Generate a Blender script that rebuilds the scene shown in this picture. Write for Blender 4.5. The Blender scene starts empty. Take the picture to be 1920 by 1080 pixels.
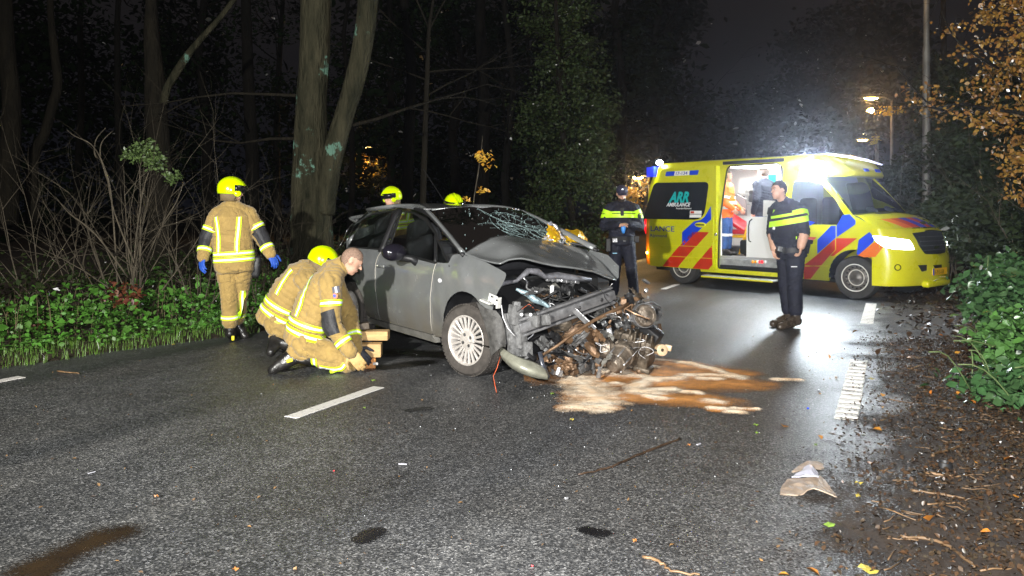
import bpy, bmesh, math, random
import numpy as np
from mathutils import Vector, Matrix, Euler, noise
from mathutils.bvhtree import BVHTree
from mathutils.geometry import delaunay_2d_cdt
PI = math.pi
random.seed(7)
rng = np.random.default_rng(11)
SC = bpy.context.scene
COL = SC.collection

# ------------------------------------------------ camera, world, light, exposure
FOC = 1493.33; CAMH = 1.42
cam_d = bpy.data.cameras.new('camera'); cam = bpy.data.objects.new('camera', cam_d); COL.objects.link(cam)
cam.location = (0, 0, CAMH); cam.rotation_euler = (PI/2, 0, 0)
cam_d.lens = 28; cam_d.sensor_width = 36; cam_d.shift_y = -145/1920; cam_d.clip_end = 600; cam_d.clip_start = .05
SC.camera = cam
w = bpy.data.worlds.new('World'); SC.world = w; w.use_nodes = True
wn = w.node_tree.nodes; wl = w.node_tree.links
bg = wn['Background']
tc = wn.new('ShaderNodeTexCoord'); sx = wn.new('ShaderNodeSeparateXYZ'); cr = wn.new('ShaderNodeValToRGB')
wl.new(tc.outputs['Generated'], sx.inputs[0]); wl.new(sx.outputs['Z'], cr.inputs[0]); wl.new(cr.outputs[0], bg.inputs[0])
cr.color_ramp.elements[0].position = 0.0; cr.color_ramp.elements[0].color = (.0035, .0040, .0062, 1)
cr.color_ramp.elements[1].position = .45; cr.color_ramp.elements[1].color = (.0125, .0102, .0088, 1)
bg.inputs[1].default_value = 1.0
SC.view_settings.view_transform = 'Standard'; SC.view_settings.look = 'None'
SC.view_settings.exposure = 0.15; SC.view_settings.gamma = 1.0
try: SC.view_settings.use_curve_mapping = False
except Exception: pass

def lamp(name, kind, loc, power, color=(1, 1, 1), target=None, size=.3, spot=None, blend=.5, sizey=None, parent=None):
    d = bpy.data.lights.new(name, kind); o = bpy.data.objects.new(name, d); COL.objects.link(o)
    d.energy = power; d.color = color
    if kind == 'AREA':
        d.size = size
        if sizey: d.shape = 'RECTANGLE'; d.size_y = sizey
    else: d.shadow_soft_size = size
    if kind == 'SPOT': d.spot_size = math.radians(spot); d.spot_blend = blend
    o.location = loc
    if target is not None:
        o.rotation_euler = (Vector(target) - Vector(loc)).to_track_quat('-Z', 'Y').to_euler()
    if parent: o.parent = parent
    return o
# the fire engine's work lights on their mast, behind and left of the photographer, and the photographer's flash
lamp('fire_engine_floodlight', 'SPOT', (-3.4, -4.6, 3.7), 11500, (1, .975, .91), (0.9, 9.5, .4), .14, 112, .8)
lamp('camera_flash', 'SPOT', (.12, -.06, 1.62), 1700, (.97, .98, 1), (1.0, 12, .9), .03, 104, .8)
# glow of the sodium street lamp above the frame on the right and the next one up the road behind the trees
SOD = (1, .5, .14)

# ------------------------------------------------ helpers
def at(px, py, d): return Vector(((px-960)/FOC*d, d, CAMH-(py-395)/FOC*d))
def gd(px, py, z=0.0):
    d = FOC*(CAMH-z)/(py-395); return Vector(((px-960)/FOC*d, d, z))

MATS = {}
def mat(name, col, rough=.6, metal=0, var=.0, vscale=6, col2=None, bump=0, bscale=40, emit=None, estr=0, alpha=None, trans=0, coat=0, thr=None, sheen=0, detail=4, bdist=.01, stretch=None, ior=1.45):
    if name in MATS: return MATS[name]
    m = bpy.data.materials.new(name); m.use_nodes = True; nt = m.node_tree; N = nt.nodes; L = nt.links
    b = N['Principled BSDF']; c = (*col, 1) if len(col) == 3 else col
    b.inputs['Base Color'].default_value = c; b.inputs['Roughness'].default_value = rough; b.inputs['Metallic'].default_value = metal
    b.inputs['Coat Weight'].default_value = coat; b.inputs['Coat Roughness'].default_value = .1; b.inputs['IOR'].default_value = ior
    if trans: b.inputs['Transmission Weight'].default_value = trans
    if alpha is not None: b.inputs['Alpha'].default_value = alpha
    if sheen: b.inputs['Sheen Weight'].default_value = sheen
    if emit: b.inputs['Emission Color'].default_value = (*emit, 1); b.inputs['Emission Strength'].default_value = estr
    if var or col2 or bump:
        t = N.new('ShaderNodeTexCoord'); mp = N.new('ShaderNodeMapping'); L.new(t.outputs['Object'], mp.inputs[0])
        if stretch: mp.inputs['Scale'].default_value = stretch
    if var or col2:
        n = N.new('ShaderNodeTexNoise'); n.inputs['Scale'].default_value = vscale; n.inputs['Detail'].default_value = detail; n.inputs['Roughness'].default_value = .62
        L.new(mp.outputs[0], n.inputs['Vector'])
        r = N.new('ShaderNodeValToRGB'); L.new(n.outputs[0], r.inputs[0]); L.new(r.outputs[0], b.inputs['Base Color'])
        a, z = thr or (.3, .7)
        r.color_ramp.elements[0].position = a; r.color_ramp.elements[1].position = z
        if col2: r.color_ramp.elements[0].color = c; r.color_ramp.elements[1].color = (*col2, 1)
        else:
            r.color_ramp.elements[0].color = tuple(max(0, x*(1-var)) for x in col[:3])+(1,)
            r.color_ramp.elements[1].color = tuple(min(1, x*(1+var)) for x in col[:3])+(1,)
        mr = N.new('ShaderNodeMapRange'); L.new(n.outputs[0], mr.inputs[0]); mr.inputs['To Min'].default_value = max(0, rough-.12); mr.inputs['To Max'].default_value = min(1, rough+.12)
        L.new(mr.outputs[0], b.inputs['Roughness'])
    if bump:
        n2 = N.new('ShaderNodeTexNoise'); n2.inputs['Scale'].default_value = bscale; n2.inputs['Detail'].default_value = 3
        L.new(mp.outputs[0], n2.inputs['Vector'])
        bp = N.new('ShaderNodeBump'); bp.inputs['Strength'].default_value = bump; bp.inputs['Distance'].default_value = bdist
        L.new(n2.outputs[0], bp.inputs['Height']); L.new(bp.outputs[0], b.inputs['Normal'])
    MATS[name] = m; return m

ORG = {}
def empty(name, loc=(0, 0, 0), rotz=0, label=None, cat=None, group=None):
    o = bpy.data.objects.new(name, None); COL.objects.link(o); o.location = loc; o.rotation_euler = (0, 0, rotz); o.empty_display_size = .2
    ORG[o.name] = Vector(loc)
    return tag(o, label, cat, group)
def tag(o, label=None, cat=None, group=None, kind=None):
    if label: o['label'] = label
    if cat: o['category'] = cat
    if group: o['group'] = group
    if kind: o['kind'] = kind
    return o
def mobj(name, V, F, m, parent=None, smooth=False, world=False, mats=None, midx=None, kind=None, loc=None):
    """one mesh object; world=True: V in world coordinates under an unrotated root"""
    me = bpy.data.meshes.new(name)
    V = np.asarray(V, dtype=np.float32).reshape(-1, 3)
    if parent is not None:
        org = ORG.get(parent.name)
        if world and org is not None: V = V - np.array(org, dtype=np.float32)
    elif loc is not None: V = V - np.array(loc, dtype=np.float32)
    if isinstance(F, np.ndarray):
        k = F.shape[1]; n = len(F)
        me.vertices.add(len(V)); me.vertices.foreach_set('co', V.ravel())
        me.loops.add(n*k); me.loops.foreach_set('vertex_index', F.ravel().astype(np.int32))
        me.polygons.add(n); me.polygons.foreach_set('loop_start', np.arange(0, n*k, k, dtype=np.int32))
        me.update(calc_edges=True)
    else:
        me.from_pydata(V.tolist(), [], F); me.update()
    if mats:
        for q in mats: me.materials.append(q)
        me.polygons.foreach_set('material_index', np.asarray(midx, dtype=np.int32))
    else: me.materials.append(m)
    if smooth: me.polygons.foreach_set('use_smooth', [True]*len(me.polygons))
    o = bpy.data.objects.new(name, me); COL.objects.link(o)
    if parent is not None:
        o.parent = parent
        if world and parent.name in ORG: ORG[o.name] = ORG[parent.name]
        elif parent.name in ORG and world: ORG[o.name] = ORG[parent.name]
    elif loc is not None: o.location = loc; ORG[o.name] = Vector(loc)
    if kind: o['kind'] = kind
    return o

def basis(d):
    d = Vector(d).normalized(); u = Vector((0, 0, 1)) if abs(d.z) < .9 else Vector((1, 0, 0))
    a = d.cross(u).normalized(); return a, d.cross(a).normalized()
class MB:
    def __init__(s): s.v = []; s.f = []
    def add(s, V, F):
        n = len(s.v); s.v += [tuple(p) for p in V]; s.f += [tuple(i+n for i in q) for q in F]; return s
    def box(s, c, size, rot=None, taper=1.0):
        sx_, sy_, sz_ = (k/2 for k in size); V = []
        for z in (-1, 1):
            t = taper if z > 0 else 1
            for x, y in ((-1, -1), (1, -1), (1, 1), (-1, 1)): V.append(Vector((x*sx_*t, y*sy_*t, z*sz_)))
        if rot is not None:
            R = rot if isinstance(rot, Matrix) else Euler(rot).to_matrix(); V = [R @ p for p in V]
        return s.add([p+Vector(c) for p in V], [(0, 3, 2, 1), (4, 5, 6, 7), (0, 1, 5, 4), (1, 2, 6, 5), (2, 3, 7, 6), (3, 0, 4, 7)])
    def bbox(s, c, size, r=.01, rot=None):
        """box with bevelled edges"""
        bm = bmesh.new(); bmesh.ops.create_cube(bm, size=1)
        for q in bm.verts: q.co = Vector((q.co.x*size[0], q.co.y*size[1], q.co.z*size[2]))
        bmesh.ops.bevel(bm, geom=list(bm.edges), offset=min(r, min(size)*.45), segments=2, affect='EDGES', profile=.5)
        R = (rot if isinstance(rot, Matrix) else Euler(rot).to_matrix()) if rot is not None else Matrix.Identity(3)
        V = [R @ q.co + Vector(c) for q in bm.verts]; bm.verts.index_update()
        F = [tuple(q.index for q in f.verts) for f in bm.faces]; bm.free(); return s.add(V, F)
    def tube(s, P, R, n=8, cap=True, jit=0, flat=1.0):
        P = [Vector(p) for p in P]
        if not hasattr(R, '__len__'): R = [R]*len(P)
        V = []; F = []; a = None
        for i, p in enumerate(P):
            d = (P[min(i+1, len(P)-1)]-P[max(i-1, 0)])
            if d.length < 1e-6: d = Vector((0, 0, 1))
            d.normalize()
            if a is None: a, b = basis(d)
            else:
                a = (a - d*a.dot(d))
                a = a.normalized() if a.length > 1e-5 else basis(d)[0]
                b = d.cross(a)
            for k in range(n):
                t = 2*PI*k/n; r = R[i]*(1+(random.uniform(-jit, jit) if jit else 0))
                V.append(p + a*math.cos(t)*r + b*math.sin(t)*r*flat)
            if i:
                o = (i-1)*n
                for k in range(n): F.append((o+k, o+(k+1) % n, o+n+(k+1) % n, o+n+k))
        if cap: F.append(tuple(range(n-1, -1, -1))); F.append(tuple(range(len(V)-n, len(V))))
        return s.add(V, F)
    def ring(s, rings, cap=True):
        n = len(rings[0]); V = [p for r in rings for p in r]; F = []
        for i in range(len(rings)-1):
            o = i*n
            for k in range(n): F.append((o+k, o+(k+1) % n, o+n+(k+1) % n, o+n+k))
        if cap: F.append(tuple(range(n-1, -1, -1))); F.append(tuple(range(len(V)-n, len(V))))
        return s.add(V, F)
    def lathe(s, c, axis, prof, n=32, cap=False):
        """prof: (along, radius)"""
        ax = Vector(axis).normalized(); a, b = basis(ax); c = Vector(c)
        return s.ring([[c+ax*x+a*math.cos(2*PI*k/n)*r+b*math.sin(2*PI*k/n)*r for k in range(n)] for x, r in prof], cap)
    def ell(s, c, r, rot=None, nu=12, nv=8, jit=0):
        R = (rot if isinstance(rot, Matrix) else Euler(rot).to_matrix()) if rot is not None else Matrix.Identity(3)
        V = []; F = []
        for j in range(nv+1):
            ph = -PI/2+PI*j/nv
            for i in range(nu):
                t = 2*PI*i/nu; q = 1+random.uniform(-jit, jit) if jit else 1
                V.append(R @ Vector((r[0]*math.cos(ph)*math.cos(t)*q, r[1]*math.cos(ph)*math.sin(t)*q, r[2]*math.sin(ph)*q)) + Vector(c))
        for j in range(nv):
            for i in range(nu): F.append((j*nu+i, j*nu+(i+1) % nu, (j+1)*nu+(i+1) % nu, (j+1)*nu+i))
        return s.add(V, F)
    def quad(s, a, b, c, d): return s.add([a, b, c, d], [(0, 1, 2, 3)])
    def build(s, name, m, parent=None, smooth=False, world=False, kind=None, loc=None, auto=None):
        o = mobj(name, s.v, s.f, m, parent, smooth or auto is not None, world, kind=kind, loc=loc)
        if auto is not None:
            try: o.data.set_sharp_from_angle(angle=math.radians(auto))
            except Exception: pass
        return o

def smooth_poly(pts, n=6, closed=False):
    """Catmull-Rom through points (any dimension)"""
    P = [np.array(p, float) for p in pts]; out = []; m = len(P)
    rngs = range(m if closed else m-1)
    for i in rngs:
        if closed: p0, p1, p2, p3 = P[(i-1) % m], P[i], P[(i+1) % m], P[(i+2) % m]
        else: p0, p1, p2, p3 = P[max(i-1, 0)], P[i], P[i+1], P[min(i+2, m-1)]
        for k in range(n):
            t = k/n; out.append(.5*((2*p1)+(-p0+p2)*t+(2*p0-5*p1+4*p2-p3)*t*t+(-p0+3*p1-3*p2+p3)*t**3))
    if not closed: out.append(P[-1])
    return out
def roundc(pts, r=.05, n=4):
    """round the corners of a closed 2D polygon"""
    P = [np.array(p[:2], float) for p in pts]; out = []; m = len(P)
    R = [(p[2] if len(p) > 2 else r) for p in pts]
    for i in range(m):
        a, b, c = P[i-1], P[i], P[(i+1) % m]; la = np.linalg.norm(a-b); lc = np.linalg.norm(c-b); rr = min(R[i], la*.45, lc*.45)
        if rr < 1e-4: out.append(tuple(b)); continue
        p = b+(a-b)/la*rr; q = b+(c-b)/lc*rr
        for k in range(n+1):
            t = k/n; out.append(tuple((1-t)**2*p+2*t*(1-t)*b+t*t*q))
    return out
def fill2d(outline, step=.06, holes=()):
    """triangulate polygon with interior points; returns 2D verts, tris, and boundary loop count"""
    def dens(o):
        r = []
        for i in range(len(o)):
            a = np.array(o[i]); b = np.array(o[(i+1) % len(o)]); k = max(1, int(np.linalg.norm(b-a)/step))
            for j in range(k): r.append(tuple(a+(b-a)*j/k))
        return r
    loops = [dens(outline)]+[dens(h) for h in holes]
    pts = []; edges = []; faces = []
    for l in loops:
        o = len(pts); pts += l; edges += [(o+i, o+(i+1) % len(l)) for i in range(len(l))]
    O = np.array(loops[0]); mn = O.min(0); mx = O.max(0)
    def inside(p, poly):
        c = False; n = len(poly); j = n-1
        for i in range(n):
            xi, yi = poly[i]; xj, yj = poly[j]
            if (yi > p[1]) != (yj > p[1]) and p[0] < (xj-xi)*(p[1]-yi)/(yj-yi)+xi: c = not c
            j = i
        return c
    nb = len(pts); A = np.array(pts)
    for x in np.arange(mn[0]+step/2, mx[0], step):
        for y in np.arange(mn[1]+step/2, mx[1], step):
            if inside((x, y), loops[0]) and not any(inside((x, y), h) for h in loops[1:]) and np.min(np.hypot(A[:, 0]-x, A[:, 1]-y)) > step*.45: pts.append((x, y))
    r = delaunay_2d_cdt([Vector(p) for p in pts], edges, [], 1 if not holes else 0, 1e-5)
    V = [tuple(v) for v in r[0]]; T = [tuple(t) for t in r[2]]
    if holes:
        K = []
        for t in T:
            c = np.mean([V[i] for i in t], axis=0)
            if inside(c, loops[0]) and not any(inside(c, h) for h in loops[1:]): K.append(t)
        T = K
    return V, T
def panel(name, outline, fn, m, parent, th=.02, step=.06, holes=(), lift=0, smooth=True, world=False, kind=None):
    """panel whose 2D outline is carried onto a surface: fn(u, v, lift) -> 3D; th = depth inward"""
    V, T = fill2d(outline, step, holes); n = len(V)
    P = [tuple(fn(u, v, lift)) for u, v in V]; F = [tuple(t) for t in T]
    # orientation: front faces outward (away from the inner copy)
    if th:
        Q = [tuple(fn(u, v, lift-th)) for u, v in V]
        cnt = {}
        for t in T:
            for i in range(len(t)):
                e = (t[i], t[(i+1) % len(t)]); cnt[e] = 1
        bd = [e for e in cnt if (e[1], e[0]) not in cnt]
        F2 = [tuple(i+n for i in reversed(t)) for t in T]
        n2 = 2*n; X = P+Q; W = []
        # separate wall verts keep edges sharp
        for a, b in bd:
            k = len(X); X += [P[a], P[b], Q[b], Q[a]]; W.append((k+1, k, k+3, k+2))
        F = F+F2+W; P = X
    o = mobj(name, P, F, m, parent, smooth, world, kind=kind)
    return o
def text_mesh(s, size, fn, m, parent, name='lettering', lift=.004, shear=0, bold=0, sx=1.0, origin=(0, 0), align='LEFT'):
    c = bpy.data.curves.new('t', 'FONT'); c.body = s; c.size = size; c.shear = shear; c.offset = bold; c.resolution_u = 3; c.align_x = align
    o = bpy.data.objects.new('t', c); COL.objects.link(o); dg = bpy.context.evaluated_depsgraph_get()
    me = o.evaluated_get(dg).to_mesh(); V = [(v.co.x*sx+origin[0], v.co.y+origin[1]) for v in me.vertices]; F = [tuple(p.vertices) for p in me.polygons]
    o.evaluated_get(dg).to_mesh_clear(); bpy.data.objects.remove(o); bpy.data.curves.remove(c)
    return mobj(name, [tuple(fn(u, v, lift)) for u, v in V], F, m, parent)
# ------------------------------------------------ the road, its verges and the ground
RD = Vector((.43, .903, 0)); RN = Vector((.903, -.43, 0)); RO = Vector((-1.07, 6.4, 0))
def rp(s, o, z=0.0): p = RO+RD*s+RN*o; return Vector((p.x, p.y, z))
def leftoff(s): return float(np.interp(s, [-14, -3, -.81, .15, 1.85, 4, 90], [3.9, 3.8, 3.55, 3.4, 2.98, 2.9, 2.9]))
RIGHT = 4.15
def vnoise(x, y, sc=1.0, seed=0): return noise.noise(Vector((x*sc, y*sc, seed*7.3)))

def m_asphalt():
    m = bpy.data.materials.new('wet asphalt'); m.use_nodes = True; N = m.node_tree.nodes; L = m.node_tree.links; b = N['Principled BSDF']
    t = N.new('ShaderNodeTexCoord')
    v = N.new('ShaderNodeTexVoronoi'); v.inputs['Scale'].default_value = 118; L.new(t.outputs['Object'], v.inputs['Vector'])
    sp = N.new('ShaderNodeSeparateColor'); L.new(v.outputs['Color'], sp.inputs[0])
    r = N.new('ShaderNodeValToRGB'); L.new(sp.outputs[0], r.inputs[0]); e = r.color_ramp.elements
    e[0].position = .0; e[0].color = (.022, .023, .025, 1); e[1].position = 1; e[1].color = (.27, .275, .28, 1)
    for p_, c in ((.35, (.044, .047, .051, 1)), (.62, (.082, .085, .088, 1)), (.86, (.14, .142, .142, 1))):
        q = e.new(p_); q.color = c
    n = N.new('ShaderNodeTexNoise'); n.inputs['Scale'].default_value = .55; n.inputs['Detail'].default_value = 6; n.inputs['Roughness'].default_value = .6; L.new(t.outputs['Object'], n.inputs['Vector'])
    n3 = N.new('ShaderNodeTexNoise'); n3.inputs['Scale'].default_value = 9; n3.inputs['Detail'].default_value = 5; L.new(t.outputs['Object'], n3.inputs['Vector'])
    mx = N.new('ShaderNodeMix'); mx.data_type = 'RGBA'; mx.blend_type = 'MULTIPLY'; mx.inputs[0].default_value = 1
    r2 = N.new('ShaderNodeValToRGB'); L.new(n.outputs[0], r2.inputs[0]); r2.color_ramp.elements[0].position = .33; r2.color_ramp.elements[1].position = .68
    r2.color_ramp.elements[0].color = (.62, .60, .58, 1); r2.color_ramp.elements[1].color = (1.15, 1.15, 1.17, 1)
    L.new(r.outputs[0], mx.inputs[6]); L.new(r2.outputs[0], mx.inputs[7])
    mx2 = N.new('ShaderNodeMix'); mx2.data_type = 'RGBA'; mx2.blend_type = 'MULTIPLY'; mx2.inputs[0].default_value = 1
    r3 = N.new('ShaderNodeValToRGB'); L.new(n3.outputs[0], r3.inputs[0]); r3.color_ramp.elements[0].position = .3; r3.color_ramp.elements[1].position = .7
    r3.color_ramp.elements[0].color = (.78, .78, .78, 1); r3.color_ramp.elements[1].color = (1.12, 1.12, 1.12, 1)
    L.new(mx.outputs[2], mx2.inputs[6]); L.new(r3.outputs[0], mx2.inputs[7]); L.new(mx2.outputs[2], b.inputs['Base Color'])
    # wheel tracks worn along the lanes
    dp_ = N.new('ShaderNodeVectorMath'); dp_.operation = 'DOT_PRODUCT'; L.new(t.outputs['Object'], dp_.inputs[0]); dp_.inputs[1].default_value = (.903, -.43, 0); dq_ = N.new('ShaderNodeVectorMath'); dq_.operation = 'DOT_PRODUCT'; L.new(t.outputs['Object'], dq_.inputs[0]); dq_.inputs[1].default_value = (.03, .07, 0)
    cx_ = N.new('ShaderNodeCombineXYZ'); L.new(dp_.outputs['Value'], cx_.inputs[0]); L.new(dq_.outputs['Value'], cx_.inputs[1]); n5 = N.new('ShaderNodeTexNoise'); n5.inputs['Scale'].default_value = 1.5; n5.inputs['Detail'].default_value = 4; L.new(cx_.outputs[0], n5.inputs['Vector'])
    r5 = N.new('ShaderNodeValToRGB'); L.new(n5.outputs[0], r5.inputs[0]); r5.color_ramp.elements[0].position = .38; r5.color_ramp.elements[1].position = .6; r5.color_ramp.elements[0].color = (.72, .73, .75, 1); r5.color_ramp.elements[1].color = (1.1, 1.08, 1.04, 1)
    mx5 = N.new('ShaderNodeMix'); mx5.data_type = 'RGBA'; mx5.blend_type = 'MULTIPLY'; mx5.inputs[0].default_value = 1; L.new(mx2.outputs[2], mx5.inputs[6]); L.new(r5.outputs[0], mx5.inputs[7]); L.new(mx5.outputs[2], b.inputs['Base Color'])
    mr = N.new('ShaderNodeMapRange'); L.new(n5.outputs[0], mr.inputs[0]); mr.inputs['From Min'].default_value = .3; mr.inputs['From Max'].default_value = .7; mr.inputs['To Min'].default_value = .38; mr.inputs['To Max'].default_value = .58
    L.new(mr.outputs[0], b.inputs['Roughness'])
    bp = N.new('ShaderNodeBump'); bp.inputs['Strength'].default_value = .6; bp.inputs['Distance'].default_value = .004
    ad = N.new('ShaderNodeMath'); ad.operation = 'ADD'; L.new(v.outputs['Distance'], ad.inputs[0]); L.new(n3.outputs[0], ad.inputs[1])
    L.new(ad.outputs[0], bp.inputs['Height']); L.new(bp.outputs[0], b.inputs['Normal'])
    return m
M_ASPH = m_asphalt()
M_SOIL = mat('wet leaf mould soil', (.035, .024, .015), .75, var=.5, vscale=3, bump=.8, bscale=18, bdist=.04)
M_PAINT = mat('worn road paint', (.72, .70, .66), .6, col2=(.33, .32, .31), vscale=28, thr=(.55, .78), bump=.3, bscale=150, detail=8)

def axis_vals(a, b, n0, n1, fine, coarse):
    v = list(np.arange(n0, n1+1e-6, fine)); x = n1; st = fine
    while x < b: st = min(coarse, st*1.35); x += st; v.append(min(x, b))
    x = n0; st = fine
    while x > a: st = min(coarse, st*1.35); x -= st; v.insert(0, max(x, a))
    return v
def ground_h(x, y):
    d = Vector((x, y, 0))-RO; s = d.dot(RD); o = d.dot(RN)
    lo = leftoff(s)
    if o < -lo: q = -lo-o; return min(.03+q*.06, .35)+.05*vnoise(x, y, 1.1)*min(1, q)-.01*(q < .1)
    if o > RIGHT: q = o-RIGHT; return min(.01+q*.09, .5)+.05*vnoise(x, y, 1.3, 2)*min(1, q)
    return -.03
gx = axis_vals(-160, 170, -11, 14, .3, 14); gy = axis_vals(-30, 260, 1, 24, .3, 14)
GV = [(x, y, ground_h(x, y)) for y in gy for x in gx]; nx = len(gx)
GF = np.array([(j*nx+i, j*nx+i+1, (j+1)*nx+i+1, (j+1)*nx+i) for j in range(len(gy)-1) for i in range(nx-1)])
mobj('ground', GV, GF, M_SOIL, smooth=True, kind='structure')
# asphalt, edges slightly ragged
SS = list(np.arange(-14, 30, .12))+list(np.arange(30, 110, 1.5)); V = []; F = []
for i, s in enumerate(SS):
    jl = .07*vnoise(s, 0, 1.7, 3)+.03*vnoise(s, 0, 7, 3); jr = .16*vnoise(s, 5, 1.1, 4)+.07*vnoise(s, 5, 5, 4)
    lo, ro = -leftoff(s)+jl, RIGHT+jr
    V += [rp(s, lo, -.08), rp(s, lo, 0)]+[rp(s, lo+(ro-lo)*k/6, 0) for k in range(1, 6)]+[rp(s, ro, 0), rp(s, ro, -.08)]
    if i: a = 9*(i-1); F += [(a+k, a+k+1, a+10+k, a+9+k) for k in range(8)]
mobj('road', V, F, M_ASPH, kind='structure')
def dash(s0, s1, o, wd, ribs=False):
    V, T = [], []
    outl = [(s0, -wd/2), (s1, -wd/2), (s1, wd/2), (s0, wd/2)]
    def fn(u, v, l): return rp(u+.012*vnoise(u*9, v*40, 1), o+v+.006*vnoise(u*30, v*3, 1, 5), .005+l)
    mb = panel('lane_marking', outl, fn, M_PAINT, None, th=.004, step=.03, smooth=False, kind='structure')
    if ribs:
        k = 0; s = s0+.06
        while s < s1-.05:
            r = MB(); c = rp(s, o, .0105); rot = Matrix(((RD.x, RN.x, 0), (RD.y, RN.y, 0), (0, 0, 1)))
            r.bbox(c, (.035, wd*random.uniform(.9, .99), .009), .003, rot)
            r.build('rib', M_PAINT, mb); s += .155
for s in (-1.04, 2.25, 5.55, 8.85, 12.15, 15.45): dash(s, s+1.04, 0, .105)
for s in (.53, 5.62, 10.7): dash(s, s+2.4, 3.44, .15, s < 6)
dash(-1.98, -.98, -2.98, .105); dash(-11, -10, -2.98, .1)

# damp stains, a painted shadow band and the sprinkled absorbent powder, real thin layers whose density thins out at the edges
def powder(name, strokes, m, x0, x1, y0, y1, z, hgt, nz=5, amp=.35, st=.016, wk=1.0):
    """strokes: list of ([(px,py)...], halfwidth_m)"""
    G = []
    for pts, hw in strokes:
        q = [gd(*p) for p in pts]; G.append((np.array([(a.x, a.y) for a in q]), hw))
    xs = np.arange(x0, x1, st); ys = np.arange(y0, y1, st); X, Y = np.meshgrid(xs, ys); D = np.full(X.shape, -9.0)
    for q, hw in G:
        best = np.full(X.shape, 9.0)
        for i in range(max(1, len(q)-1)):
            a = q[i]; b = q[min(i+1, len(q)-1)]; ab = b-a; l2 = max(ab@ab, 1e-9)
            t = np.clip(((X-a[0])*ab[0]+(Y-a[1])*ab[1])/l2, 0, 1); best = np.minimum(best, np.hypot(X-a[0]-t*ab[0], Y-a[1]-t*ab[1]))
        D = np.maximum(D, 1-best/(hw*wk))
    NO = np.array([[noise.fractal(Vector((x*nz, y*nz, 3.1)), .8, 2.2, 4) for x in xs] for y in ys])
    D = D+NO*amp; keep = D > -.25
    V = np.stack([X, Y, z+np.clip(D, 0, 1)*hgt], -1).reshape(-1, 3); nx_ = len(xs); F = []
    for j in range(len(ys)-1):
        for i in range(nx_-1):
            if keep[j, i] and keep[j+1, i] and keep[j, i+1] and keep[j+1, i+1]: F.append((j*nx_+i, j*nx_+i+1, (j+1)*nx_+i+1, (j+1)*nx_+i))
    used = sorted({i for f in F for i in f}); mp = {k: i for i, k in enumerate(used)}
    o = mobj(name, V[used], [tuple(mp[i] for i in f) for f in F], m, smooth=True)
    at_ = o.data.attributes.new('dens', 'FLOAT', 'POINT'); at_.data.foreach_set('value', np.clip(D.reshape(-1)[used], -1, 1).astype(np.float32))
    return o
def m_powder(name, col, col2, lo, hi, rough=.9, gs=130):
    m = bpy.data.materials.new(name); m.use_nodes = True; N = m.node_tree.nodes; L = m.node_tree.links; b = N['Principled BSDF']
    t = N.new('ShaderNodeTexCoord'); n = N.new('ShaderNodeTexNoise'); n.inputs['Scale'].default_value = 7; n.inputs['Detail'].default_value = 5; L.new(t.outputs['Object'], n.inputs['Vector'])
    r = N.new('ShaderNodeValToRGB'); L.new(n.outputs[0], r.inputs[0]); r.color_ramp.elements[0].position = .35; r.color_ramp.elements[1].position = .65
    r.color_ramp.elements[0].color = (*col, 1); r.color_ramp.elements[1].color = (*col2, 1); L.new(r.outputs[0], b.inputs['Base Color']); b.inputs['Roughness'].default_value = rough
    a = N.new('ShaderNodeAttribute'); a.attribute_name = 'dens'
    g = N.new('ShaderNodeTexNoise'); g.inputs['Scale'].default_value = gs; g.inputs['Detail'].default_value = 2; L.new(t.outputs['Object'], g.inputs['Vector'])
    gm = N.new('ShaderNodeMapRange'); L.new(g.outputs[0], gm.inputs[0]); gm.inputs['From Min'].default_value = .3; gm.inputs['From Max'].default_value = .7; gm.inputs['To Min'].default_value = -.45; gm.inputs['To Max'].default_value = .45
    ad = N.new('ShaderNodeMath'); L.new(a.outputs['Fac'], ad.inputs[0]); L.new(gm.outputs[0], ad.inputs[1])
    mr = N.new('ShaderNodeMapRange'); L.new(ad.outputs[0], mr.inputs[0]); mr.inputs['From Min'].default_value = lo; mr.inputs['From Max'].default_value = hi; L.new(mr.outputs[0], b.inputs['Alpha'])
    bp = N.new('ShaderNodeBump'); bp.inputs['Strength'].default_value = .5; bp.inputs['Distance'].default_value = .004; L.new(g.outputs[0], bp.inputs['Height']); L.new(bp.outputs[0], b.inputs['Normal'])
    return m
sp = powder('damp_absorbent', [([(1030, 705), (1120, 715), (1230, 700), (1330, 705)], .30), ([(1100, 745), (1220, 745), (1340, 755)], .23), ([(1240, 720), (1390, 720)], .28), ([(1340, 770), (1400, 768)], .07), ([(1060, 765), (1150, 765)], .08), ([(1250, 680), (1380, 700)], .2)],
       m_powder('damp orange absorbent', (.78, .34, .085), (.42, .19, .055), -.2, .8, .75), .1, 3.0, 5.3, 8.0, .006, .004, nz=4)
tag(sp, 'orange brown damp layer of absorbent spread over the asphalt before the wrecked car', 'spill', kind='stuff')
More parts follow.
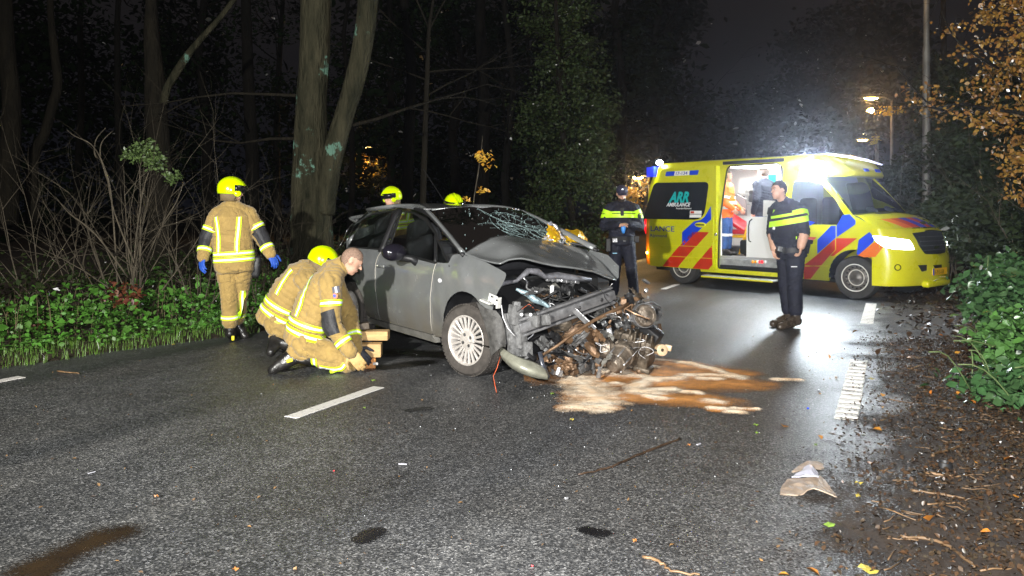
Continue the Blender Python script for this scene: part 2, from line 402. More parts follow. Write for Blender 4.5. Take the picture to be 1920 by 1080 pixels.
dp = powder('dry_absorbent', [([(1060, 698), (1110, 695), (1160, 702)], .13), ([(1065, 702), (1095, 722), (1120, 742), (1118, 752)], .16), ([(1175, 706), (1200, 708)], .07),
        ([(1278, 711), (1215, 715), (1192, 726), (1196, 738), (1232, 734), (1262, 733)], .075), ([(1230, 738), (1215, 735)], .09), ([(1235, 677), (1290, 683), (1340, 695), (1392, 712)], .05), ([(1290, 705), (1345, 706), (1390, 709)], .06),
        ([(1075, 766), (1130, 767)], .10), ([(1213, 745), (1245, 749)], .05), ([(1330, 754), (1348, 756)], .06), ([(1285, 737), (1310, 739)], .05), ([(1335, 768), (1355, 769)], .04), ([(1365, 775), (1390, 776)], .04), ([(1310, 712), (1345, 713)], .05), ([(1455, 714), (1495, 715)], .05), ([(1152, 720), (1165, 723)], .05), ([(1190, 690), (1225, 690)], .05), ([(1375, 768), (1420, 770)], .03)],
       m_powder('dry cream absorbent', (.96, .84, .66), (.92, .66, .42), -.12, .8), .1, 3.0, 5.3, 8.0, .011, .012, nz=8, amp=.55, wk=1.45)
tag(dp, 'cream dry swirls of absorbent powder sprinkled on the brown damp patch', 'powder', kind='stuff')
st = powder('stain_shadow_patch', [([(40, 1100), (150, 1030), (225, 1000)], .10), ([(60, 1070), (190, 1010)], .13)], m_powder('painted brown shadow', (.018, .011, .006), (.03, .018, .008), .0, .8, .45), -2.6, -1.2, 2.6, 3.9, .005, .001, nz=3, amp=.25)  # cast shadow band, painted as a thin dark layer on the road
tag(st, 'long dark brown wet stain on the asphalt in the bottom left corner', 'stain', kind='structure')  # this long brown band is the painted cast shadow
M_OIL = m_powder('black oil', (.006, .006, .007), (.012, .012, .013), -.1, .3, .25)
o_ = powder('stain_shadow_patch', [([(680, 1012), (700, 1000)], .055)], M_OIL, -1, -.3, 3.0, 3.9, .005, .002, nz=8, amp=.25); tag(o_, 'small black oily blot on the asphalt near the bottom of the picture', 'stain', kind='structure')
o_ = powder('stain_shadow_patch', [([(1100, 995), (1125, 1000)], .05)], M_OIL, .1, .8, 3.0, 3.9, .005, .002, nz=8, amp=.5); tag(o_, 'faint dark blot on the asphalt right of the black one', 'stain', kind='structure')
o_ = powder('stain_shadow_patch', [([(770, 770), (800, 767)], .05)], M_OIL, -1.2, -.4, 5.2, 6.2, .005, .002, nz=8, amp=.4); tag(o_, 'small dark blot on the asphalt below the front wheel', 'stain', kind='structure')
o_ = powder('stain_shadow_patch', [([(700, 660), (860, 668)], .25), ([(720, 690), (800, 680)], .15)], m_powder('damp film', (.012, .011, .010), (.02, .017, .014), .0, .6, .2), -1.9, .2, 6.5, 8.9, .005, .001, nz=3, amp=.4); tag(o_, 'wet patch on the asphalt running under the car sill', 'stain', kind='structure')
# ------------------------------------------------ the wrecked grey hatchback
CO = Vector((-.41, 6.84, 0)); CF = Vector((.565, -.826, 0)).normalized(); CL_ = Vector((-CF.y, CF.x, 0))
M_GREY = mat('dusty grey car paint', (.215, .225, .228), .24, metal=.30, var=.14, vscale=4, coat=.9, bump=.05, bscale=300, detail=8)
_N = M_GREY.node_tree.nodes; _L = M_GREY.node_tree.links; _b = _N['Principled BSDF']; _pv = _b.inputs['Base Color'].links[0].from_socket; _t = _N.new('ShaderNodeTexCoord'); _s = _N.new('ShaderNodeSeparateXYZ'); _L.new(_t.outputs['Object'], _s.inputs[0])
_n = _N.new('ShaderNodeTexNoise'); _n.inputs['Scale'].default_value = 3.5; _n.inputs['Detail'].default_value = 8; _mp = _N.new('ShaderNodeMapping'); _mp.inputs['Scale'].default_value = (1, 1, .5); _L.new(_t.outputs['Object'], _mp.inputs[0]); _L.new(_mp.outputs[0], _n.inputs['Vector'])
_a = _N.new('ShaderNodeMath'); _a.operation = 'MULTIPLY_ADD'; _L.new(_n.outputs[0], _a.inputs[0]); _a.inputs[1].default_value = .9; _mr = _N.new('ShaderNodeMapRange'); _L.new(_s.outputs['Z'], _mr.inputs[0]); _mr.inputs['From Min'].default_value = .2; _mr.inputs['From Max'].default_value = .85; _mr.inputs['To Min'].default_value = .25; _mr.inputs['To Max'].default_value = -.75
_L.new(_mr.outputs[0], _a.inputs[2]); _mx = _N.new('ShaderNodeMix'); _mx.data_type = 'RGBA'; _mx.clamp_factor = True; _L.new(_a.outputs[0], _mx.inputs[0]); _L.new(_pv, _mx.inputs[6]); _mx.inputs[7].default_value = (.21, .18, .13, 1); _L.new(_mx.outputs[2], _b.inputs['Base Color'])
M_GREYD = mat('dirty grey paint of lower body', (.15, .145, .13), .6, metal=.1, var=.35, vscale=9, bump=.1, bscale=200, detail=8)
M_BLK = mat('black plastic', (.012, .012, .013), .5, var=.3, vscale=12, bump=.2, bscale=60)
M_RUB = mat('black rubber seal', (.008, .008, .008), .6)
M_INT = mat('dark grey interior trim', (.03, .03, .033), .8, var=.3, vscale=10)
M_GLASS = mat('car glass', (.55, .62, .60), .03, trans=1, ior=1.02); 
g = M_GLASS.node_tree; gb = g.nodes['Principled BSDF']; gb.inputs['IOR'].default_value = 1.25
M_TYRE = mat('dusty tyre rubber', (.055, .048, .042), .8, var=.35, vscale=14, bump=.3, bscale=50)
M_RIM = mat('silver alloy wheel', (.62, .58, .54), .38, metal=.45, var=.15, vscale=20)
M_STEEL = mat('bare scraped steel', (.42, .42, .43), .35, metal=.8, var=.35, vscale=14, bump=.3, bscale=60)
M_DSTEEL = mat('dirty dark steel', (.10, .10, .10), .5, metal=.5, var=.6, vscale=16, bump=.6, bscale=50)
M_ALU = mat('oily cast aluminium', (.17, .14, .11), .45, metal=.5, var=.55, vscale=13, bump=.9, bscale=38, detail=7)
M_ENG = mat('grimy engine casting', (.085, .068, .05), .5, metal=.4, var=.7, vscale=11, bump=1, bscale=30, detail=7)
M_RUST = mat('rusty brown sheet metal', (.15, .09, .05), .5, metal=.35, var=.6, vscale=9, bump=.6, bscale=40, detail=7)
M_CHR = mat('chrome', (.75, .75, .77), .15, metal=1)
M_WHT = mat('white plastic', (.7, .7, .72), .35)
car = empty('wrecked_car', CO, math.atan2(CF.y, CF.x), 'wrecked grey hatchback with crushed front standing across the middle of the road', 'car')
def CI(x, z):
    a = float(np.interp(z, [.2, .35, .6, .85, .95, 1.0, 1.40, 1.455, 1.485], [.075, .03, .0, .012, .035, .06, .275, .36, .50]))
    if x < -2.5: a += .34*min(1.3, ((-2.5-x)/.73))**2.2
    if x > -.4: a += .05*max(0, x+.4)**2
    return a
def cside(u, v, l=0): return (u, CI(u, v)-l, v)
def cmirr(u, v, l=0): return (u, 1.69-CI(u, v)+l, v)
def P2(px, py, O, F, I):
    L_ = Vector((-F.y, F.x, 0)); off = .1; r = Vector(((px-960)/FOC, 1, 0))
    for _ in range(12):
        B = O+L_*off; det = r.x*(-F.y)+F.x*r.y; t = (B.x*(-F.y)+F.x*B.y)/det; s = (r.x*B.y-r.y*B.x)/det*1.0
        s = ((r*t)-B).dot(F); z = CAMH-(py-395)/FOC*t; off = I(s, z)
    return (s, z)
def C(zx, zy): return P2(600+zx/3, 360+zy/3, CO, CF, CI)       # point on the car's side
def arc(cx, cz, r, a0, a1, n=14): return [(cx+r*math.cos(math.radians(a0+(a1-a0)*i/n)), cz+r*math.sin(math.radians(a0+(a1-a0)*i/n)), 0) for i in range(n+1)]
# -- outlines in local (x forward, z up)
A0 = (-.02, .33); ARC = arc(*A0, .395, 188, 22, 16)
rw = [C(*p) for p in ((160, 287), (232, 162), (300, 128), (420, 106), (350, 318))]
fw = [C(*p) for p in ((388, 325), (458, 113), (520, 120), (590, 165), (648, 240), (650, 392))]
qw = [C(*p) for p in ((655, 268), (650, 388), (727, 416))]
gap1 = [C(*p) for p in ((345, 338), (316, 400), (314, 560), (340, 722))]
gap2 = [C(*p) for p in ((655, 402), (636, 470), (632, 782))]
roofl = [C(*p) for p in ((215, 140), (330, 92), (430, 80), (560, 82), (610, 112), (700, 210), (805, 340))]
fw_bot = lambda x: float(np.interp(x, [fw[0][0], fw[-1][0]], [fw[0][1], fw[-1][1]]))
SILL = .245
fend = [(gap2[2][0]+.006, .25, 0)]+ARC[:]+[(.42, .70, .02), (.50, .79, .03), (.54, .84, .03), (.57, .915, .04), (.45, .945, .03), (.25, .985, .05), (.0, 1.02, .05), (-.25, 1.035, .05), (-.33, 1.02, .02), (-.33, .95, .02), (gap2[0][0]+.01, .945, .01), (gap2[1][0]+.006, gap2[1][1], .02)]
fend = [p for p in fend]
bent = lambda u, v, l=0: (u, CI(u, v)-l-.05*max(0, (u-.2))*max(0, v-.6)*4+.012*vnoise(u, v, 6), v)
panel('front_wing', roundc(fend, 0, 3), bent, M_GREY, car, .006, .05)
fend2 = [(-.56, .26), (-.46, .27), (-.41, .55), (-.22, .70), (-.02, .73), (.10, .78), (.12, .90), (.0, .99), (-.25, 1.03), (-.33, .95), (-.5, .94)]
panel('front_wing', fend2, lambda u, v, l=0: (u, 1.69-CI(u, v)+l+.1*max(0, u), v-.12*max(0, u)), M_GREY, car, .006, .08)
db = [(gap2[2][0]-.006, .27), (gap2[1][0]-.006, gap2[1][1]), (gap2[0][0]-.004, .945), (fw[-1][0], fw[-1][1]-.012), (fw[0][0], fw[0][1]-.012), (gap1[0][0]+.006, gap1[0][1]), (gap1[1][0]+.006, gap1[1][1]), (gap1[2][0]+.006, gap1[2][1]), (gap1[3][0]+.006, gap1[3][1])]
fd = panel('front_door', roundc(db, .02, 2), cside, M_GREY, car, .03, .06)
rb = [(gap1[3][0]-.006, gap1[3][1]), (gap1[2][0]-.006, gap1[2][1]), (gap1[1][0]-.006, gap1[1][1]), (gap1[0][0]-.006, gap1[0][1]), (rw[-1][0], rw[-1][1]-.012), (rw[0][0]-.02, rw[0][1]-.012), (-2.74, .93), (-2.66, .74), (-2.36, .66), (-2.16, .50), (-2.12, .28)]
rd = panel('rear_door', roundc(rb, .02, 2), cside, M_GREY, car, .03, .06)
ARR_ = arc(-2.51, .33, .385, -4, 184, 16)
qp = [(-2.125, .25, 0)]+[(x, z, 0) for x, z, _ in ARR_[1:-1]]+[(-2.9, .25, 0), (-3.2, .27, .05), (-3.23, .55, .05), (-3.19, .9, .05), (-3.1, 1.02, .05), (-2.92, 1.21, .03)]
qp2 = [(-2.75, .925, 0), (-2.675, .745, 0), (-2.36, .672, 0), (-2.155, .50, 0)]
qtop = [C(215, 140), C(330, 92)]
qpoly = qp+[(qtop[0][0], qtop[0][1]+.0, .0), (rw[1][0]-.05, rw[1][1]+.015, 0), (rw[0][0]-.04, rw[0][1]-.01, 0)]+qp2
panel('rear_quarter', roundc(qpoly, 0, 2), cside, M_GREY, car, .02, .07)
for fn in (cmirr,):
    panel('side_panel', roundc([(-.58, .27), (-.55, .94), (-1.8, 1.0), (-2.9, 1.06), (-3.1, 1.02), (-3.2, .6), (-3.2, .27), (-2.9, .25)]+[(x, z) for x, z, _ in reversed(ARR_[1:-1])]+[(-2.12, .25)], .02), fn, M_GREY, car, .02, .1)
# sill
sl = [(gap2[2][0], .262), (-2.11, .262), (-2.1, .20), (gap2[2][0]+.02, .19)]
panel('sill', roundc(sl, .01), lambda u, v, l=0: (u, .045-l+.03*(v < .2), v), M_GREYD, car, .06, .1)
# windows: black frame rim, glass, division pillar
def ring2(o, k):  # grow an outline about its centre
    c = np.mean(np.array([p[:2] for p in o]), axis=0); return [(c[0]+(p[0]-c[0])*(1+k/max(.05, np.linalg.norm(np.array(p[:2])-c))), c[1]+(p[1]-c[1])*(1+k/max(.05, np.linalg.norm(np.array(p[:2])-c)))) for p in o]
for nm, o in (('rear_side_window', rw), ('front_side_window', fw), ('quarter_window', qw)):
    oo = roundc(o, .03, 3); bo = ring2(oo, .028)
    fr = panel('window_seal', bo, cside, M_RUB, car, .02, .08, holes=[oo], lift=.001)
    panel(nm, oo, cside, M_GLASS, car, 0, .08, lift=-.008)
    oo2 = [(x, z) for x, z in oo]
    if nm != 'quarter_window':
        panel(nm, oo, cmirr, M_GLASS, car, 0, .1, lift=-.008)
# cant rail / A pillar / B pillar: strips following the roof line
def strip(name, pts, wid, m, fn=cside, r=.012, n=5):
    mb = MB(); q = smooth_poly(pts, n); mb.tube([fn(p[0], p[1], 0) for p in q], wid, 8, flat=.6); return mb.build(name, m, car, True)
rail = [(-3.14, .98), (-3.04, 1.12), (qtop[0][0]-.10, qtop[0][1]-.05)]+roofl
for fn in (cside, cmirr): strip('roof_rail', rail, .034, M_GREY, fn)
for fn in (cside, cmirr): strip('roof_rail', [(p[0]+.035, p[1]-.025) for p in roofl[3:]], .026, M_BLK, fn)
bp_ = [(gap1[0][0]-.02, gap1[0][1]), ((fw[1][0]+rw[3][0])/2, fw[1][1]+.02)]
strip('door_pillar', bp_, .036, M_BLK); strip('door_pillar', bp_, .05, M_BLK, cmirr)
strip('quarter_post', [fw[-2], fw[-1]], .012, M_BLK)
strip('belt_trim', [(rw[0][0]-.03, rw[0][1]-.012), (rw[-1][0], rw[-1][1]-.012), (fw[0][0], fw[0][1]-.012), (fw[-1][0], fw[-1][1]-.014)], .009, M_RUB, lambda u, v, l=0: cside(u, v, .006))
strip('chrome_strip', [C(85, 358), C(120, 300), C(160, 215), C(215, 150)], .006, M_CHR, lambda u, v, l=0: cside(u, v, .012))
strip('chrome_strip', [C(100, 356), C(148, 285), C(195, 190)], .004, M_CHR, lambda u, v, l=0: cside(u, v, .012))
# bright worn edges along the door gaps
M_EDGE = mat('bare door edge', (.6, .56, .48), .4, metal=.2)
strip('door_edge', gap1[:3], .0035, M_EDGE, lambda u, v, l=0: cside(u, v, .004)); strip('door_edge', gap2, .0025, M_EDGE, lambda u, v, l=0: cside(u, v, .004))
# roof skin between the rails
R = []; xs = [roofl[4][0], -1.3, -1.6, -1.95, -2.3, roofl[1][0], qtop[0][0], qtop[0][0]-.2, -3.0, -3.12]
for x in xs:
    z = float(np.interp(-x, [-p[0] for p in reversed(roofl)][::-1] if False else [-roofl[4][0], -roofl[2][0], -roofl[1][0], -roofl[0][0], 2.93, 3.12], [roofl[4][1], roofl[2][1], roofl[1][1], roofl[0][1], 1.23, 1.06])); y0 = CI(x, z)
    R.append([(x, y0+(1.69-2*y0)*k/10, z+.045*math.sin(PI*k/10)**.7) for k in range(11)])
V = [p for r in R for p in r]; F = [(i*11+k, i*11+k+1, (i+1)*11+k+1, (i+1)*11+k) for i in range(len(R)-1) for k in range(10)]
rf = mobj('roof', V[:77], [f for f in F if max(f) < 77], M_GREY, car, True)
mobj('rear_window', V[66:], [tuple(i-66 for i in f) for f in F if min(f) >= 66], M_GLASS, car, True)
mb = MB(); mb.box((-3.17, .845, .95), (.10, 1.15, .22)); mb.bbox((-3.2, .845, .42), (.16, 1.25, .38), .05); mb.bbox((-3.18, .845, .72), (.1, 1.2, .26), .03); mb.build('tailgate', M_GREY, car)
mb = MB(); q = smooth_poly([(-3.03, .33, 1.12), (-3.1, .30, 1.0), (-3.18, .33, .85)], 5); mb.tube([tuple(p) for p in q], .045, 8); mb.build('tail_light', mat('red lens', (.5, .01, .01), .15, coat=.5), car, True)
mb = MB(); q = [(x, 1.69-y, z) for x, y, z in q]; mb.tube(q, .045, 8); mb.build('tail_light', MATS['red lens'], car, True)
mb = MB(); mb.tube([(roofl[3][0]-.25, .84, 1.52), (roofl[3][0]-.75, .84, 1.9)], .004, 5); mb.build('antenna', M_BLK, car)
mb = MB(); mb.bbox((roofl[4][0]-.04, .35, roofl[4][1]+.028), (.07, .16, .004), .002); mb.build('tape_scrap', M_WHT, car)
# floor pan, firewall, inner walls: dark
mb = MB(); mb.box((-1.75, .845, .22), (2.6, 1.45, .06)); mb.box((-.45, .845, .62), (.06, 1.4, .75)); mb.box((-3.0, .845, .6), (.06, 1.2, .7)); mb.box((-1.6, .14, .55), (2.0, .04, .6)); mb.box((-1.6, 1.55, .55), (2.0, .04, .6)); mb.box((-2.51, .25, .55), (.8, .28, .5)); mb.box((-2.51, 1.44, .55), (.8, .28, .5))
mb.build('floor_pan', M_BLK, car)
mb = MB(); mb.bbox((-.55, .845, .93), (.42, 1.38, .16), .05); mb.build('dashboard', M_INT, car, True)
for sx_, sy_ in ((-1.15, .45), (-1.15, 1.25), (-2.05, .45), (-2.05, 1.25)):
    mb = MB(); R3 = Euler((0, -.25, 0)).to_matrix(); mb.bbox((sx_+.15, sy_, .42), (.5, .48, .16), .06); mb.bbox((sx_-.2, sy_, .78), (.13, .47, .6), .06, R3); s_ = mb.build('seat', M_INT, car, True)
    mb = MB(); mb.bbox((sx_-.3, sy_, 1.2), (.09, .28, .2), .045, R3); mb.build('headrest', M_INT, s_, True)
mb = MB(); mb.lathe((-.82, 1.25, .98), (1, 0, -.5), [(0, .185), (.02, .195), (.02, .17), (0, .165), (0, .185)], 24); mb.build('steering_wheel', M_BLK, car, True)
# windscreen: slanting glass with a web of cracks
Aw = Vector((roofl[4][0]+.02, .31, roofl[4][1]+.025)); Bw = Vector((roofl[4][0]+.02, 1.38, roofl[4][1]+.025)); Cw = Vector((-.28, 1.57, 1.00)); Dw = Vector((-.28, .12, 1.00))
def wsf(u, v, l=0):
    a = Aw.lerp(Bw, u); b = Dw.lerp(Cw, u); p = a.lerp(b, v); bow = .09*math.sin(PI*u); dent = -.05*math.exp(-((u-.62)**2/.03+(v-.45)**2/.06))
    return p+Vector((bow+l*.6, 0, .03*math.sin(PI*u)*(1-v)+l*.7+.04*math.sin(PI*v)+dent))
V = [tuple(wsf(i/12, j/8)) for j in range(9) for i in range(13)]; F = [(j*13+i, j*13+i+1, (j+1)*13+i+1, (j+1)*13+i) for j in range(8) for i in range(12)]
ws = mobj('windscreen', V, F, M_GLASS, car, True)
mb = MB(); random.seed(5)
for cu, cv, nn in ((.62, .42, 15), (.85, .6, 9)):
    for k in range(nn):
        a = 2*PI*k/nn+random.uniform(-.1, .1); u, v = cu, cv; P = []
        for j in range(random.randint(5, 11)):
            P.append(wsf(min(max(u, .02), .98), min(max(v, .02), .98), .004)); a += random.uniform(-.35, .35); u += .04*math.cos(a); v += .06*math.sin(a)
        mb.tube(P, random.uniform(.0004, .0009), 3, cap=False)
    for r in (.05, .09, .14, .2):
        P = [wsf(min(max(cu+r*math.cos(t), .02), .98), min(max(cv+r*1.4*math.sin(t), .02), .98), .004) for t in np.linspace(random.uniform(0, 2), random.uniform(3, 6), 14)]; mb.tube([p+Vector([random.uniform(-.006, .006) for _ in range(3)]) for p in P], .0009, 3, cap=False)
for k in range(150):
    u, v = random.gauss(.62, .24), random.gauss(.45, .25)
    if .03 < u < .97 and .03 < v < .97: c = wsf(u, v, .005); mb.box(c, (.005*random.random()+.002, .008*random.random()+.002, .002), (random.random()*3, random.random()*3, random.random()*3))
tag(mb.build('crack', mat('shattered glass edges', (.26, .36, .36), .12), ws), kind='stuff')
mb = MB(); mb.tube([Aw, Aw.lerp(Bw, .5)+Vector((.09, 0, .03)), Bw], .02, 6, flat=.5); mb.build('windscreen_header', M_GREY, car, True)
mb = MB(); mb.tube([Dw+Vector((.02, 0, -.02)), Dw.lerp(Cw, .5)+Vector((.12, 0, .02)), Cw+Vector((.02, 0, -.02))], .03, 8); mb.build('cowl', M_BLK, car, True)
# mirror, handle, side repeater
mc = C(535, 335)
mb = MB(); mb.ell((mc[0]+.02, -.16, mc[1]), (.085, .13, .085), nu=16, nv=12); m_ = mb.build('door_mirror', mat('glossy black mirror shell', (.01, .009, .014), .12, coat=.5), car, True)
mb = MB(); mb.tube([(mc[0]+.02, -.10, mc[1]-.05), (mc[0]+.06, .0, .96), (mc[0]+.10, .05, .92)], [.035, .035, .045], 8); mb.build('mirror_arm', M_BLK, m_, True)
h_ = C(352, 416); mb = MB(); mb.bbox((h_[0], CI(*h_)-.022, h_[1]), (.17, .025, .03), .01); mb.build('handle', M_GREY, fd, True)
mb = MB(); mb.bbox((h_[0]-.07, CI(*h_)-.03, h_[1]), (.03, .02, .032), .008); mb.build('lock', M_CHR, fd, True)
h_ = C(115, 420); mb = MB(); mb.bbox((h_[0], CI(*h_)-.022, h_[1]), (.17, .025, .03), .01); mb.build('handle', M_GREY, rd, True)
h_ = C(675, 498); mb = MB(); mb.ell((h_[0], CI(*h_)-.004, h_[1]), (.032, .01, .02)); mb.build('side_repeater', M_WHT, car, True)
# wheels
def wheel(x, y, steer, R=.31, side=-1, silver=True):
    W = Matrix.Rotation(steer, 3, 'Z'); ax = W @ Vector((0, side, 0)); c = Vector((x, y, R-.005))
    root_c = c
    mb = MB(); prof = [(-.095, .215), (-.1, .245), (-.098, .285), (-.08, .303), (-.04, .31), (.04, .31), (.08, .303), (.098, .285), (.1, .25), (.094, .213)]
    mb.lathe(c, ax, prof, 48)
    for k in range(60):   # tread blocks
        t = 2*PI*k/60; a, b = basis(ax); rr = a*math.cos(t)+b*math.sin(t)
        for q in (-.062, -.02, .022, .064): mb.box(c+ax*q+rr*.309, (.032, .022, .01), Matrix((ax, rr.cross(ax), rr)).transposed())
    t_ = mb.build('wheel', M_TYRE, car, auto=40)
    mb = MB(); mb.lathe(c, ax, [(-.08, .21), (.03, .2), (.082, .213), (.094, .222), (.096, .205), (.075, .196), (.02, .19), (-.06, .19)], 48); mb.build('rim', M_RIM, t_, True)
    mb = MB(); mb.lathe(c, ax, [(-.02, .02), (-.02, .19)], 32); mb.build('brake_disc', M_DSTEEL, t_)
    a, b = basis(ax); mb = MB()
    for k in range(22):
        t = 2*PI*k/22; rr = a*math.cos(t)+b*math.sin(t); tt = ax.cross(rr)
        mb = MB(); mb.tube([c+rr*.06+ax*.062, c+rr*.12+ax*.07, c+rr*.2+ax*.072], [.0115, .0105, .0135], 6); mb.build('spoke', M_RIM, t_, auto=50)
    pass
    mb = MB(); mb.lathe(c, ax, [(.05, .09), (.072, .086), (.08, .07), (.074, .03), (.086, .028), (.088, .0)], 32); hb = mb.build('hub_cap', M_RIM, t_, auto=40)
    mb = MB()
    for k in range(4):
        t = 2*PI*k/4+.5; rr = a*math.cos(t)+b*math.sin(t); mb = MB(); mb.lathe(c+rr*.052+ax*.072, ax, [(0, .016), (.008, .015), (.0085, .0)], 10); tag(mb.build('wheel_bolt', M_DSTEEL, t_))
    pass
    return t_
wheel(-.02, .10, math.radians(14)); wheel(-2.51, .12, 0); wheel(-2.51, 1.57, 0, side=1); wheel(.0, 1.55, math.radians(25), side=1)
mb = MB(); q = [(A0[0]+.40*math.cos(t), 0, A0[1]+.40*math.sin(t)) for t in np.linspace(-.1, PI+.1, 18)]
mb.ring([[(p[0], .03, p[2]) for p in q], [(p[0], .3, p[2]) for p in q]], cap=False); mb.v = mb.v; mb.build('wheel_arch_liner', M_BLK, car, True)
# -- crumpled bonnet: control grid in world space
def crv(rows, nu=5, nv=5):
    g = [[np.array(p) for p in smooth_poly([tuple(q) for q in r], nu)] for r in rows]; cols = list(zip(*g))
    cc = [smooth_poly(list(c), nv) for c in cols]; return [list(r) for r in zip(*cc)]
def W(px, py, d): return tuple(at(px, py, d))
rows = [[W(869, 478, 7.03), W(905, 456, 7.15), W(940, 443, 7.35), W(985, 448, 7.55), W(1027, 454, 7.75), W(1068, 461, 7.9), W(1098, 470, 7.98)],
        [W(885, 484, 6.9), W(922, 474, 7.0), W(958, 459, 7.1), W(1000, 462, 7.3), W(1045, 470, 7.5), W(1088, 479, 7.65), W(1125, 492, 7.75)],
        [W(910, 491, 6.75), W(945, 490, 6.8), W(975, 478, 6.88), W(1022, 484, 7.0), W(1067, 492, 7.2), W(1110, 503, 7.35), W(1142, 513, 7.5)],
        [W(938, 496, 6.62), W(958, 489, 6.66), W(992, 488, 6.7), W(1035, 500, 6.85), W(1085, 506, 7.0), W(1118, 514, 7.15), W(1155, 527, 7.33)]]
G = crv(rows); nu = len(G[0]); V = []
for j, r in enumerate(G):
    for i, p in enumerate(r): q = Vector(p); q.z += .010*noise.fractal(q*5, .8, 2, 3); V.append(tuple(q))
F = [(j*nu+i, j*nu+i+1, (j+1)*nu+i+1, (j+1)*nu+i) for j in range(len(G)-1) for i in range(nu-1)]
ci = Matrix.Rotation(-car.rotation_euler.z, 4, 'Z') @ Matrix.Translation(-CO)
def cl(V): return [tuple(ci @ Vector(p)) for p in V]
def cw(px, py, d): return ci @ at(px, py, d)
bn = mobj('bonnet', cl(V), F, M_GREY, car, True)
sm = bn.modifiers.new('solid', 'SOLIDIFY'); sm.thickness = .012; sm.offset = -1
# far-side wiper cowl shown behind the bonnet
mb = MB(); mb.tube([cw(1030, 452, 8.0), cw(1068, 455, 8.05), cw(1100, 462, 8.0), cw(1117, 472, 7.9)], [.02, .03, .03, .01], 8, flat=.5); mb.build('cowl_trim', M_BLK, car, True)
# -- what is left of the front end
mb = MB(); mb.box((-.12, .82, .60), (.55, 1.1, .42)); mb.box((-.05, .85, .3), (.5, 1.0, .2)); mb.build('engine_bay', mat('black engine bay', (.006, .006, .006), .9), car)  # plain black boxes filling the bay behind the loose parts
def T(name, pts, r, m, n=8, sm=True, flat=1.0, jit=0):
    mb = MB(); mb.tube([cw(*p) for p in pts], r, n, flat=flat, jit=jit); return mb.build(name, m, car, sm)
def beam(name, a, b, h, d, m, holes=2):
    """open pressed-steel section with flanges"""
    a, b = cw(*a), cw(*b); ax = (b-a).normalized(); up = Vector((0, 0, 1)); up = (up-ax*up.dot(ax)).normalized(); ot = ax.cross(up)
    R3 = Matrix((ax, up, ot)).transposed(); L_ = (b-a).length; mb = MB(); c = (a+b)/2
    mb.bbox(c, (L_, h*.52, d), .008, R3); mb.bbox(c+up*h*.42, (L_*.98, h*.13, d*.8), .005, R3); mb.bbox(c-up*h*.42, (L_*.98, h*.13, d*.8), .005, R3); mb.bbox(c-ot*d*.35, (L_, h*.9, d*.25), .005, R3)
    o = mb.build(name, m, car, auto=35)
    return o, c, ax, up, ot
bo, c_, ax_, up_, ot_ = beam('bumper_beam', (972, 616, 6.42), (1150, 552, 6.85), .155, .07, mat('grey bumper beam', (.16, .16, .165), .5, metal=.4, var=.4, vscale=10, bump=.35, bscale=40))
sgn = 1 if (ot_.x > 0) else -1
for k in (-.36, -.27, .1, .33):
    mb = MB(); mb.lathe(c_+ax_*k*1.0+ot_*sgn*.037, ot_*sgn, [(0, .016), (.003, .013), (-.002, .012), (-.002, 0)], 10); mb.build('bolt_hole', M_BLK, bo)
T('front_crossmember', [(928, 537, 6.55), (948, 530, 6.6), (968, 527, 6.65), (990, 508, 6.7), (1008, 509, 6.75), (1020, 518, 6.8), (1045, 517, 6.85), (1075, 521, 6.9), (1105, 525, 7.0)], [.03, .03, .022, .035, .04, .035, .045, .04, .035], mat('scuffed grey crossmember', (.2, .2, .22), .45, metal=.4, var=.5, vscale=12, bump=.5, bscale=40), flat=.7, jit=.12)
mb = MB()
for k in range(7):
    p = cw(1028+k*9, 520+k*.8, 6.84+.015*k); mb.bbox(p, (.03, .05, .07), .008, (random.uniform(-.3, .3), 0, random.uniform(-.4, .4)))
mb.build('crumpled_bracket', M_STEEL, car, True)
# wing bracket of bare white steel
mb = MB(); mb.bbox(cw(924, 561, 6.48), (.09, .012, .075), .003, (0, .25, .3)); mb.bbox(cw(912, 566, 6.46), (.11, .05, .014), .003, (0, .25, .3)); mb.bbox(cw(935, 568, 6.47), (.014, .05, .09), .003, (0, .1, .2)); mb.build('wing_bracket', mat('pale primed steel', (.55, .55, .52), .5, var=.2, vscale=20), car)
mb = MB()
for p in ((922, 556), (931, 563), (918, 567)): mb.lathe(cw(*p, 6.44), ci.to_3x3() @ Vector((0, -1, 0)), [(0, .009), (.002, .008), (-.001, 0)], 8)
mb.build('bolt_hole', M_BLK, car)
# torn arch liner
rows = [[W(893, 566, 6.55), W(905, 575, 6.5), W(918, 580, 6.46), W(930, 582, 6.44)], [W(906, 600, 6.5), W(918, 600, 6.45), W(930, 602, 6.4), W(942, 600, 6.4)], [W(915, 630, 6.46), W(926, 632, 6.4), W(938, 636, 6.38), W(948, 628, 6.4)], [W(918, 652, 6.46), W(928, 660, 6.4), W(938, 645, 6.38), W(948, 650, 6.4)], [W(921, 668, 6.46), W(925, 664, 6.4), W(935, 655, 6.38), W(945, 648, 6.4)]]
G = crv(rows, 4, 4); nu = len(G[0]); V = [tuple(Vector(p)+Vector((0, .02*vnoise(p[0], p[2], 22), 0))) for r in G for p in r]
o = mobj('torn_liner', cl(V), [(j*nu+i, j*nu+i+1, (j+1)*nu+i+1, (j+1)*nu+i) for j in range(len(G)-1) for i in range(nu-1)], mat('muddy liner plastic', (.06, .058, .055), .65, var=.5, vscale=18, bump=.5, bscale=40), car, True)
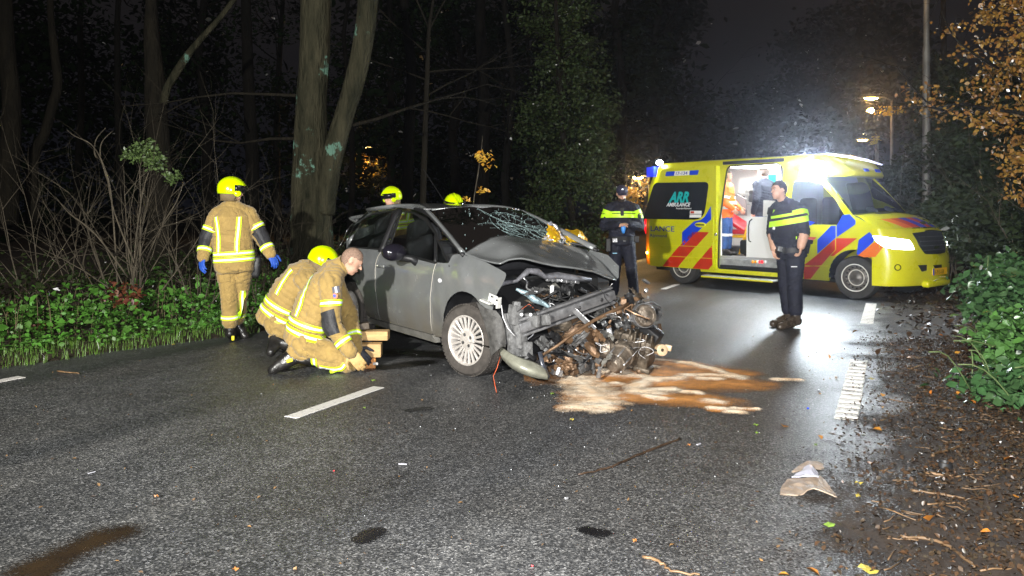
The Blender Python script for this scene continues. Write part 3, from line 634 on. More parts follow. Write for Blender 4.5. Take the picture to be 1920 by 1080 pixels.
# headlamp carrier column and junk on it
mb = MB(); random.seed(21)
for c, s in (((966, 590), (.10, .09, .16)), ((975, 630), (.09, .09, .2)), ((962, 645), (.08, .08, .2)), ((985, 655), (.12, .08, .12)), ((955, 612), (.06, .06, .22)), ((968, 572), (.08, .06, .06)), ((998, 600), (.14, .05, .10)), ((1022, 600), (.12, .05, .09))):
    mb.bbox(cw(*c, 6.45), s, .012, (random.uniform(-.15, .15), random.uniform(-.2, .2), random.uniform(-.4, .4)))
mb.build('headlamp_carrier', mat('grey scuffed plastic', (.13, .13, .13), .55, var=.5, vscale=22, bump=.6, bscale=45), car, auto=40)
mb = MB()
for q in ((978, 590), (995, 590)): mb.lathe(cw(*q, 6.40), ci.to_3x3() @ Vector((0, -1, 0)), [(0, .014), (.008, .013), (.009, 0)], 12)
mb.build('bolt', M_WHT, car, True)
# broken bumper corner lying on the road: pale outer skin with black inside
rows = [[W(938, 648, 6.55), W(955, 662, 6.4), W(975, 672, 6.3), W(1000, 680, 6.3), W(1020, 690, 6.35)],
        [W(939, 662, 6.5), W(955, 676, 6.32), W(975, 688, 6.22), W(1002, 697, 6.22), W(1026, 704, 6.3)],
        [W(944, 672, 6.5), W(960, 688, 6.35), W(982, 700, 6.27), W(1005, 707, 6.28), W(1028, 710, 6.35)]]
G = crv(rows, 5, 4); nu = len(G[0]); V = []
for r in G:
    for p in r: q = Vector(p); q.z = max(q.z, .012); V.append(tuple(q))
o = mobj('bumper_corner', cl(V), [(j*nu+i, j*nu+i+1, (j+1)*nu+i+1, (j+1)*nu+i) for j in range(len(G)-1) for i in range(nu-1)], mat('pale scratched bumper skin', (.27, .27, .215), .4, metal=.2, var=.25, vscale=12, coat=.3), car, True)
sm = o.modifiers.new('s', 'SOLIDIFY'); sm.thickness = .012
mb = MB(); random.seed(3)
for k in range(26):
    t = random.random(); px = 945+75*t; py = 650+42*t+random.uniform(-10, 14); mb.bbox(cw(px, py, 6.42+random.uniform(0, .1)), (random.uniform(.03, .10), random.uniform(.02, .05), random.uniform(.02, .08)), .006, [random.uniform(-1, 1) for _ in range(3)])
mb.build('bumper_inner', M_BLK, car, auto=40)
T('bumper_strut', [(1012, 660, 6.36), (1018, 685, 6.33), (1030, 708, 6.33)], [.02, .022, .012], mat('bluish black plastic', (.05, .055, .07), .3, coat=.4, var=.4, vscale=30), flat=.6)
# bent rods, hoses, cables
T('bent_rod', [(1018, 665, 6.32), (1045, 648, 6.32), (1080, 622, 6.4), (1115, 600, 6.5), (1152, 582, 6.6), (1178, 570, 6.7)], [.012, .012, .011, .016, .018, .016], M_RUST, 6)
T('bent_rod', [(1172, 578, 6.55), (1190, 588, 6.5), (1218, 598, 6.5)], .007, mat('copper pipe', (.5, .32, .2), .4, metal=.6), 6)
T('cable', [(940, 572, 6.35), (943, 595, 6.32), (952, 615, 6.32), (965, 630, 6.33)], .004, M_WHT, 6)
T('cable', [(938, 668, 6.3), (932, 690, 6.2), (925, 705, 6.3), (928, 722, 6.22), (931, 736, 6.2)], .0032, mat('red wire', (.5, .09, .03), .4), 5)
T('cable', [(970, 585, 6.36), (985, 572, 6.34), (1000, 575, 6.34), (1006, 590, 6.36)], .003, M_RUB, 5)
T('cable', [(978, 580, 6.35), (992, 570, 6.34), (1005, 582, 6.36)], .002, MATS['red wire'], 5)
random.seed(44)
for k in range(26):
    px = random.uniform(1000, 1225); py = random.uniform(560, 660) if px > 1090 else random.uniform(535, 590); P = [(px, py, 6.65+random.uniform(0, .3)+(px-1000)*.0009)]
    for j in range(4): px += random.uniform(-22, 26); py += random.uniform(-14, 16); P.append((px, py, P[-1][2]+random.uniform(-.05, .05)))
    T('hose', [tuple(p) for p in smooth_poly(P, 4)], random.choice([.004, .006, .010, .014]), random.choice([M_RUB, M_BLK, M_DSTEEL, M_STEEL, M_BLK]), 6)
# turquoise-grey linkage seen deep in the bay
T('linkage', [(968, 542, 6.75), (990, 552, 6.8), (1000, 560, 6.8), (1022, 570, 6.8), (1045, 586, 6.8)], [.012, .028, .03, .02, .02], mat('pale anodised metal', (.28, .38, .42), .4, metal=.4, var=.5, vscale=25, bump=.5), jit=.2)
mb = MB(); mb.bbox(cw(1035, 545, 6.85), (.03, .03, .1), .008, (.2, .3, 0)); mb.build('fuse', M_WHT, car, True)
# the gearbox and engine hanging out of the bay
def rough(name, c, r, m, rot=(0, 0, 0), jit=.06, nu=14, nv=10):
    mb = MB(); mb.ell(cw(*c), r, rot, nu, nv, jit); return mb.build(name, m, car, auto=38)
rough('gearbox', (1072, 618, 6.85), (.24, .12, .13), M_RUST, (0, .3, .9)); rough('gearbox_cover', (1045, 600, 6.7), (.13, .06, .10), M_ENG, (0, .5, .6))
mb = MB(); mb.bbox(cw(1092, 596, 6.55), (.05, .01, .2), .004, (.1, -.9, .3)); mb.bbox(cw(1104, 604, 6.53), (.03, .01, .16), .004, (.1, -.9, .3)); mb.build('heat_shield', M_STEEL, car)
e_ = MB(); R3 = Euler((.15, .2, .5)).to_matrix(); e_.bbox(cw(1198, 655, 6.95), (.26, .24, .26), .03, R3)
for k in range(5): e_.bbox(cw(1180+k*10, 640+k*3, 6.80), (.016, .05, .22), .006, R3)
e_.bbox(cw(1175, 626, 6.9), (.18, .2, .08), .02, R3); e_.bbox(cw(1206, 690, 6.9), (.16, .14, .05), .02, R3)
e_.build('engine_block', M_ENG, car, auto=35)
a = cw(1150, 685, 6.62); b = cw(1178, 652, 6.85); ax = (b-a).normalized()
mb = MB(); mb.lathe(a, ax, [(-.02, .0), (-.02, .05), (0, .07), (.03, .078), (.035, .092), (.06, .092), (.065, .08), (.16, .088), (.165, .105), (.2, .105), (.22, .09), (.32, .1)], 22); mb.build('starter_motor', M_ALU, car, auto=30)
mb = MB()
for k in range(6):
    t = 2*PI*k/6; u_, v_ = basis(ax); mb.tube([a+(u_*math.cos(t)+v_*math.sin(t))*.085+ax*.02, a+(u_*math.cos(t)+v_*math.sin(t))*.095+ax*.2], .008, 6)
mb.build('bolt', M_STEEL, car, True)
rough('engine_mount', (1135, 660, 6.85), (.08, .09, .12), M_ALU, (0, .2, .2), .16); rough('turbo_housing', (1180, 580, 7.0), (.11, .09, .10), M_ALU, (0, .4, .4), .2); rough('engine_mount', (1165, 655, 6.95), (.12, .09, .1), M_ALU, (.3, .2, .2), .14)
a = cw(1205, 592, 6.85); ax = Vector((ci.to_3x3() @ Vector((.25, -.9, .15)))).normalized()
mb = MB(); mb.lathe(a, ax, [(.1, 0), (.1, .02), (.09, .055), (.095, .06), (.09, .085), (.07, .095), (.0, .098), (-.08, .095)], 20); mb.build('alternator', M_ALU, car, auto=30)
mb = MB(); mb.lathe(a+ax*.03, ax, [(.02, .1), (.02, .106), (-.04, .106), (-.04, .1)], 20); mb.build('alternator_ring', M_STEEL, car)
mb = MB(); mb.bbox(cw(1218, 628, 6.95), (.20, .12, .16), .02, (.2, .6, .4)); mb.build('engine_cover', M_BLK, car, auto=40)
a = cw(1238, 656, 6.9); ax = Vector(ci.to_3x3() @ Vector((.2, -.95, .1))).normalized()
mb = MB(); mb.lathe(a, ax, [(.05, .015), (.05, .03), (.045, .05), (.02, .052), (-.06, .045)], 16); mb.bbox(cw(1253, 652, 6.9), (.06, .03, .05), .006, (0, .2, .5)); mb.build('thermostat_housing', mat('sandy cast metal', (.55, .40, .25), .5, metal=.2, var=.3, vscale=30), car, auto=40)
T('engine_mount', [(1218, 668, 6.95), (1212, 690, 6.9), (1195, 697, 6.85)], [.03, .028, .02], M_RUST)
# rubble under the front
random.seed(9); mb = MB(); mb2 = MB(); mb3 = MB()
for k in range(150):
    px = random.uniform(1005, 1130); py = random.uniform(640, 700); d = 6.5+(700-py)*.008+random.uniform(0, .25); t = random.choice([mb, mb, mb2, mb3])
    p = cw(px, py, d)
    if p.z > .02: t.bbox(p, (random.uniform(.02, .11), random.uniform(.01, .05), random.uniform(.01, .06)), .004, [random.uniform(-2, 2) for _ in range(3)])
for k in range(170):
    px = random.gauss(1180, 32); py = random.gauss(610, 32); 
    if py > 690 or px > 1240: continue
    p = cw(px, py, 6.85+random.uniform(0, .3)); t = random.choice([mb, mb2, mb2, mb3]); t.bbox(p, (random.uniform(.015, .08), random.uniform(.01, .05), random.uniform(.01, .06)), .004, [random.uniform(-2, 2) for _ in range(3)])
tag(mb.build('engine_debris', M_RUST, car, auto=40), kind='stuff'); tag(mb2.build('engine_debris', M_DSTEEL, car, auto=40), kind='stuff'); tag(mb3.build('engine_debris', M_STEEL, car, auto=40), kind='stuff')
mb = MB(); mb.box(cw(1070, 655, 7.15), (.1, 1.0, .36), (0, 0, 0)); mb.build('subframe', M_BLK, car)
for c, r in (((1110, 655), .04), ((1065, 672), .03), ((1045, 690), .028)): rough('sump_piece', (*c, 6.6), (r*2, r, r), M_RUST, (0, random.random(), random.random()), .2)
def crumple(px, py, d, sx_, sz_, m, seed, name='crumpled_sheet'):
    rn = random.Random(seed); c = cw(px, py, d); R3 = Euler((rn.uniform(-1, 1), rn.uniform(-1, 1), rn.uniform(-2, 2))).to_matrix(); n = 7; V = []
    for j in range(n):
        for i in range(n):
            u, v = i/(n-1)-.5, j/(n-1)-.5; q = Vector((u*sx_*(1+.3*rn.uniform(-1, 1)*(abs(v) > .4)), v*sz_*(1+.3*rn.uniform(-1, 1)*(abs(u) > .4)), .28*min(sx_, sz_)*noise.noise(Vector((u*4+seed, v*4, seed*.7)))+rn.uniform(-.004, .004))); p = R3 @ q+c; V.append((p.x, p.y, max(.01, p.z)))
    o = mobj(name, V, [(j*n+i, j*n+i+1, (j+1)*n+i+1, (j+1)*n+i) for j in range(n-1) for i in range(n-1)], m, car); s_ = o.modifiers.new('s', 'SOLIDIFY'); s_.thickness = .004; return o
random.seed(61)
for k in range(46):
    z_ = k % 3
    px, py, d_ = (random.gauss(1165, 32), random.gauss(590, 22), 6.95) if z_ == 0 else ((random.uniform(1020, 1150), random.uniform(622, 690), 6.6) if z_ == 1 else (random.uniform(975, 1120), random.uniform(535, 575), 6.9))
    if px > 1225: continue
    crumple(px, py, d_+random.uniform(-.1, .15), random.uniform(.08, .24), random.uniform(.06, .15), random.choice([M_BLK, M_BLK, M_DSTEEL, M_DSTEEL, M_RUST, M_GREYD, M_ENG]), k)
for k in range(30):
    px = random.uniform(965, 1215); py = random.uniform(540, 670); P = [(px, py, 6.5+random.uniform(0, .25))]
    for j in range(5): px += random.uniform(-16, 18); py += random.uniform(-4, 14) if j > 1 else random.uniform(-14, 6); P.append((min(px, 1235), min(py, 698), P[-1][2]+random.uniform(-.05, .06)))
    T('cable', [tuple(p) for p in smooth_poly(P, 4)], random.choice([.0022, .003, .0045]), random.choice([M_RUB, M_RUB, M_BLK, M_STEEL, M_RUST, M_WHT]), 5)
# gold and silver rescue blanket bunched up behind the bonnet
def foil(pts, dr, jit=.05, seed=1, name='rescue_blanket'):
    pass
random.seed(12)
def foil_mesh(rows, amp, seed):
    G = crv([[tuple(at(*p)) for p in r] for r in rows], 4, 4); nu = len(G[0]); V = []
    for j, r in enumerate(G):
        for i, p in enumerate(r):
            random.seed(seed*1000+j*50+i); V.append(tuple(Vector(p)+Vector([random.uniform(-amp, amp) for _ in range(3)])))
    return V, [(j*nu+i, j*nu+i+1, (j+1)*nu+i+1, (j+1)*nu+i) for j in range(len(G)-1) for i in range(nu-1)]
M_GOLD = mat('gold foil', (.85, .52, .02), .3, metal=.6, bump=.6, bscale=25, bdist=.02); M_SILF = mat('silver foil', (.72, .74, .82), .25, metal=.7, bump=.6, bscale=25, bdist=.02)
bl = empty('rescue_blanket', at(1060, 460, 8.2), 0, 'crumpled gold and silver foil rescue blanket heaped between windscreen and bonnet', 'blanket')
for rws, m, sd in (([[(1027, 416, 8.1), (1040, 428, 8.1), (1050, 436, 8.15)], [(1026, 434, 8.0), (1040, 440, 7.98), (1054, 445, 8.1)], [(1028, 450, 7.95), (1042, 456, 7.9), (1058, 456, 8.05)]], M_GOLD, 1),
                   ([[(1050, 432, 8.3), (1070, 430, 8.35), (1090, 434, 8.4), (1103, 448, 8.4)], [(1050, 446, 8.1), (1068, 444, 8.1), (1088, 447, 8.2), (1102, 455, 8.3)], [(1046, 456, 8.05), (1066, 457, 8.0), (1086, 459, 8.1), (1099, 461, 8.2)]], M_GOLD, 2),
                   ([[(1026, 417, 8.05), (1036, 416, 8.1), (1046, 428, 8.12)], [(1030, 421, 8.0), (1038, 424, 8.0), (1050, 436, 8.05)]], M_SILF, 3),
                   ([[(1030, 436, 8.0), (1020, 446, 7.9), (1036, 447, 7.92)], [(1030, 445, 7.95), (1016, 453, 7.85), (1038, 455, 7.88)]], M_SILF, 4),
                   ([[(1049, 438, 8.05), (1056, 444, 8.02), (1062, 446, 8.05)], [(1053, 446, 8.0), (1057, 450, 7.98), (1058, 452, 8.02)]], M_SILF, 5),
                   ([[(1082, 434, 8.42), (1094, 440, 8.42), (1103, 452, 8.42)], [(1084, 437, 8.38), (1092, 444, 8.38), (1099, 453, 8.38)]], M_SILF, 6),
                   ([[(1026, 455, 7.8), (1040, 457, 7.75), (1048, 458, 7.8)], [(1027, 459, 7.75), (1038, 461, 7.7), (1046, 462, 7.75)]], M_GOLD, 7)):
    V, F = foil_mesh(rws, .014, sd); mobj('foil_sheet', V, F, m, bl, False, world=True)
# ------------------------------------------------ the yellow ambulance standing across the road
AO = Vector((5.44, 12.69, 0)); AF = Vector((.63, -.777, 0)).normalized()
M_YEL = mat('fluorescent yellow paint', (.58, .585, .004), .3, var=.06, vscale=3, coat=.5, bump=.03, bscale=40)
M_YEL2 = mat('yellow bumper plastic', (.68, .66, .01), .3, var=.05, vscale=3, coat=.4)
M_BLUE = mat('blue reflective film', (.004, .05, .62), .35, coat=.3)
M_RED = mat('red reflective film', (.55, .03, .008), .35, coat=.3, var=.1, vscale=8)
M_ORG = mat('orange film', (.75, .16, .01), .35, coat=.3)
M_TINT = mat('black tinted glass', (.006, .009, .012), .06, coat=1)
M_AMB = mat('amber lens', (.95, .38, .01), .25, coat=.5)
M_TEAL = mat('teal lettering', (.0, .42, .42), .4); M_WTXT = mat('white lettering', (.8, .8, .8), .4); M_BTXT = mat('dark blue lettering', (.01, .03, .30), .4)
M_WALL = mat('white interior panel', (.82, .82, .80), .35)
M_GREYP = mat('grey metal sill', (.45, .46, .46), .4, metal=.4, var=.3, vscale=12)
amb = empty('ambulance', AO, math.atan2(AF.y, AF.x), 'yellow ambulance with blue and red stripes and open side door parked across the road', 'ambulance')
def AI(x, z):
    a = float(np.interp(z, [.25, .45, .8, 1.2, 2.0, 2.28, 2.36, 2.40], [.05, .01, 0, .01, .09, .13, .20, .32]))
    if x < -4.2: a += .22*min(1.2, (-4.2-x)/.32)**2.5
    return a
def aside(u, v, l=0): return (u, AI(u, v)-l, v)
def amirr(u, v, l=0): return (u, 2.0-AI(u, v)+l, v)
def A(px, py): return P2(px, py, AO, AF, AI)
def Aa(zx, zy): return A(1180+zx/3.6, 270+zy/3.6)
def Ab(zx, zy): return A(1420+zx/3, 260+zy/3)
ca = Matrix.Rotation(-amb.rotation_euler.z, 4, 'Z') @ Matrix.Translation(-AO)
# nose: plan curve around the front
NC = smooth_poly([(.30, 0), (.46, .015), (.60, .08), (.71, .20), (.79, .38), (.84, .62), (.865, .85), (.87, 1.0)], 6); NC = [tuple(p) for p in NC]; NC += [(p[0], 2-p[1]) for p in reversed(NC[:-1])]
NL = [0]
for i in range(1, len(NC)): NL.append(NL[-1]+math.dist(NC[i], NC[i-1]))
def nose(t, z, l=0):
    x = float(np.interp(t, NL, [p[0] for p in NC])); y = float(np.interp(t, NL, [p[1] for p in NC])); x2 = float(np.interp(t+.02, NL, [p[0] for p in NC])); y2 = float(np.interp(t+.02, NL, [p[1] for p in NC])); x0 = float(np.interp(t-.02, NL, [p[0] for p in NC])); y0 = float(np.interp(t-.02, NL, [p[1] for p in NC]))
    n = Vector((y2-y0, -(x2-x0), 0)); n = n.normalized() if n.length > 0 else Vector((1, 0, 0))
    k = min(1, max(0, (x-.3)/.35)); lean = float(np.interp(z, [.2, .35, .6, .75, .95, 1.1, 1.2], [-.07, -.01, 0, -.02, -.06, -.13, -.2]))*k
    return (x+lean+n.x*l, y+n.y*l, z)
NG = [(t, z) for t in np.arange(0, NL[-1], .02) for z in np.arange(.2, 1.3, .015)]
_p = [AO+Matrix.Rotation(amb.rotation_euler.z, 3, 'Z') @ Vector(nose(*q)) for q in NG]; NPX = np.array([(960+p.x/p.y*FOC, 395-(p.z-CAMH)/p.y*FOC) for p in _p]); _vis = np.array([q[0] < NL[-1]*.72 for q in NG])
def NZ(zx, zy, s=6.353, ox=1620, oy=400):
    d = np.hypot(NPX[:, 0]-ox-zx/s, NPX[:, 1]-oy-zy/s)+(~_vis)*1e3; i = int(np.argmin(d)); return NG[i]
# body side with openings
AARC = arc(.01, .36, .44, 186, 0, 18); RARC = arc(-3.47, .36, .43, 6, 174, 16)
door_o = [(-2.60, .36, .04), (-2.57, 1.2, .1), (-2.47, 2.24, .10), (-1.34, 2.24, .14), (-1.29, 1.3, .05), (-1.31, .36, .05)]
winf = [(-1.16, 1.19, .06), (-1.12, 1.93, .1), (-.64, 1.92, .08), (-.33, 1.60, .05), (-.06, 1.19, .03)]
outl = [(-4.0, .30, .05), (-4.5, .34, .05), (-4.53, .70, .02), (-4.47, 1.55, .05), (-4.22, 2.2, .1), (-4.05, 2.36, .05), (-.80, 2.36, .05), (-.62, 2.02, .05), (-.02, 1.34, .03), (.30, 1.19, 0), (.37, .90, .0), (.37, .50, 0)]
outl = outl+[(.44, .36, 0)][:0]+[(p[0], p[1], 0) for p in reversed(AARC)]+[(-.45, .27, 0), (-3.02, .27, 0)]+[(p[0], p[1], 0) for p in RARC]
bodyp = roundc(outl, .02, 3)
panel('body_side', bodyp, aside, M_YEL, amb, .03, .10, holes=[roundc(door_o, .05, 4), roundc(winf, .05, 4)])
panel('body_side', bodyp, amirr, M_YEL, amb, .03, .16, holes=[roundc(winf, .05, 4)])
panel('door_window', roundc(winf, .05, 4), lambda u, v, l=0: aside(u, v, l-.012), mat('dark cab glass', (.10, .12, .13), .03, trans=1, ior=1.3), amb, 0, .15)
panel('door_window', roundc(winf, .05, 4), lambda u, v, l=0: amirr(u, v, l-.012), MATS['dark cab glass'], amb, 0, .15)
# nose skin
V, F = [], []; ts = np.linspace(0, NL[-1], 60); zs = [.25, .30, .36, .45, .55, .65, .75, .85, .95, 1.02, 1.09, 1.14]
for z in zs:
    for t in ts: V.append(nose(t, z))
nt = len(ts); F = [(j*nt+i, j*nt+i+1, (j+1)*nt+i+1, (j+1)*nt+i) for j in range(len(zs)-1) for i in range(nt-1)]
mobj('bumper', V, F, M_YEL2, amb, True)
# bonnet between the nose top and the windscreen
V = []; F = []; nb = len(NC)
for j in range(9):
    k = j/8
    for i, (x, y) in enumerate(NC):
        fx, fy, fz = nose(NL[i], 1.14); bx = -.06+.10*math.sin(PI*y/2); q = k**.85
        V.append((fx+(bx-fx)*k, fy+(.06+(y/2)*1.88-fy)*k, 1.14+(.21)*(1-(1-k)**2.0)+.04*math.sin(PI*y/2)*math.sin(PI*min(1, k+.3)/2)))
    if j: F += [((j-1)*nb+i, (j-1)*nb+i+1, j*nb+i+1, j*nb+i) for i in range(nb-1)]
mobj('bonnet', V, F, M_YEL, amb, True)
def bonnetf(k, t, l=0):
    y = float(np.interp(t, NL, [p[1] for p in NC])); fx, fy, fz = nose(t, 1.14); bx = -.06+.10*math.sin(PI*y/2)
    return (fx+(bx-fx)*k, fy+(.06+(y/2)*1.88-fy)*k, 1.14+.21*(1-(1-k)**2.0)+.04*math.sin(PI*y/2)*math.sin(PI*min(1, k+.3)/2)+l)
for (t0, t1), m in (((.62, .82), M_ORG), ((.82, 1.02), M_RED), ((1.02, 1.22), M_BLUE), ((1.24, 1.40), M_RED), ((1.40, 1.6), M_BLUE)):
    panel('bonnet_stripe', [(0.0, t0+.05), (0.0, t1+.05), (.38, t1-.15), (.38, t0-.15)], lambda u, v, l=0: bonnetf(u, v, l+.006), m, amb, .003, .05)
panel('bonnet_vent', [(.74, .75), (.92, .75), (.92, 1.25), (.74, 1.15)], lambda u, v, l=0: bonnetf(u, v, l+.006), M_BLK, amb, .004, .06)
# windscreen, roof, roof front
def wsA(u, v, l=0):
    a = Vector((-.0, .08, 1.345)).lerp(Vector((-.0, 1.92, 1.345)), u); b = Vector((-.62, .17, 2.0)).lerp(Vector((-.62, 1.83, 2.0)), u); p = a.lerp(b, v); return p+Vector((.13*math.sin(PI*u)+l, 0, .02*math.sin(PI*v)+l))
V = [tuple(wsA(i/10, j/6)) for j in range(7) for i in range(11)]; mobj('windscreen', V, [(j*11+i, j*11+i+1, (j+1)*11+i+1, (j+1)*11+i) for j in range(6) for i in range(10)], M_TINT if False else MATS['dark cab glass'], amb, True)
xs = [-4.05, -3.5, -2.8, -2.0, -1.4, -1.0, -.8]; V = []; F = []
for i, x in enumerate(xs):
    y0 = AI(x, 2.36)
    V += [(x, y0+(2-2*y0)*k/10, 2.355+.06*math.sin(PI*k/10)**.6) for k in range(11)]
    if i: F += [((i-1)*11+k, (i-1)*11+k+1, i*11+k+1, i*11+k) for k in range(10)]
mobj('roof', V, F, M_YEL, amb, True)
# roof fairing over the cab with warning lights
V = []; F = []
prof = [(-.8, 2.36, .19), (-.66, 2.32, .20), (-.50, 2.22, .25), (-.34, 2.10, .36), (-.24, 2.02, .50), (-.36, 1.99, .30), (-.62, 1.99, .17)]
for i, (x, z, y0) in enumerate(prof):
    V += [(x+.10*math.sin(PI*k/12)**.8*(1 if i > 1 else 0)*(.6 if i == 6 else 1), y0+(2-2*y0)*k/12, z+.06*math.sin(PI*k/12)**.6*(1 if i < 3 else .5 if i < 4 else 0)) for k in range(13)]
    if i: F += [((i-1)*13+k, (i-1)*13+k+1, i*13+k+1, i*13+k) for k in range(12)]
F += [tuple(i*13 for i in range(7)), tuple(i*13+12 for i in reversed(range(7)))]
mobj('roof_fairing', V, F, M_YEL, amb, True)
mb = MB(); mb.tube([(-.60, .22, 2.37), (-.42, .6, 2.33), (-.30, 1.0, 2.28), (-.28, 1.5, 2.22)], [.02, .035, .035, .02], 8, flat=.6); mb.build('roof_light_strip', mat('lit white light bar', (.8, .8, .9), .2, emit=(.75, .75, 1), estr=1.4), amb, True)
for q in ((-.22, .85, 2.1), (-.2, 1.2, 2.1)):
    mb = MB(); mb.bbox(q, (.02, .16, .06), .008, (0, -.5, 0)); mb.build('warning_light', M_BLUE, amb)
# rear face
mb = MB(); rp_ = [(-4.5, .34), (-4.53, .70), (-4.47, 1.55), (-4.22, 2.2), (-4.05, 2.36)]
mb.ring([[(x, AI(x, z)+.01, z), (x-.05, .4, z), (x-.06, 1.0, z), (x-.05, 1.6, z), (x, 1.99-AI(x, z), z)] for x, z in rp_], cap=False); mb.build('rear_doors', M_YEL, amb)
mb = MB(); mb.tube([(-4.47, .19, .96), (-4.50, .16, 1.1), (-4.47, .18, 1.27)], .045, 8); mb.build('tail_light', mat('lit red lens', (.6, .004, .01), .2, emit=(1, .01, .02), estr=1.2), amb, True)
mb = MB(); mb.ring([[(x, y, z) for x, y in ((-4.44, .12), (-4.2, .06), (-4.0, .3), (-4.2, .5))] for z in (2.30, 2.2, 2.1)][::-1]); mb.build('blue_roof_beacon', mat('blue beacon lens', (.02, .04, .75), .15, coat=1, emit=(.05, .06, 1), estr=.25), amb)
# D pillar: orange reflector strip, amber lamp's glow put into its colour
cs = [Aa(*p) for p in ((62, 690), (62, 740), (80, 795), (152, 820), (152, 545), (100, 545))]
cs = [(-4.50, .95, .02), (-4.49, .55, .02), (-4.42, .36, .05), (-4.22, .33, .02), (-4.22, 1.24, .02), (-4.42, 1.24, .02)]
panel('corner_panel', roundc(cs), aside, M_AMB, amb, .004, .06, lift=.003)
q = Aa(123, 733); mb = MB(); mb.ell((q[0], AI(*q)-.01, q[1]), (.03, .02, .03)); mb.build('marker_light', mat('lit amber lamp', (1, .5, .1), .3, emit=(1, .55, .12), estr=14), amb, True)
lamp('marker_glow', 'POINT', (q[0], AI(*q)-.12, q[1]), 3.2, (1, .42, .04), size=.03, parent=amb)
# sliding door, slid open over the rear quarter
def sd(u, v, l=0): return (u, AI(max(u, -4.2), v)-.075-l, v)
SD = [(-4.20, .32, .05), (-4.20, 1.25, .01), (-4.05, 2.05, .08), (-3.98, 2.24, .06), (-2.66, 2.27, .05), (-2.66, .32, .03)]
sdo = panel('sliding_door', roundc(SD), sd, M_YEL, amb, .05, .08)
wd = [Aa(*p) for p in ((120, 505), (185, 262), (555, 257), (520, 512))]; wd = [(wd[0][0]-.0, wd[0][1], .05), (wd[1][0], wd[1][1], .1), (wd[2][0], wd[2][1], .1), (wd[3][0], wd[3][1], .22)]
panel('door_window', roundc(wd), lambda u, v, l=0: sd(u, v, l+.004), M_TINT, sdo, .006, .08)
def dec(name, pts, m, fn=sd, lift=.004, par=None, r=.0): return panel(name, roundc(pts, r, 2), fn, m, par or amb, .003, .09, lift=lift)
bs = [Aa(*p) for p in ((568, 420), (570, 508), (374, 690), (374, 595), (455, 522), (500, 512), (527, 490))]; bs = [(min(p[0], -2.675), p[1]) for p in bs]
dec('blue_stripe', bs, M_BLUE, par=sdo)
b0, b1 = -3.92, .325; k = .75
def diag(x0, x1, z0, z1, xmax=-2.675):
    # parallelogram leaning right, clipped at xmax; x = x0 + (z - z0)*slope
    s = 1.06; P_ = [(x0, z0), (x1, z0)]
    a = x1+(z1-z0)*s; b = x0+(z1-z0)*s
    if a > xmax: zc = z0+(xmax-x1)/s; P_ += [(xmax, zc), (xmax, z1)] if b < xmax else [(xmax, zc), (xmax, z0+(xmax-x0)/s)]
    else: P_ += [(a, z1)]
    if b < xmax: P_ += [(b, z1)]
    return P_
dec('red_stripe', diag(-3.88, -3.50, .325, .53), M_RED, par=sdo); dec('red_stripe', diag(-3.65, -3.27, .54, .74), M_RED, par=sdo); dec('red_stripe', diag(-3.42, -3.03, .75, 1.02), M_RED, par=sdo)
dec('red_stripe', diag(-3.15, -2.78, .325, .53), M_RED, par=sdo); dec('red_stripe', [(-2.92, .54), (-2.675, .54), (-2.675, .78)], M_RED, par=sdo)
for z in (.535, .745): dec('trim_line', [(-4.19, z-.004), (-2.67, z-.004), (-2.67, z+.004), (-4.19, z+.004)], M_YEL2, lift=.008, par=sdo)
pl = [Aa(*p) for p in ((262, 185), (488, 175), (488, 205), (260, 211))]; x0, x1 = pl[0][0], pl[1][0]; z0, z1 = 2.10, 2.19
dec('blue_stripe', [(x0, z0), (x0+.02, z1), (x0+.24, z1), (x0+.22, z0)], M_BLUE, r=.015, par=sdo); dec('blue_stripe', [(x1-.22, z0), (x1-.22, z1), (x1, z1), (x1-.02, z0)], M_BLUE, r=.015, par=sdo)
dec('number_plate_panel', [(x0+.225, z0), (x0+.235, z1), (x1-.225, z1), (x1-.225, z0)], M_WALL, par=sdo)
text_mesh('17-134', .085, sd, M_BTXT, sdo, lift=.009, origin=(x0+.25, 2.115), sx=1.25, bold=.002)
lt = Aa(152, 592); text_mesh('LANCE', .145, sd, M_BTXT, sdo, lift=.007, origin=(-4.17, 1.015), sx=1.35, bold=.002)
text_mesh('Rijnmond', .085, sd, M_BTXT, sdo, lift=.007, origin=(-4.17, .90), sx=1.3, bold=.001)
a_ = Aa(283, 396); text_mesh('ARR', .275, sd, M_TEAL, sdo, lift=.011, origin=(a_[0]+.02, a_[1]+.01), sx=.88, shear=.30, bold=.012)
a_ = Aa(270, 421); text_mesh('AMBULANCE', .098, sd, M_WTXT, sdo, lift=.011, origin=(a_[0], a_[1]), sx=.98, shear=.25, bold=.003)
text_mesh('Rotterdam-Rijnmond', .045, sd, M_WTXT, sdo, lift=.011, origin=(a_[0]+.24, a_[1]-.055), sx=.95, bold=.0005)
for z_ in (1.29, 1.36):
    st_ = dec('sticker', [(-3.20, z_), (-3.20, z_+.058), (-2.93, z_+.058), (-2.93, z_)], M_WALL, lift=.01, par=sdo)
dec('sticker', [(-3.18, 1.37), (-3.18, 1.41), (-3.1, 1.41), (-3.1, 1.37)], M_RED, lift=.013, par=sdo)
hq = Aa(497, 545); mb = MB(); mb.ell((hq[0], sd(*hq)[1]-.005, hq[1]), (.13, .022, .05), nu=20); mb.build('handle_recess', M_YEL2, sdo, True)
mb = MB(); mb.bbox((hq[0]+.01, sd(*hq)[1]-.03, hq[1]), (.2, .02, .025), .01); mb.build('handle', M_BLK, sdo, True)
mb = MB(); mb.box((-2.63, .02, 1.3), (.035, .12, 1.9), (0, .0, 0)); mb.build('door_edge', M_YEL, amb)
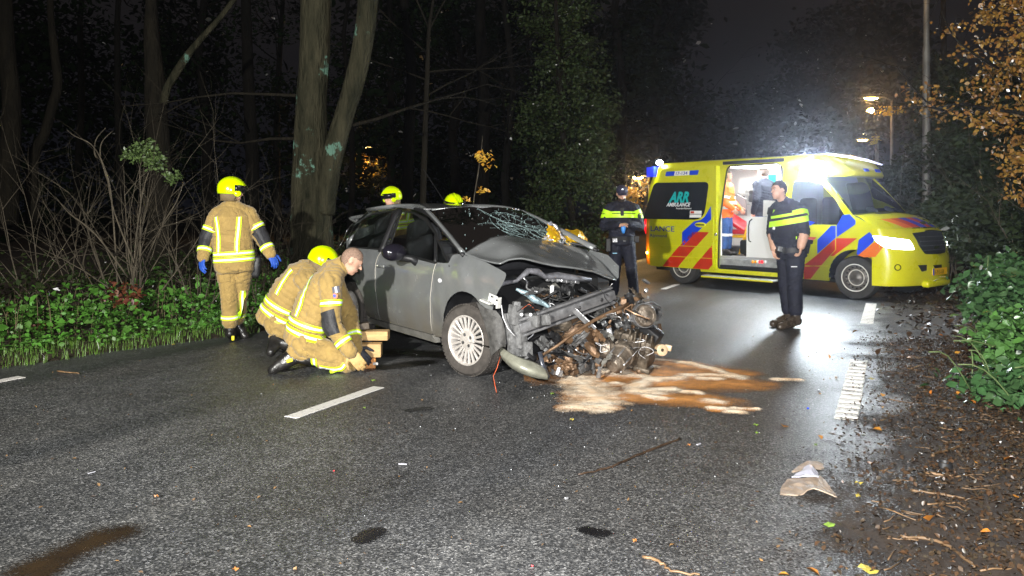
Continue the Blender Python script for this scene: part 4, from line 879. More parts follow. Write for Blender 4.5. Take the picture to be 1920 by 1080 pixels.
mb = MB(); mb.bbox((-2.62, -.04, .98), (.05, .05, .06), .015); mb.build('latch', M_CHR, amb, True)
mb = MB(); mb.bbox((-1.95, .13, 2.30), (1.25, .05, .06), .01); mb.build('door_rail', M_BLK, amb)
# seal round the opening
mb = MB(); q = roundc(door_o, .05, 5); P_ = [aside(u, v, .004) for u, v in q]; mb.tube(P_+[P_[0]], .016, 6); mb.build('door_seal', M_RUB, amb, True)
# interior
mb = MB(); mb.box((-2.75, 1.03, .555), (2.9, 1.75, .05)); mb.build('interior_floor', mat('grey vinyl floor', (.35, .35, .35), .5), amb)
mb = MB(); mb.box((-2.75, 1.82, 1.42), (2.9, .03, 1.7)); mb.build('interior_wall', M_WALL, amb)
mb = MB(); mb.box((-4.18, 1.0, 1.42), (.03, 1.6, 1.7)); mb.build('interior_wall', M_WALL, amb)
mb = MB(); mb.box((-1.29, 1.03, 1.42), (.03, 1.6, 1.7)); mb.build('interior_wall', M_WALL, amb)
mb = MB(); mb.box((-2.75, 1.0, 2.27), (2.9, 1.6, .03)); mb.build('ceiling_lining', M_WALL, amb)
mb = MB(); mb.box((-3.42, .17, 1.42), (1.55, .03, 1.7)); mb.build('interior_wall', M_WALL, amb)
for x_ in (-1.8, -2.5): mb = MB(); mb.bbox((x_, 1.0, 2.245), (.45, .9, .015), .005); mb.build('ceiling_light', mat('lit ceiling panel', (1, 1, 1), .4, emit=(1, .98, .94), estr=8), amb)
lamp('interior_light', 'AREA', (-2.2, .95, 2.2), 42, (1, .98, .94), (-2.2, .95, 0), 1.2, sizey=.7, parent=amb)
mb = MB(); mb.box((-2.0, .16, .47), (1.24, .2, .14)); mb.build('door_step', M_GREYP, amb)
mb = MB(); mb.bbox((-1.97, .04, .40), (1.2, .05, .05), .01); mb.build('step_edge', M_BLK, amb)
mb = MB(); mb.bbox((-2.05, -.12, .215), (1.5, .22, .03), .01); mb.build('running_board', M_GREYP, amb)
mb = MB(); mb.bbox((-2.05, -.235, .205), (1.5, .01, .025), .003); mb.build('running_board_edge', M_YEL2, amb)
for i, (zx, m) in enumerate(((468, M_AMB), (497, M_AMB), (517, M_WALL), (535, MATS['lit red lens']), (560, MATS['lit red lens']), (590, M_WALL))):
    q = P2(1320+zx/5.144, 300+983/5.144, AO, AF, lambda a, b: .05); mb = MB(); mb.ell((q[0], .05, q[1]), (.026, .012, .028)); mb.build('step_lamp', m, amb, True)
# fold-out cabinet panel in the doorway
def IP(zx, zy, off): return P2(1320+zx/5.144, 300+zy/5.144, AO, AF, lambda a, b: off)
cp = [IP(*p, .18) for p in ((412, 548), (640, 548), (668, 965), (408, 948))]
panel('cabinet_door', roundc(cp, .02), lambda u, v, l=0: (u, .18-l, v), M_WALL, amb, .04, .3)
cp = [IP(*p, .2) for p in ((572, 388), (700, 395), (700, 545), (568, 545))]
panel('cabinet_panel', roundc(cp, .01), lambda u, v, l=0: (u, .2-l, v), M_WALL, amb, .03, .3)
hq = [IP(*p, .14) for p in ((470, 570), (446, 590), (436, 640), (434, 740), (440, 780), (458, 788))]; mb = MB(); mb.tube([(p[0], .12, p[1]) for p in hq], .011, 6); mb.build('grab_handle', M_BLK, amb, True)
cp = [IP(*p, 1.6) for p in ((480, 330), (575, 380), (575, 535), (484, 535))]
panel('cabinet_panel', cp, lambda u, v, l=0: (u, 1.0-l, v), mat('grey seat back', (.25, .25, .26), .6), amb, .05, .3)
cp = [IP(*p, 1.75) for p in ((612, 145), (684, 140), (684, 215), (615, 218))]
panel('teal_notice', cp, lambda u, v, l=0: (u, 1.78-l, v), mat('teal paper', (.02, .45, .5), .5), amb, .01, .3)
for c_, s_ in (((350, 335), (.5, .12, .07)), ((370, 370), (.2, .1, .14)), ((430, 360), (.12, .1, .3)), ((455, 350), (.12, .1, .24)), ((360, 420), (.16, .12, .08))):
    q = IP(*c_, 1.6); mb = MB(); mb.bbox((q[0], 1.6, q[1]), s_, .02, (0, random.uniform(-.1, .1), 0)); mb.build('wall_equipment', random.choice([M_INT, M_GREYP, M_GREYP]), amb)
sr = empty('stretcher', AO+Matrix.Rotation(amb.rotation_euler.z, 3, 'Z') @ Vector((-2.2, .75, .58)), amb.rotation_euler.z, 'red padded stretcher with yellow rails loaded with a black bag inside the ambulance', 'stretcher')
R_ = lambda x, y, z: (x+2.2, y-.75, z-.58)
mb = MB(); mb.bbox(R_(-2.35, .8, 1.02), (1.7, .5, .09), .03); mb.bbox(R_(-2.75, .8, 1.2), (.7, .48, .08), .03, (0, .5, 0)); mb.build('mattress', mat('red vinyl', (.55, .02, .03), .4), sr, auto=40)
for y_ in (.53, 1.07): mb = MB(); mb.tube([R_(-1.6, y_, .93), R_(-3.1, y_, .93)], .022, 8); mb.build('rail', mat('yellow tube', (.85, .5, .01), .35), sr, True)
for a1, a2 in (((-1.7, .6), (-2.4, .92)), ((-2.4, .6), (-1.75, .92)), ((-2.5, .6), (-2.3, 1.2))):
    mb = MB(); mb.tube([R_(a1[0], .52, a1[1]), R_(a2[0], .52, a2[1])], .02, 8); mb.build('strut', MATS['yellow tube'], sr, True)
mb = MB(); mb.bbox(R_(-2.1, .62, .74), (.75, .3, .28), .05); mb.build('undercarriage', M_BLK, sr, auto=40)
mb = MB(); mb.bbox(R_(-2.15, .62, 1.16), (.42, .3, .24), .09, (0, .3, 0)); mb.build('bag', M_BLK, sr, True)
mb = MB(); mb.ell(R_(-1.98, .45, 1.12), (.12, .05, .08), (0, -.5, 0)); mb.build('pouch', M_WALL, sr, True)
for x_ in (-1.7, -2.35): mb = MB(); mb.lathe(R_(x_, .52, .64), (0, 1, 0), [(-.02, .0), (-.02, .06), (.02, .06), (.02, 0)], 16); mb.build('castor', M_BLK, sr, auto=30)
# front wing and door markings
def dw(name, pts, m): return dec(name, [Ab(*p) for p in pts], m, fn=aside, lift=.003)
dw('blue_stripe', ((338, 648), (338, 570), (415, 490), (441, 490), (441, 558)), M_BLUE); dw('blue_stripe', ((446, 555), (446, 490), (480, 430), (520, 425), (552, 460), (552, 482)), M_BLUE)
dw('red_stripe', ((263, 795), (263, 712), (300, 682), (330, 658), (420, 658), (441, 640), (441, 565), (338, 655)), M_RED) if False else None
dw('red_stripe', ((262, 712), (335, 655), (438, 563), (438, 625), (405, 660), (300, 788), (263, 790)), M_RED); dw('red_stripe', ((443, 560), (562, 560), (430, 660), (410, 660), (443, 625)), M_RED)
dw('red_stripe', ((262, 575), (290, 552), (335, 555), (290, 590)), M_RED); dw('blue_stripe', ((288, 462), (325, 470), (300, 488), (288, 485)), M_BLUE)
dw('trim_line', ((262, 713), (262, 719), (395, 719), (400, 713)), M_YEL2)
dn = lambda name, pts, m, lift=.004: panel(name, roundc(pts, .01, 2), nose, m, amb, .003, .05, lift=lift)
b2 = [Ab(*p) for p in ((560, 650), (570, 570), (630, 525), (664, 555), (655, 580), (570, 655))]; dec('blue_stripe', b2, M_BLUE, fn=lambda u, v, l=0: nose(max(0, u-.30), v, l) if u > .3 else aside(u, v, l), lift=.004)
b2 = [Ab(*p) for p in ((566, 655), (655, 586), (672, 583), (715, 607), (665, 665), (600, 668))]; dec('orange_stripe', b2, M_ORG, fn=lambda u, v, l=0: nose(max(0, u-.30), v, l) if u > .3 else aside(u, v, l), lift=.004)
# headlight, grille, intakes, plate
hl = [NZ(*p) for p in ((102, 268), (190, 272), (380, 296), (530, 322), (565, 360), (598, 428), (480, 436), (330, 420), (230, 400), (150, 340))]
hp = panel('headlight', hl, nose, mat('lit headlight', (1, 1, 1), .1, emit=(.85, .95, 1), estr=9), amb, .02, .04, lift=.008)
hl2 = [(NL[-1]-t, z) for t, z in hl]; panel('headlight', hl2, nose, MATS['lit headlight'], amb, .02, .04, lift=.008)
panel('headlight_rim', ring2([p[:2] for p in hl], .012), nose, M_BLK, amb, .01, .05, lift=.004)
gr = [NZ(*p) for p in ((610, 318), (770, 300), (900, 300))]; t0 = gr[0][0]; tc_ = NL[-1]/2
gz = [(t0, 1.07, .02), (tc_, 1.10, .1), (NL[-1]-t0, 1.07, .02), (NL[-1]-t0-.05, .88, .03), (NL[-1]-t0-.16, .74, .04), (tc_, .73, .1), (t0+.16, .74, .04), (t0+.05, .88, .03)]
gp = panel('grille', roundc(gz), nose, M_BLK, amb, .01, .05, lift=.006)
for z_ in (.80, .87, .94, 1.01):
    mb = MB(); mb.tube([nose(t, z_, .016) for t in np.linspace(t0+.10, NL[-1]-t0-.10, 16)], .010, 6, flat=.6); mb.build('grille_bar', M_DSTEEL, gp, True)
mb = MB(); mb.tube([nose(t, float(np.interp(t, [t0, tc_, NL[-1]-t0], [1.075, 1.105, 1.075])), .012) for t in np.linspace(t0+.35, NL[-1]-t0, 14)], .012, 6); mb.build('grille_trim', M_CHR, amb, True)
for a_, b_ in ((645, 745), (825, 925)):
    q = [NZ(*p) for p in ((a_, 620), (b_, 614), (b_, 680), (a_+40, 690))]; panel('air_intake', roundc(q, .01), nose, M_BLK, amb, .005, .05, lift=.004)
q = NZ(400, 642); mb = MB(); mb.lathe(nose(q[0], q[1], -.01), Vector(nose(q[0], q[1], 1))-Vector(nose(*q)), [(0, .055), (.016, .05), (.018, .04), (.008, .035), (.008, 0)], 18); mb.build('fog_light', M_TINT, amb, auto=30)
ctr = nose(tc_, .44, .02); pz = .46
mb = MB(); mb.bbox((ctr[0]+.012, 1.0, pz), (.012, .52, .11), .004); pl_ = mb.build('licence_plate', mat('yellow licence plate', (.85, .5, .01), .4), amb)
mb = MB(); mb.bbox((ctr[0]+.019, .765, pz), (.004, .045, .105), .001); mb.build('country_band', M_BLUE, pl_)
def plf(u, v, l=0): return (ctr[0]+.02, .80+u, pz-.035+v)
text_mesh('K-913-GB', .085, plf, M_BLK, pl_, sx=.95)
mb = MB(); mb.bbox((.84, 1.0, .27), (.12, .8, .10), .03); mb.build('front_spoiler', M_YEL2, amb, True)
mb = MB(); mb.box((-1.9, 1.0, .30), (4.6, 1.7, .12)); mb.box((.2, 1, .45), (.7, 1.5, .3)); mb.box((-3.47, 1, .5), (.9, 1.6, .4)); mb.build('underbody', M_BLK, amb)
mb = MB(); q = [(.01+.44*math.cos(t), 0, .36+.44*math.sin(t)) for t in np.linspace(-.1, PI+.1, 18)]; mb.ring([[(p[0], .02, p[2]) for p in q], [(p[0], .35, p[2]) for p in q]], cap=False); mb.build('wheel_arch_liner', M_BLK, amb, True)
def awheel(x, y, side=-1, steer=0):
    ax = Matrix.Rotation(steer, 3, 'Z') @ Vector((0, side, 0)); c = Vector((x, y, .35)); a, b = basis(ax)
    mb = MB(); mb.lathe(c, ax, [(-.11, .21), (-.115, .27), (-.105, .33), (-.07, .348), (.07, .348), (.105, .33), (.118, .27), (.108, .21)], 48); t_ = mb.build('wheel', mat('van tyre rubber', (.035, .034, .033), .75, var=.3, vscale=10), amb, auto=40)
    mb = MB(); mb.lathe(c, ax, [(.112, .222), (.118, .215), (.10, .2), (.05, .185), (.03, .16), (.06, .145), (.065, .135), (.06, .12), (.055, .06), (.07, .05), (.07, 0)], 40); mb.build('rim', mat('dark steel wheel', (.13, .12, .11), .45, metal=.4, var=.3, vscale=14), t_, True)
    for r_ in (.215, .125):
        mb = MB(); mb.lathe(c+ax*(.118 if r_ > .2 else .066), ax, [(-.008, r_-.008), (.004, r_-.006), (.004, r_+.006), (-.008, r_+.008)], 40); mb.build('rim_ring', mat('pale wheel trim', (.6, .58, .52), .4), t_, True)
    for k in range(16):
        t = 2*PI*k/16; rr = a*math.cos(t)+b*math.sin(t); mb = MB(); mb.lathe(c+rr*.172+ax*.044, ax, [(0, .016), (.012, .013), (.0125, 0)], 8); mb.build('vent_hole', M_RUB, t_)
    return t_
awheel(.01, .13, steer=.05); awheel(-3.47, .16); awheel(.01, 1.87, 1); awheel(-3.47, 1.84, 1)
# cab seats and dashboard seen through the glass
for y_ in (.5, 1.5):
    mb = MB(); mb.bbox((-1.0, y_, 1.25), (.16, .5, .75), .06); mb.bbox((-.8, y_, .9), (.5, .5, .15), .05); s_ = mb.build('seat', M_INT, amb, auto=40)
mb = MB(); mb.bbox((-.12, 1.0, 1.28), (.35, 1.7, .14), .05); mb.build('dashboard', mat('grey dashboard', (.10, .12, .11), .7), amb, True)
for y_ in (.7, 1.25): mb = MB(); mb.ell((-.1, y_, 1.38), (.1, .13, .06)); mb.build('dashboard_item', mat('pale folded cloth', (.35, .4, .38), .8), amb, True)
# side mirror
# lamps: scene light on the roof corner, rear work light
q = P2(1530, 320, AO, AF, lambda a, b: -.02); SL = Vector((q[0], -.03, q[1]))
M_SL = mat('lit scene light', (1, 1, 1), .3, emit=(.82, .92, 1), estr=400)
mb = MB(); mb.bbox(SL, (.34, .09, .24), .03); h_ = mb.build('scene_light', M_BLK, amb)
mb = MB(); mb.ell(SL+Vector((0, -.05, -.005)), (.25, .05, .17), nu=28, nv=16); mb.build('lens', M_SL, h_, True)  # lens domed wider than its housing, camera glare put into its shape
rz = amb.rotation_euler.z
sl_ = lamp('scene_light_beam', 'AREA', SL+Vector((0, -.12, -.005)), 115, (.80, .90, 1), SL+Vector((-.15, -3, -1.0)), .36, sizey=.10, parent=amb)
q = P2(1238, 305, AO, AF, lambda a, b: .12); RL = Vector((q[0], .10, q[1]))
mb = MB(); mb.ell(RL, (.075, .05, .055)); mb.build('rear_work_light', mat('lit work light', (1, 1, 1), .3, emit=(.9, .95, 1), estr=30), amb, True)
lamp('rear_work_beam', 'AREA', RL+Vector((-.05, -.08, 0)), 16, (.9, .95, 1), RL+Vector((-1, -1, -.6)), .1, parent=amb)
hq = Vector(nose(hl[3][0], hl[3][1]-.05, .06)); lamp('headlight_beam', 'SPOT', hq, 60, (.9, .95, 1), hq+Vector((5, -1.2, -.5)), .05, 70, .6, parent=amb)
# ------------------------------------------------ people
M_SKIN = mat('skin', (.52, .30, .21), .5, var=.12, vscale=30, bump=.1, bscale=90)
M_TAN = mat('tan firefighting cloth', (.30, .20, .062), .85, var=.2, vscale=7, bump=.5, bscale=55, bdist=.012, sheen=.2, detail=6)
M_NAVY = mat('navy uniform cloth', (.007, .008, .018), .8, var=.4, vscale=9, bump=.5, bscale=45, bdist=.012)
M_FY = mat('fluorescent yellow tape', (.62, .90, .02), .5, bump=.1, bscale=80); M_SLV = mat('silver reflective tape', (.78, .82, .90), .35, var=.12, vscale=60)
M_HELM = mat('fluorescent yellow helmet', (.62, .85, .0), .18, coat=.7)
M_BOOT = mat('black leather', (.016, .015, .014), .32, var=.5, vscale=14, bump=.5, bscale=30, coat=.2)
M_BOOT2 = mat('wet brown black leather', (.05, .038, .028), .28, var=.5, vscale=14, bump=.5, bscale=30, coat=.3)
M_PATCH = mat('black elbow patch', (.022, .022, .025), .6, var=.5, vscale=20, bump=.4, bscale=60)
M_GLB = mat('blue glove', (.02, .08, .42), .6, bump=.3); M_GLD = mat('black glove', (.02, .022, .03), .6, bump=.3); M_GLT = mat('tan leather glove', (.50, .33, .13), .7, var=.2, bump=.4)
M_HAIR = mat('dark brown hair', (.025, .016, .010), .55, var=.5, vscale=60, bump=.8, bscale=120, stretch=(1, 1, .3))
M_HAIRG = mat('short greying hair', (.24, .155, .11), .8, var=.4, vscale=90, bump=.8, bscale=160)
M_OJ = mat('fluorescent orange jacket', (.95, .17, .015), .6, var=.12, vscale=8, bump=.4, bscale=40); M_BT = mat('blue work trousers', (.035, .10, .30), .75, var=.3, vscale=9, bump=.4, bscale=40)
M_FYP = mat('police yellow print', (.55, .95, .02), .5)
def remesh(mb, vox, it=2):
    me = bpy.data.meshes.new('t'); me.from_pydata([tuple(p) for p in mb.v], [], mb.f); me.update()
    o = bpy.data.objects.new('t', me); COL.objects.link(o); m = o.modifiers.new('r', 'REMESH'); m.mode = 'VOXEL'; m.voxel_size = vox
    dg = bpy.context.evaluated_depsgraph_get(); dg.update(); e = o.evaluated_get(dg).to_mesh(); n = len(e.vertices)
    V = np.empty(n*3, np.float32); e.vertices.foreach_get('co', V); V = V.reshape(-1, 3).astype(float)
    F = np.empty(len(e.polygons)*4, np.int32); e.polygons.foreach_get('vertices', F); F = F.reshape(-1, 4)
    o.evaluated_get(dg).to_mesh_clear(); bpy.data.objects.remove(o); bpy.data.meshes.remove(me)
    E = np.concatenate([F[:, [0, 1]], F[:, [1, 2]], F[:, [2, 3]], F[:, [3, 0]]])
    for _ in range(it):
        S = np.zeros_like(V); Cn = np.zeros(n); np.add.at(S, E[:, 0], V[E[:, 1]]); np.add.at(Cn, E[:, 0], 1); V = V*.5+S/np.maximum(Cn, 1)[:, None]*.5
    return V, F
def vnormals(V, F):
    a = V[F[:, 2]]-V[F[:, 0]]; b = V[F[:, 3]]-V[F[:, 1]]; n = np.cross(a, b); N = np.zeros_like(V)
    for k in range(4): np.add.at(N, F[:, k], n)
    return N/np.maximum(np.linalg.norm(N, axis=1), 1e-9)[:, None]
def segd(V, a, b):
    ab = b-a; t = np.clip(((V-a)@ab)/max(ab@ab, 1e-9), 0, 1); return np.linalg.norm(V-a-t[:, None]*ab, axis=1), t
NPV = lambda v: np.array((v[0], v[1], v[2]), float)
class Person:
    def __init__(s, label, base, group=None, vox=.010, k=1.0):
        s.root = empty('person', (base[0], base[1], base[2]), 0, label, 'person', group); s.mb = MB(); s.segs = []; s.vox = vox; s.k = k; s.extra = MB()
    def cap(s, a, b, r0, r1, tg, n=14):
        a, b = Vector(a), Vector(b); ax = (b-a); L_ = ax.length; ax = ax/L_ if L_ > 1e-6 else Vector((0, 0, 1)); pr = []
        for i in range(5): t = -PI/2+PI/2*i/4; pr.append((math.sin(t)*r0, max(1e-4, math.cos(t)*r0)))
        for i in range(1, 5): t = PI/2*i/4; pr.append((L_+math.sin(t)*r1, max(1e-4, math.cos(t)*r1)))
        pr.insert(5, (L_, r1)) if L_ > 1e-4 else None
        s.mb.lathe(a, ax, pr, n, cap=True); s.segs.append((NPV(a), NPV(b), r0, r1, tg))
    def ell(s, c, r, R, tg): s.mb.ell(c, r, R, 16, 12); s.segs.append((NPV(c), NPV(c), min(r), min(r), tg))
    def torso(s, P, side, prof, tg, tags=None):
        """P: spine points, side: unit vectors at each end, prof: (t, halfwidth, halfdepth)"""
        Q = [Vector(q) for q in smooth_poly([tuple(p) for p in P], 8)]; rings = []; n = 20
        for t, hw, hd in prof:
            x = t*(len(Q)-1); i = min(int(x), len(Q)-2); c = Q[i].lerp(Q[i+1], x-i); tg_ = (Q[min(i+1, len(Q)-1)]-Q[max(i-1, 0)]).normalized(); sd_ = side[0].lerp(side[1], t); sd_ = (sd_-tg_*sd_.dot(tg_)).normalized(); f_ = tg_.cross(sd_)
            rings.append([c+sd_*math.copysign(abs(math.cos(a))**.85, math.cos(a))*hw*s.k+f_*math.copysign(abs(math.sin(a))**.85, math.sin(a))*hd*s.k for a in np.linspace(0, 2*PI, n, endpoint=False)])
        s.mb.ring(rings)
        for i in range(len(prof)-1):
            xs = []
            for t in (prof[i][0], prof[i+1][0]): x = t*(len(Q)-1); j = min(int(x), len(Q)-2); xs.append(Q[j].lerp(Q[j+1], x-j))
            for sg in (-.5, 0, .5):
                sd_ = side[0].lerp(side[1], prof[i][0])*prof[i][1]*sg*s.k
                s.segs.append((NPV(xs[0]+sd_), NPV(xs[1]+sd_), prof[i][2]*s.k, prof[i+1][2]*s.k, tags(prof[i][0]) if tags else tg))
    def head(s, c, f, up=(0, 0, 1), helmet=False, ears=True):
        f = Vector(f).normalized(); up = Vector(up); up = (up-f*up.dot(f)).normalized(); sd_ = f.cross(up); R = Matrix((sd_, f, up)).transposed(); k = s.k; c = Vector(c); s.H = (c, f, up, sd_, R)
        P = lambda x, y, z: c+sd_*x*k+f*y*k+up*z*k
        s.ell(P(0, -.005, .022), (.076*k, .097*k, .098*k), R, 'head'); s.ell(P(0, .03, -.052), (.056*k, .062*k, .062*k), R, 'head'); s.ell(P(0, .062, -.09), (.028*k, .024*k, .022*k), R, 'head')
        s.cap(P(0, .092, .012), P(0, .112, -.022), .008*k, .013*k, 'head'); s.cap(P(-.03, .084, .028), P(.03, .084, .028), .012*k, .012*k, 'head'); s.cap(P(-.016, .088, -.055), P(.016, .088, -.055), .009*k, .009*k, 'head')
        if ears:
            for g_ in (-1, 1): s.ell(P(g_*.078, -.008, -.005), (.010*k, .018*k, .03*k), R, 'head')
        return P
    def face(s, P, brow=M_HAIR):
        c, f, up, sd_, R = s.H; k = s.k
        for g_ in (-1, 1):
            m_ = MB(); m_.ell(P(g_*.031, .0835, .008), (.011*k, .006*k, .0055*k), R, 8, 6); e_ = m_.build('eye', mat('eye white', (.42, .38, .35), .4), s.root, True, True)
            m_ = MB(); m_.ell(P(g_*.031, .0905, .008), (.006*k, .003*k, .006*k), R, 8, 6); m_.build('iris', mat('dark iris', (.02, .012, .008), .2), e_, True, True)
            m_ = MB(); m_.tube([P(g_*.014, .098, .026), P(g_*.032, .096, .031), P(g_*.05, .083, .026)], [.003, .0042, .002], 5); m_.build('eyebrow', brow, s.root, True, True)
        m_ = MB(); m_.tube([P(-.024, .090, -.053), P(0, .099, -.052), P(.024, .090, -.053)], [.002, .0045, .002], 6, flat=.7); m_.build('lips', mat('lips', (.38, .15, .12), .45), s.root, True, True)
    def hand(s, wr, d, nrm, thumb, m, curl=.5, glove=True, spread=.25, k=None):
        """palm and five separate fingers"""
        k = k or s.k*(1.12 if glove else 1.0); wr = Vector(wr); d = Vector(d).normalized(); nrm = Vector(nrm); nrm = (nrm-d*nrm.dot(d)).normalized(); sd_ = d.cross(nrm)*thumb
        mb = MB(); R = Matrix((sd_, d, nrm)).transposed()
        mb.ell(wr+d*.048*k, (.043*k, .056*k, .017*k), R, 14, 10); mb.tube([wr-d*.03*k, wr+d*.02*k], [.031*k, .03*k], 12, flat=.75)
        for i, (x, L_) in enumerate(((.031, .072), (.011, .082), (-.010, .076), (-.030, .060))):
            p = wr+d*(.088 if i in (1, 2) else .080)*k+sd_*x*k; dd = (d+sd_*x*spread*14*.1).normalized(); pts = [p-dd*.02*k, p]; a = 0
            for q, fr in enumerate((.42, .32, .26)):
                a += curl*(.55 if q == 0 else .8); v = dd*math.cos(a)+nrm*math.sin(a); p = p+v*L_*fr*k; pts.append(p)
            mb.tube(pts+[pts[-1]+v*.006*k], [.0105*k, .0105*k, .0098*k, .009*k, .0078*k, .004*k], 8)
        p = wr+d*.022*k+sd_*.034*k; v = (d*.6+sd_*.8+nrm*.25).normalized(); p2 = p+v*.038*k; v2 = (d*.9+sd_*.35+nrm*(.2+curl*.5)).normalized(); p3 = p2+v2*.032*k; p4 = p3+v2*.024*k
        mb.tube([p-v*.02*k, p, p2, p3, p4, p4+v2*.005*k], [.014*k, .0145*k, .0125*k, .0115*k, .009*k, .004*k], 8)
        if glove:
            V, F = remesh(mb, .0045, 1); mobj('glove', V, F, m, s.root, True, True)
        else: s.extra.add(mb.v, mb.f)
    def build(s, clothes, wr=1.0, hair=None):
        """clothes: {tag: (name, material, offset)}"""
        V, F = remesh(s.mb, s.vox, 2); n = len(V)
        best = np.full(n, 1e9); tg = np.zeros(n, int); names = sorted({q[4] for q in s.segs}); dist_s = np.zeros(n)
        for a, b, r0, r1, t_ in s.segs:
            d_, t = segd(V, a, b); q = d_-(r0+(r1-r0)*t); u = q < best; best[u] = q[u]; tg[u] = names.index(t_)
        N = vnormals(V, F); amp = np.zeros(n); cl = [i for i, t_ in enumerate(names) if t_ in clothes and clothes[t_][3]]
        isc = np.isin(tg, cl)
        for i in np.where(isc)[0]:
            v = V[i]; w_ = noise.fractal(Vector((v[0]*5, v[1]*5, v[2]*7)), 1.1, 2.1, 2); w2 = noise.noise(Vector((v[0]*5+2*w_, v[1]*5, v[2]*7))); amp[i] = .0055*w_-.0055*max(0, 1-abs(w2)*7)
        # folds bunching at the joints
        for a, b, r0, r1, t_ in s.segs:
            if t_ not in clothes or not clothes[t_][3] or np.linalg.norm(b-a) < .12: continue
            d_, t = segd(V, a, b); L_ = np.linalg.norm(b-a); near = (d_ < max(r0, r1)*1.35) & isc
            for j in (0, 1):
                sj = t*L_-(0 if j == 0 else L_); ph = 6*N[:, 0]+4*N[:, 2]; amp[near] += (.0030*np.sin(sj*2*PI/.052+ph)*np.exp(-(sj/.11)**2))[near]
        V = V+N*(amp*wr)[:, None]
        N = vnormals(V, F); body_V = V-N*(.004*isc)[:, None]
        ev = np.array(s.extra.v).reshape(-1, 3); bf = [tuple(f) for f in F.tolist()]+[tuple(i+n for i in f) for f in s.extra.f]
        mobj('body', np.vstack([body_V, ev]) if len(ev) else body_V, bf, M_SKIN, s.root, True, True)
        ft = tg[F]; s.shell = {}; allV = []; allF = []
        groups = {}
        for i, t_ in enumerate(names):
            if t_ in clothes: groups.setdefault(clothes[t_][0]+'|'+t_.split('_')[0] if clothes[t_][0] in ('boot',) else clothes[t_][0], []).append(i)
        for gk, ids in groups.items():
            nm = gk.split('|')[0]; t_ = names[ids[0]]; _, m, off, _w = clothes[t_]; sel = np.isin(ft, ids).sum(1) >= 2; FF = F[sel]
            if not len(FF): continue
            used, inv = np.unique(FF, return_inverse=True); FF = inv.reshape(-1, 4); VV = V[used]+N[used]*off
            cnt = {}
            for f in FF:
                for k in range(4): e = (min(f[k], f[(k+1) % 4]), max(f[k], f[(k+1) % 4])); cnt[e] = cnt.get(e, 0)+1
            bd = list({q for e, c_ in cnt.items() if c_ == 1 for q in e}); VV[bd] = V[used][bd]+N[used][bd]*min(.002, off)
            mobj(nm, VV, FF, m, s.root, True, True); allF += (FF+sum(map(len, allV))).tolist(); allV.append(VV)
        s.V = V; s.N = N; s.F = F
        AV = np.vstack(allV) if allV else V; s.bvh = BVHTree.FromPolygons([Vector(p) for p in AV], allF if allF else F.tolist())
        if hair:
            fn, m, off = hair; c, f_, up, sd_, R = s.H; D = V-NPV(c); X = D@NPV(sd_)/s.k; Y = D@NPV(f_)/s.k; Z = D@NPV(up)/s.k
            ok = np.array([abs(z) < .2 and abs(x) < .12 and abs(y) < .13 and fn(x, y+.010*noise.noise(Vector((x*60, y*60, z*60))), z+.018*noise.noise(Vector((x*45, y*45, z*45+5)))) for x, y, z in zip(X, Y, Z)]); sel = ok[F].sum(1) >= 3; FF = F[sel]; used, inv = np.unique(FF, return_inverse=True); FF = inv.reshape(-1, 4)
            hn = np.array([noise.noise(Vector(tuple(v*40))) for v in V[used]]); VV = V[used]+N[used]*(off*(1+.6*hn))[:, None]; mobj('hair', VV, FF, m, s.root, True, True)
    def band(s, a, b, t, width, mats, n=28, lift=.011, tilt=None, a0=0, a1=2*PI, name='reflective_stripe', ref=None, maxr=.32):
        a, b = Vector(a), Vector(b); ax = (b-a).normalized(); c = a.lerp(b, t); tl = Vector(tilt) if tilt else ax; tl.normalize()
        if ref is not None: u = Vector(ref); u = (u-tl*u.dot(tl)).normalized(); v = tl.cross(u)
        else: u, v = basis(tl)
        maxr = maxr if n >= 30 else .15
        rows = []; k = len(mats); full = abs(a1-a0-2*PI) < 1e-3; m_ = n if full else n+1
        for r in range(k+1):
            cc = c+ax*(r/k-.5)*width; L_ = []
            for i in range(m_):
                th = a0+(a1-a0)*i/n; dr = u*math.cos(th)+v*math.sin(th); h = s.bvh.ray_cast(cc, dr, maxr); L_.append((h[0]+dr*lift) if h[0] is not None else None)
            for i in range(m_):
                if L_[i] is None: L_[i] = next((L_[(i+q) % m_] for q in list(range(1, m_)) if L_[(i+q) % m_] is not None), cc)
            # light smoothing of radii
            for _q in range(3): L_ = [(L_[i-1]+L_[i]*2+L_[(i+1) % m_])/4 if (full or 0 < i < m_-1) else L_[i] for i in range(m_)]
            rows.append([p+(p-cc).normalized()*.002 for p in L_])
        V = [tuple(p) for r in rows for p in r]; F = []; mi = []
        for r in range(k):
            for i in range(m_ if full else m_-1): F.append((r*m_+i, r*m_+(i+1) % m_, (r+1)*m_+(i+1) % m_, (r+1)*m_+i)); mi.append(r)
        return mobj(name, V, F, None, s.root, True, True, mats=mats, midx=mi)
    def strap(s, pts, dr, wdir, width, mats, name='reflective_stripe', lift=.010, n=5, back=.35):
        dr = Vector(dr).normalized(); wdir = Vector(wdir); P = [Vector(tuple(q)) for q in smooth_poly([tuple(p) for p in pts], n)]; k = len(mats); V = []; F = []; mi = []; last = None
        for i, p in enumerate(P):
            tn = (P[min(i+1, len(P)-1)]-P[max(i-1, 0)]).normalized(); wv = (wdir-tn*wdir.dot(tn)-dr*wdir.dot(dr)*0).normalized()
            for r in range(k+1):
                q = p+wv*(r/k-.5)*width; h = s.bvh.ray_cast(q-dr*back, dr, back*2.2); V.append(tuple((h[0] if h[0] is not None else q)-dr*lift))
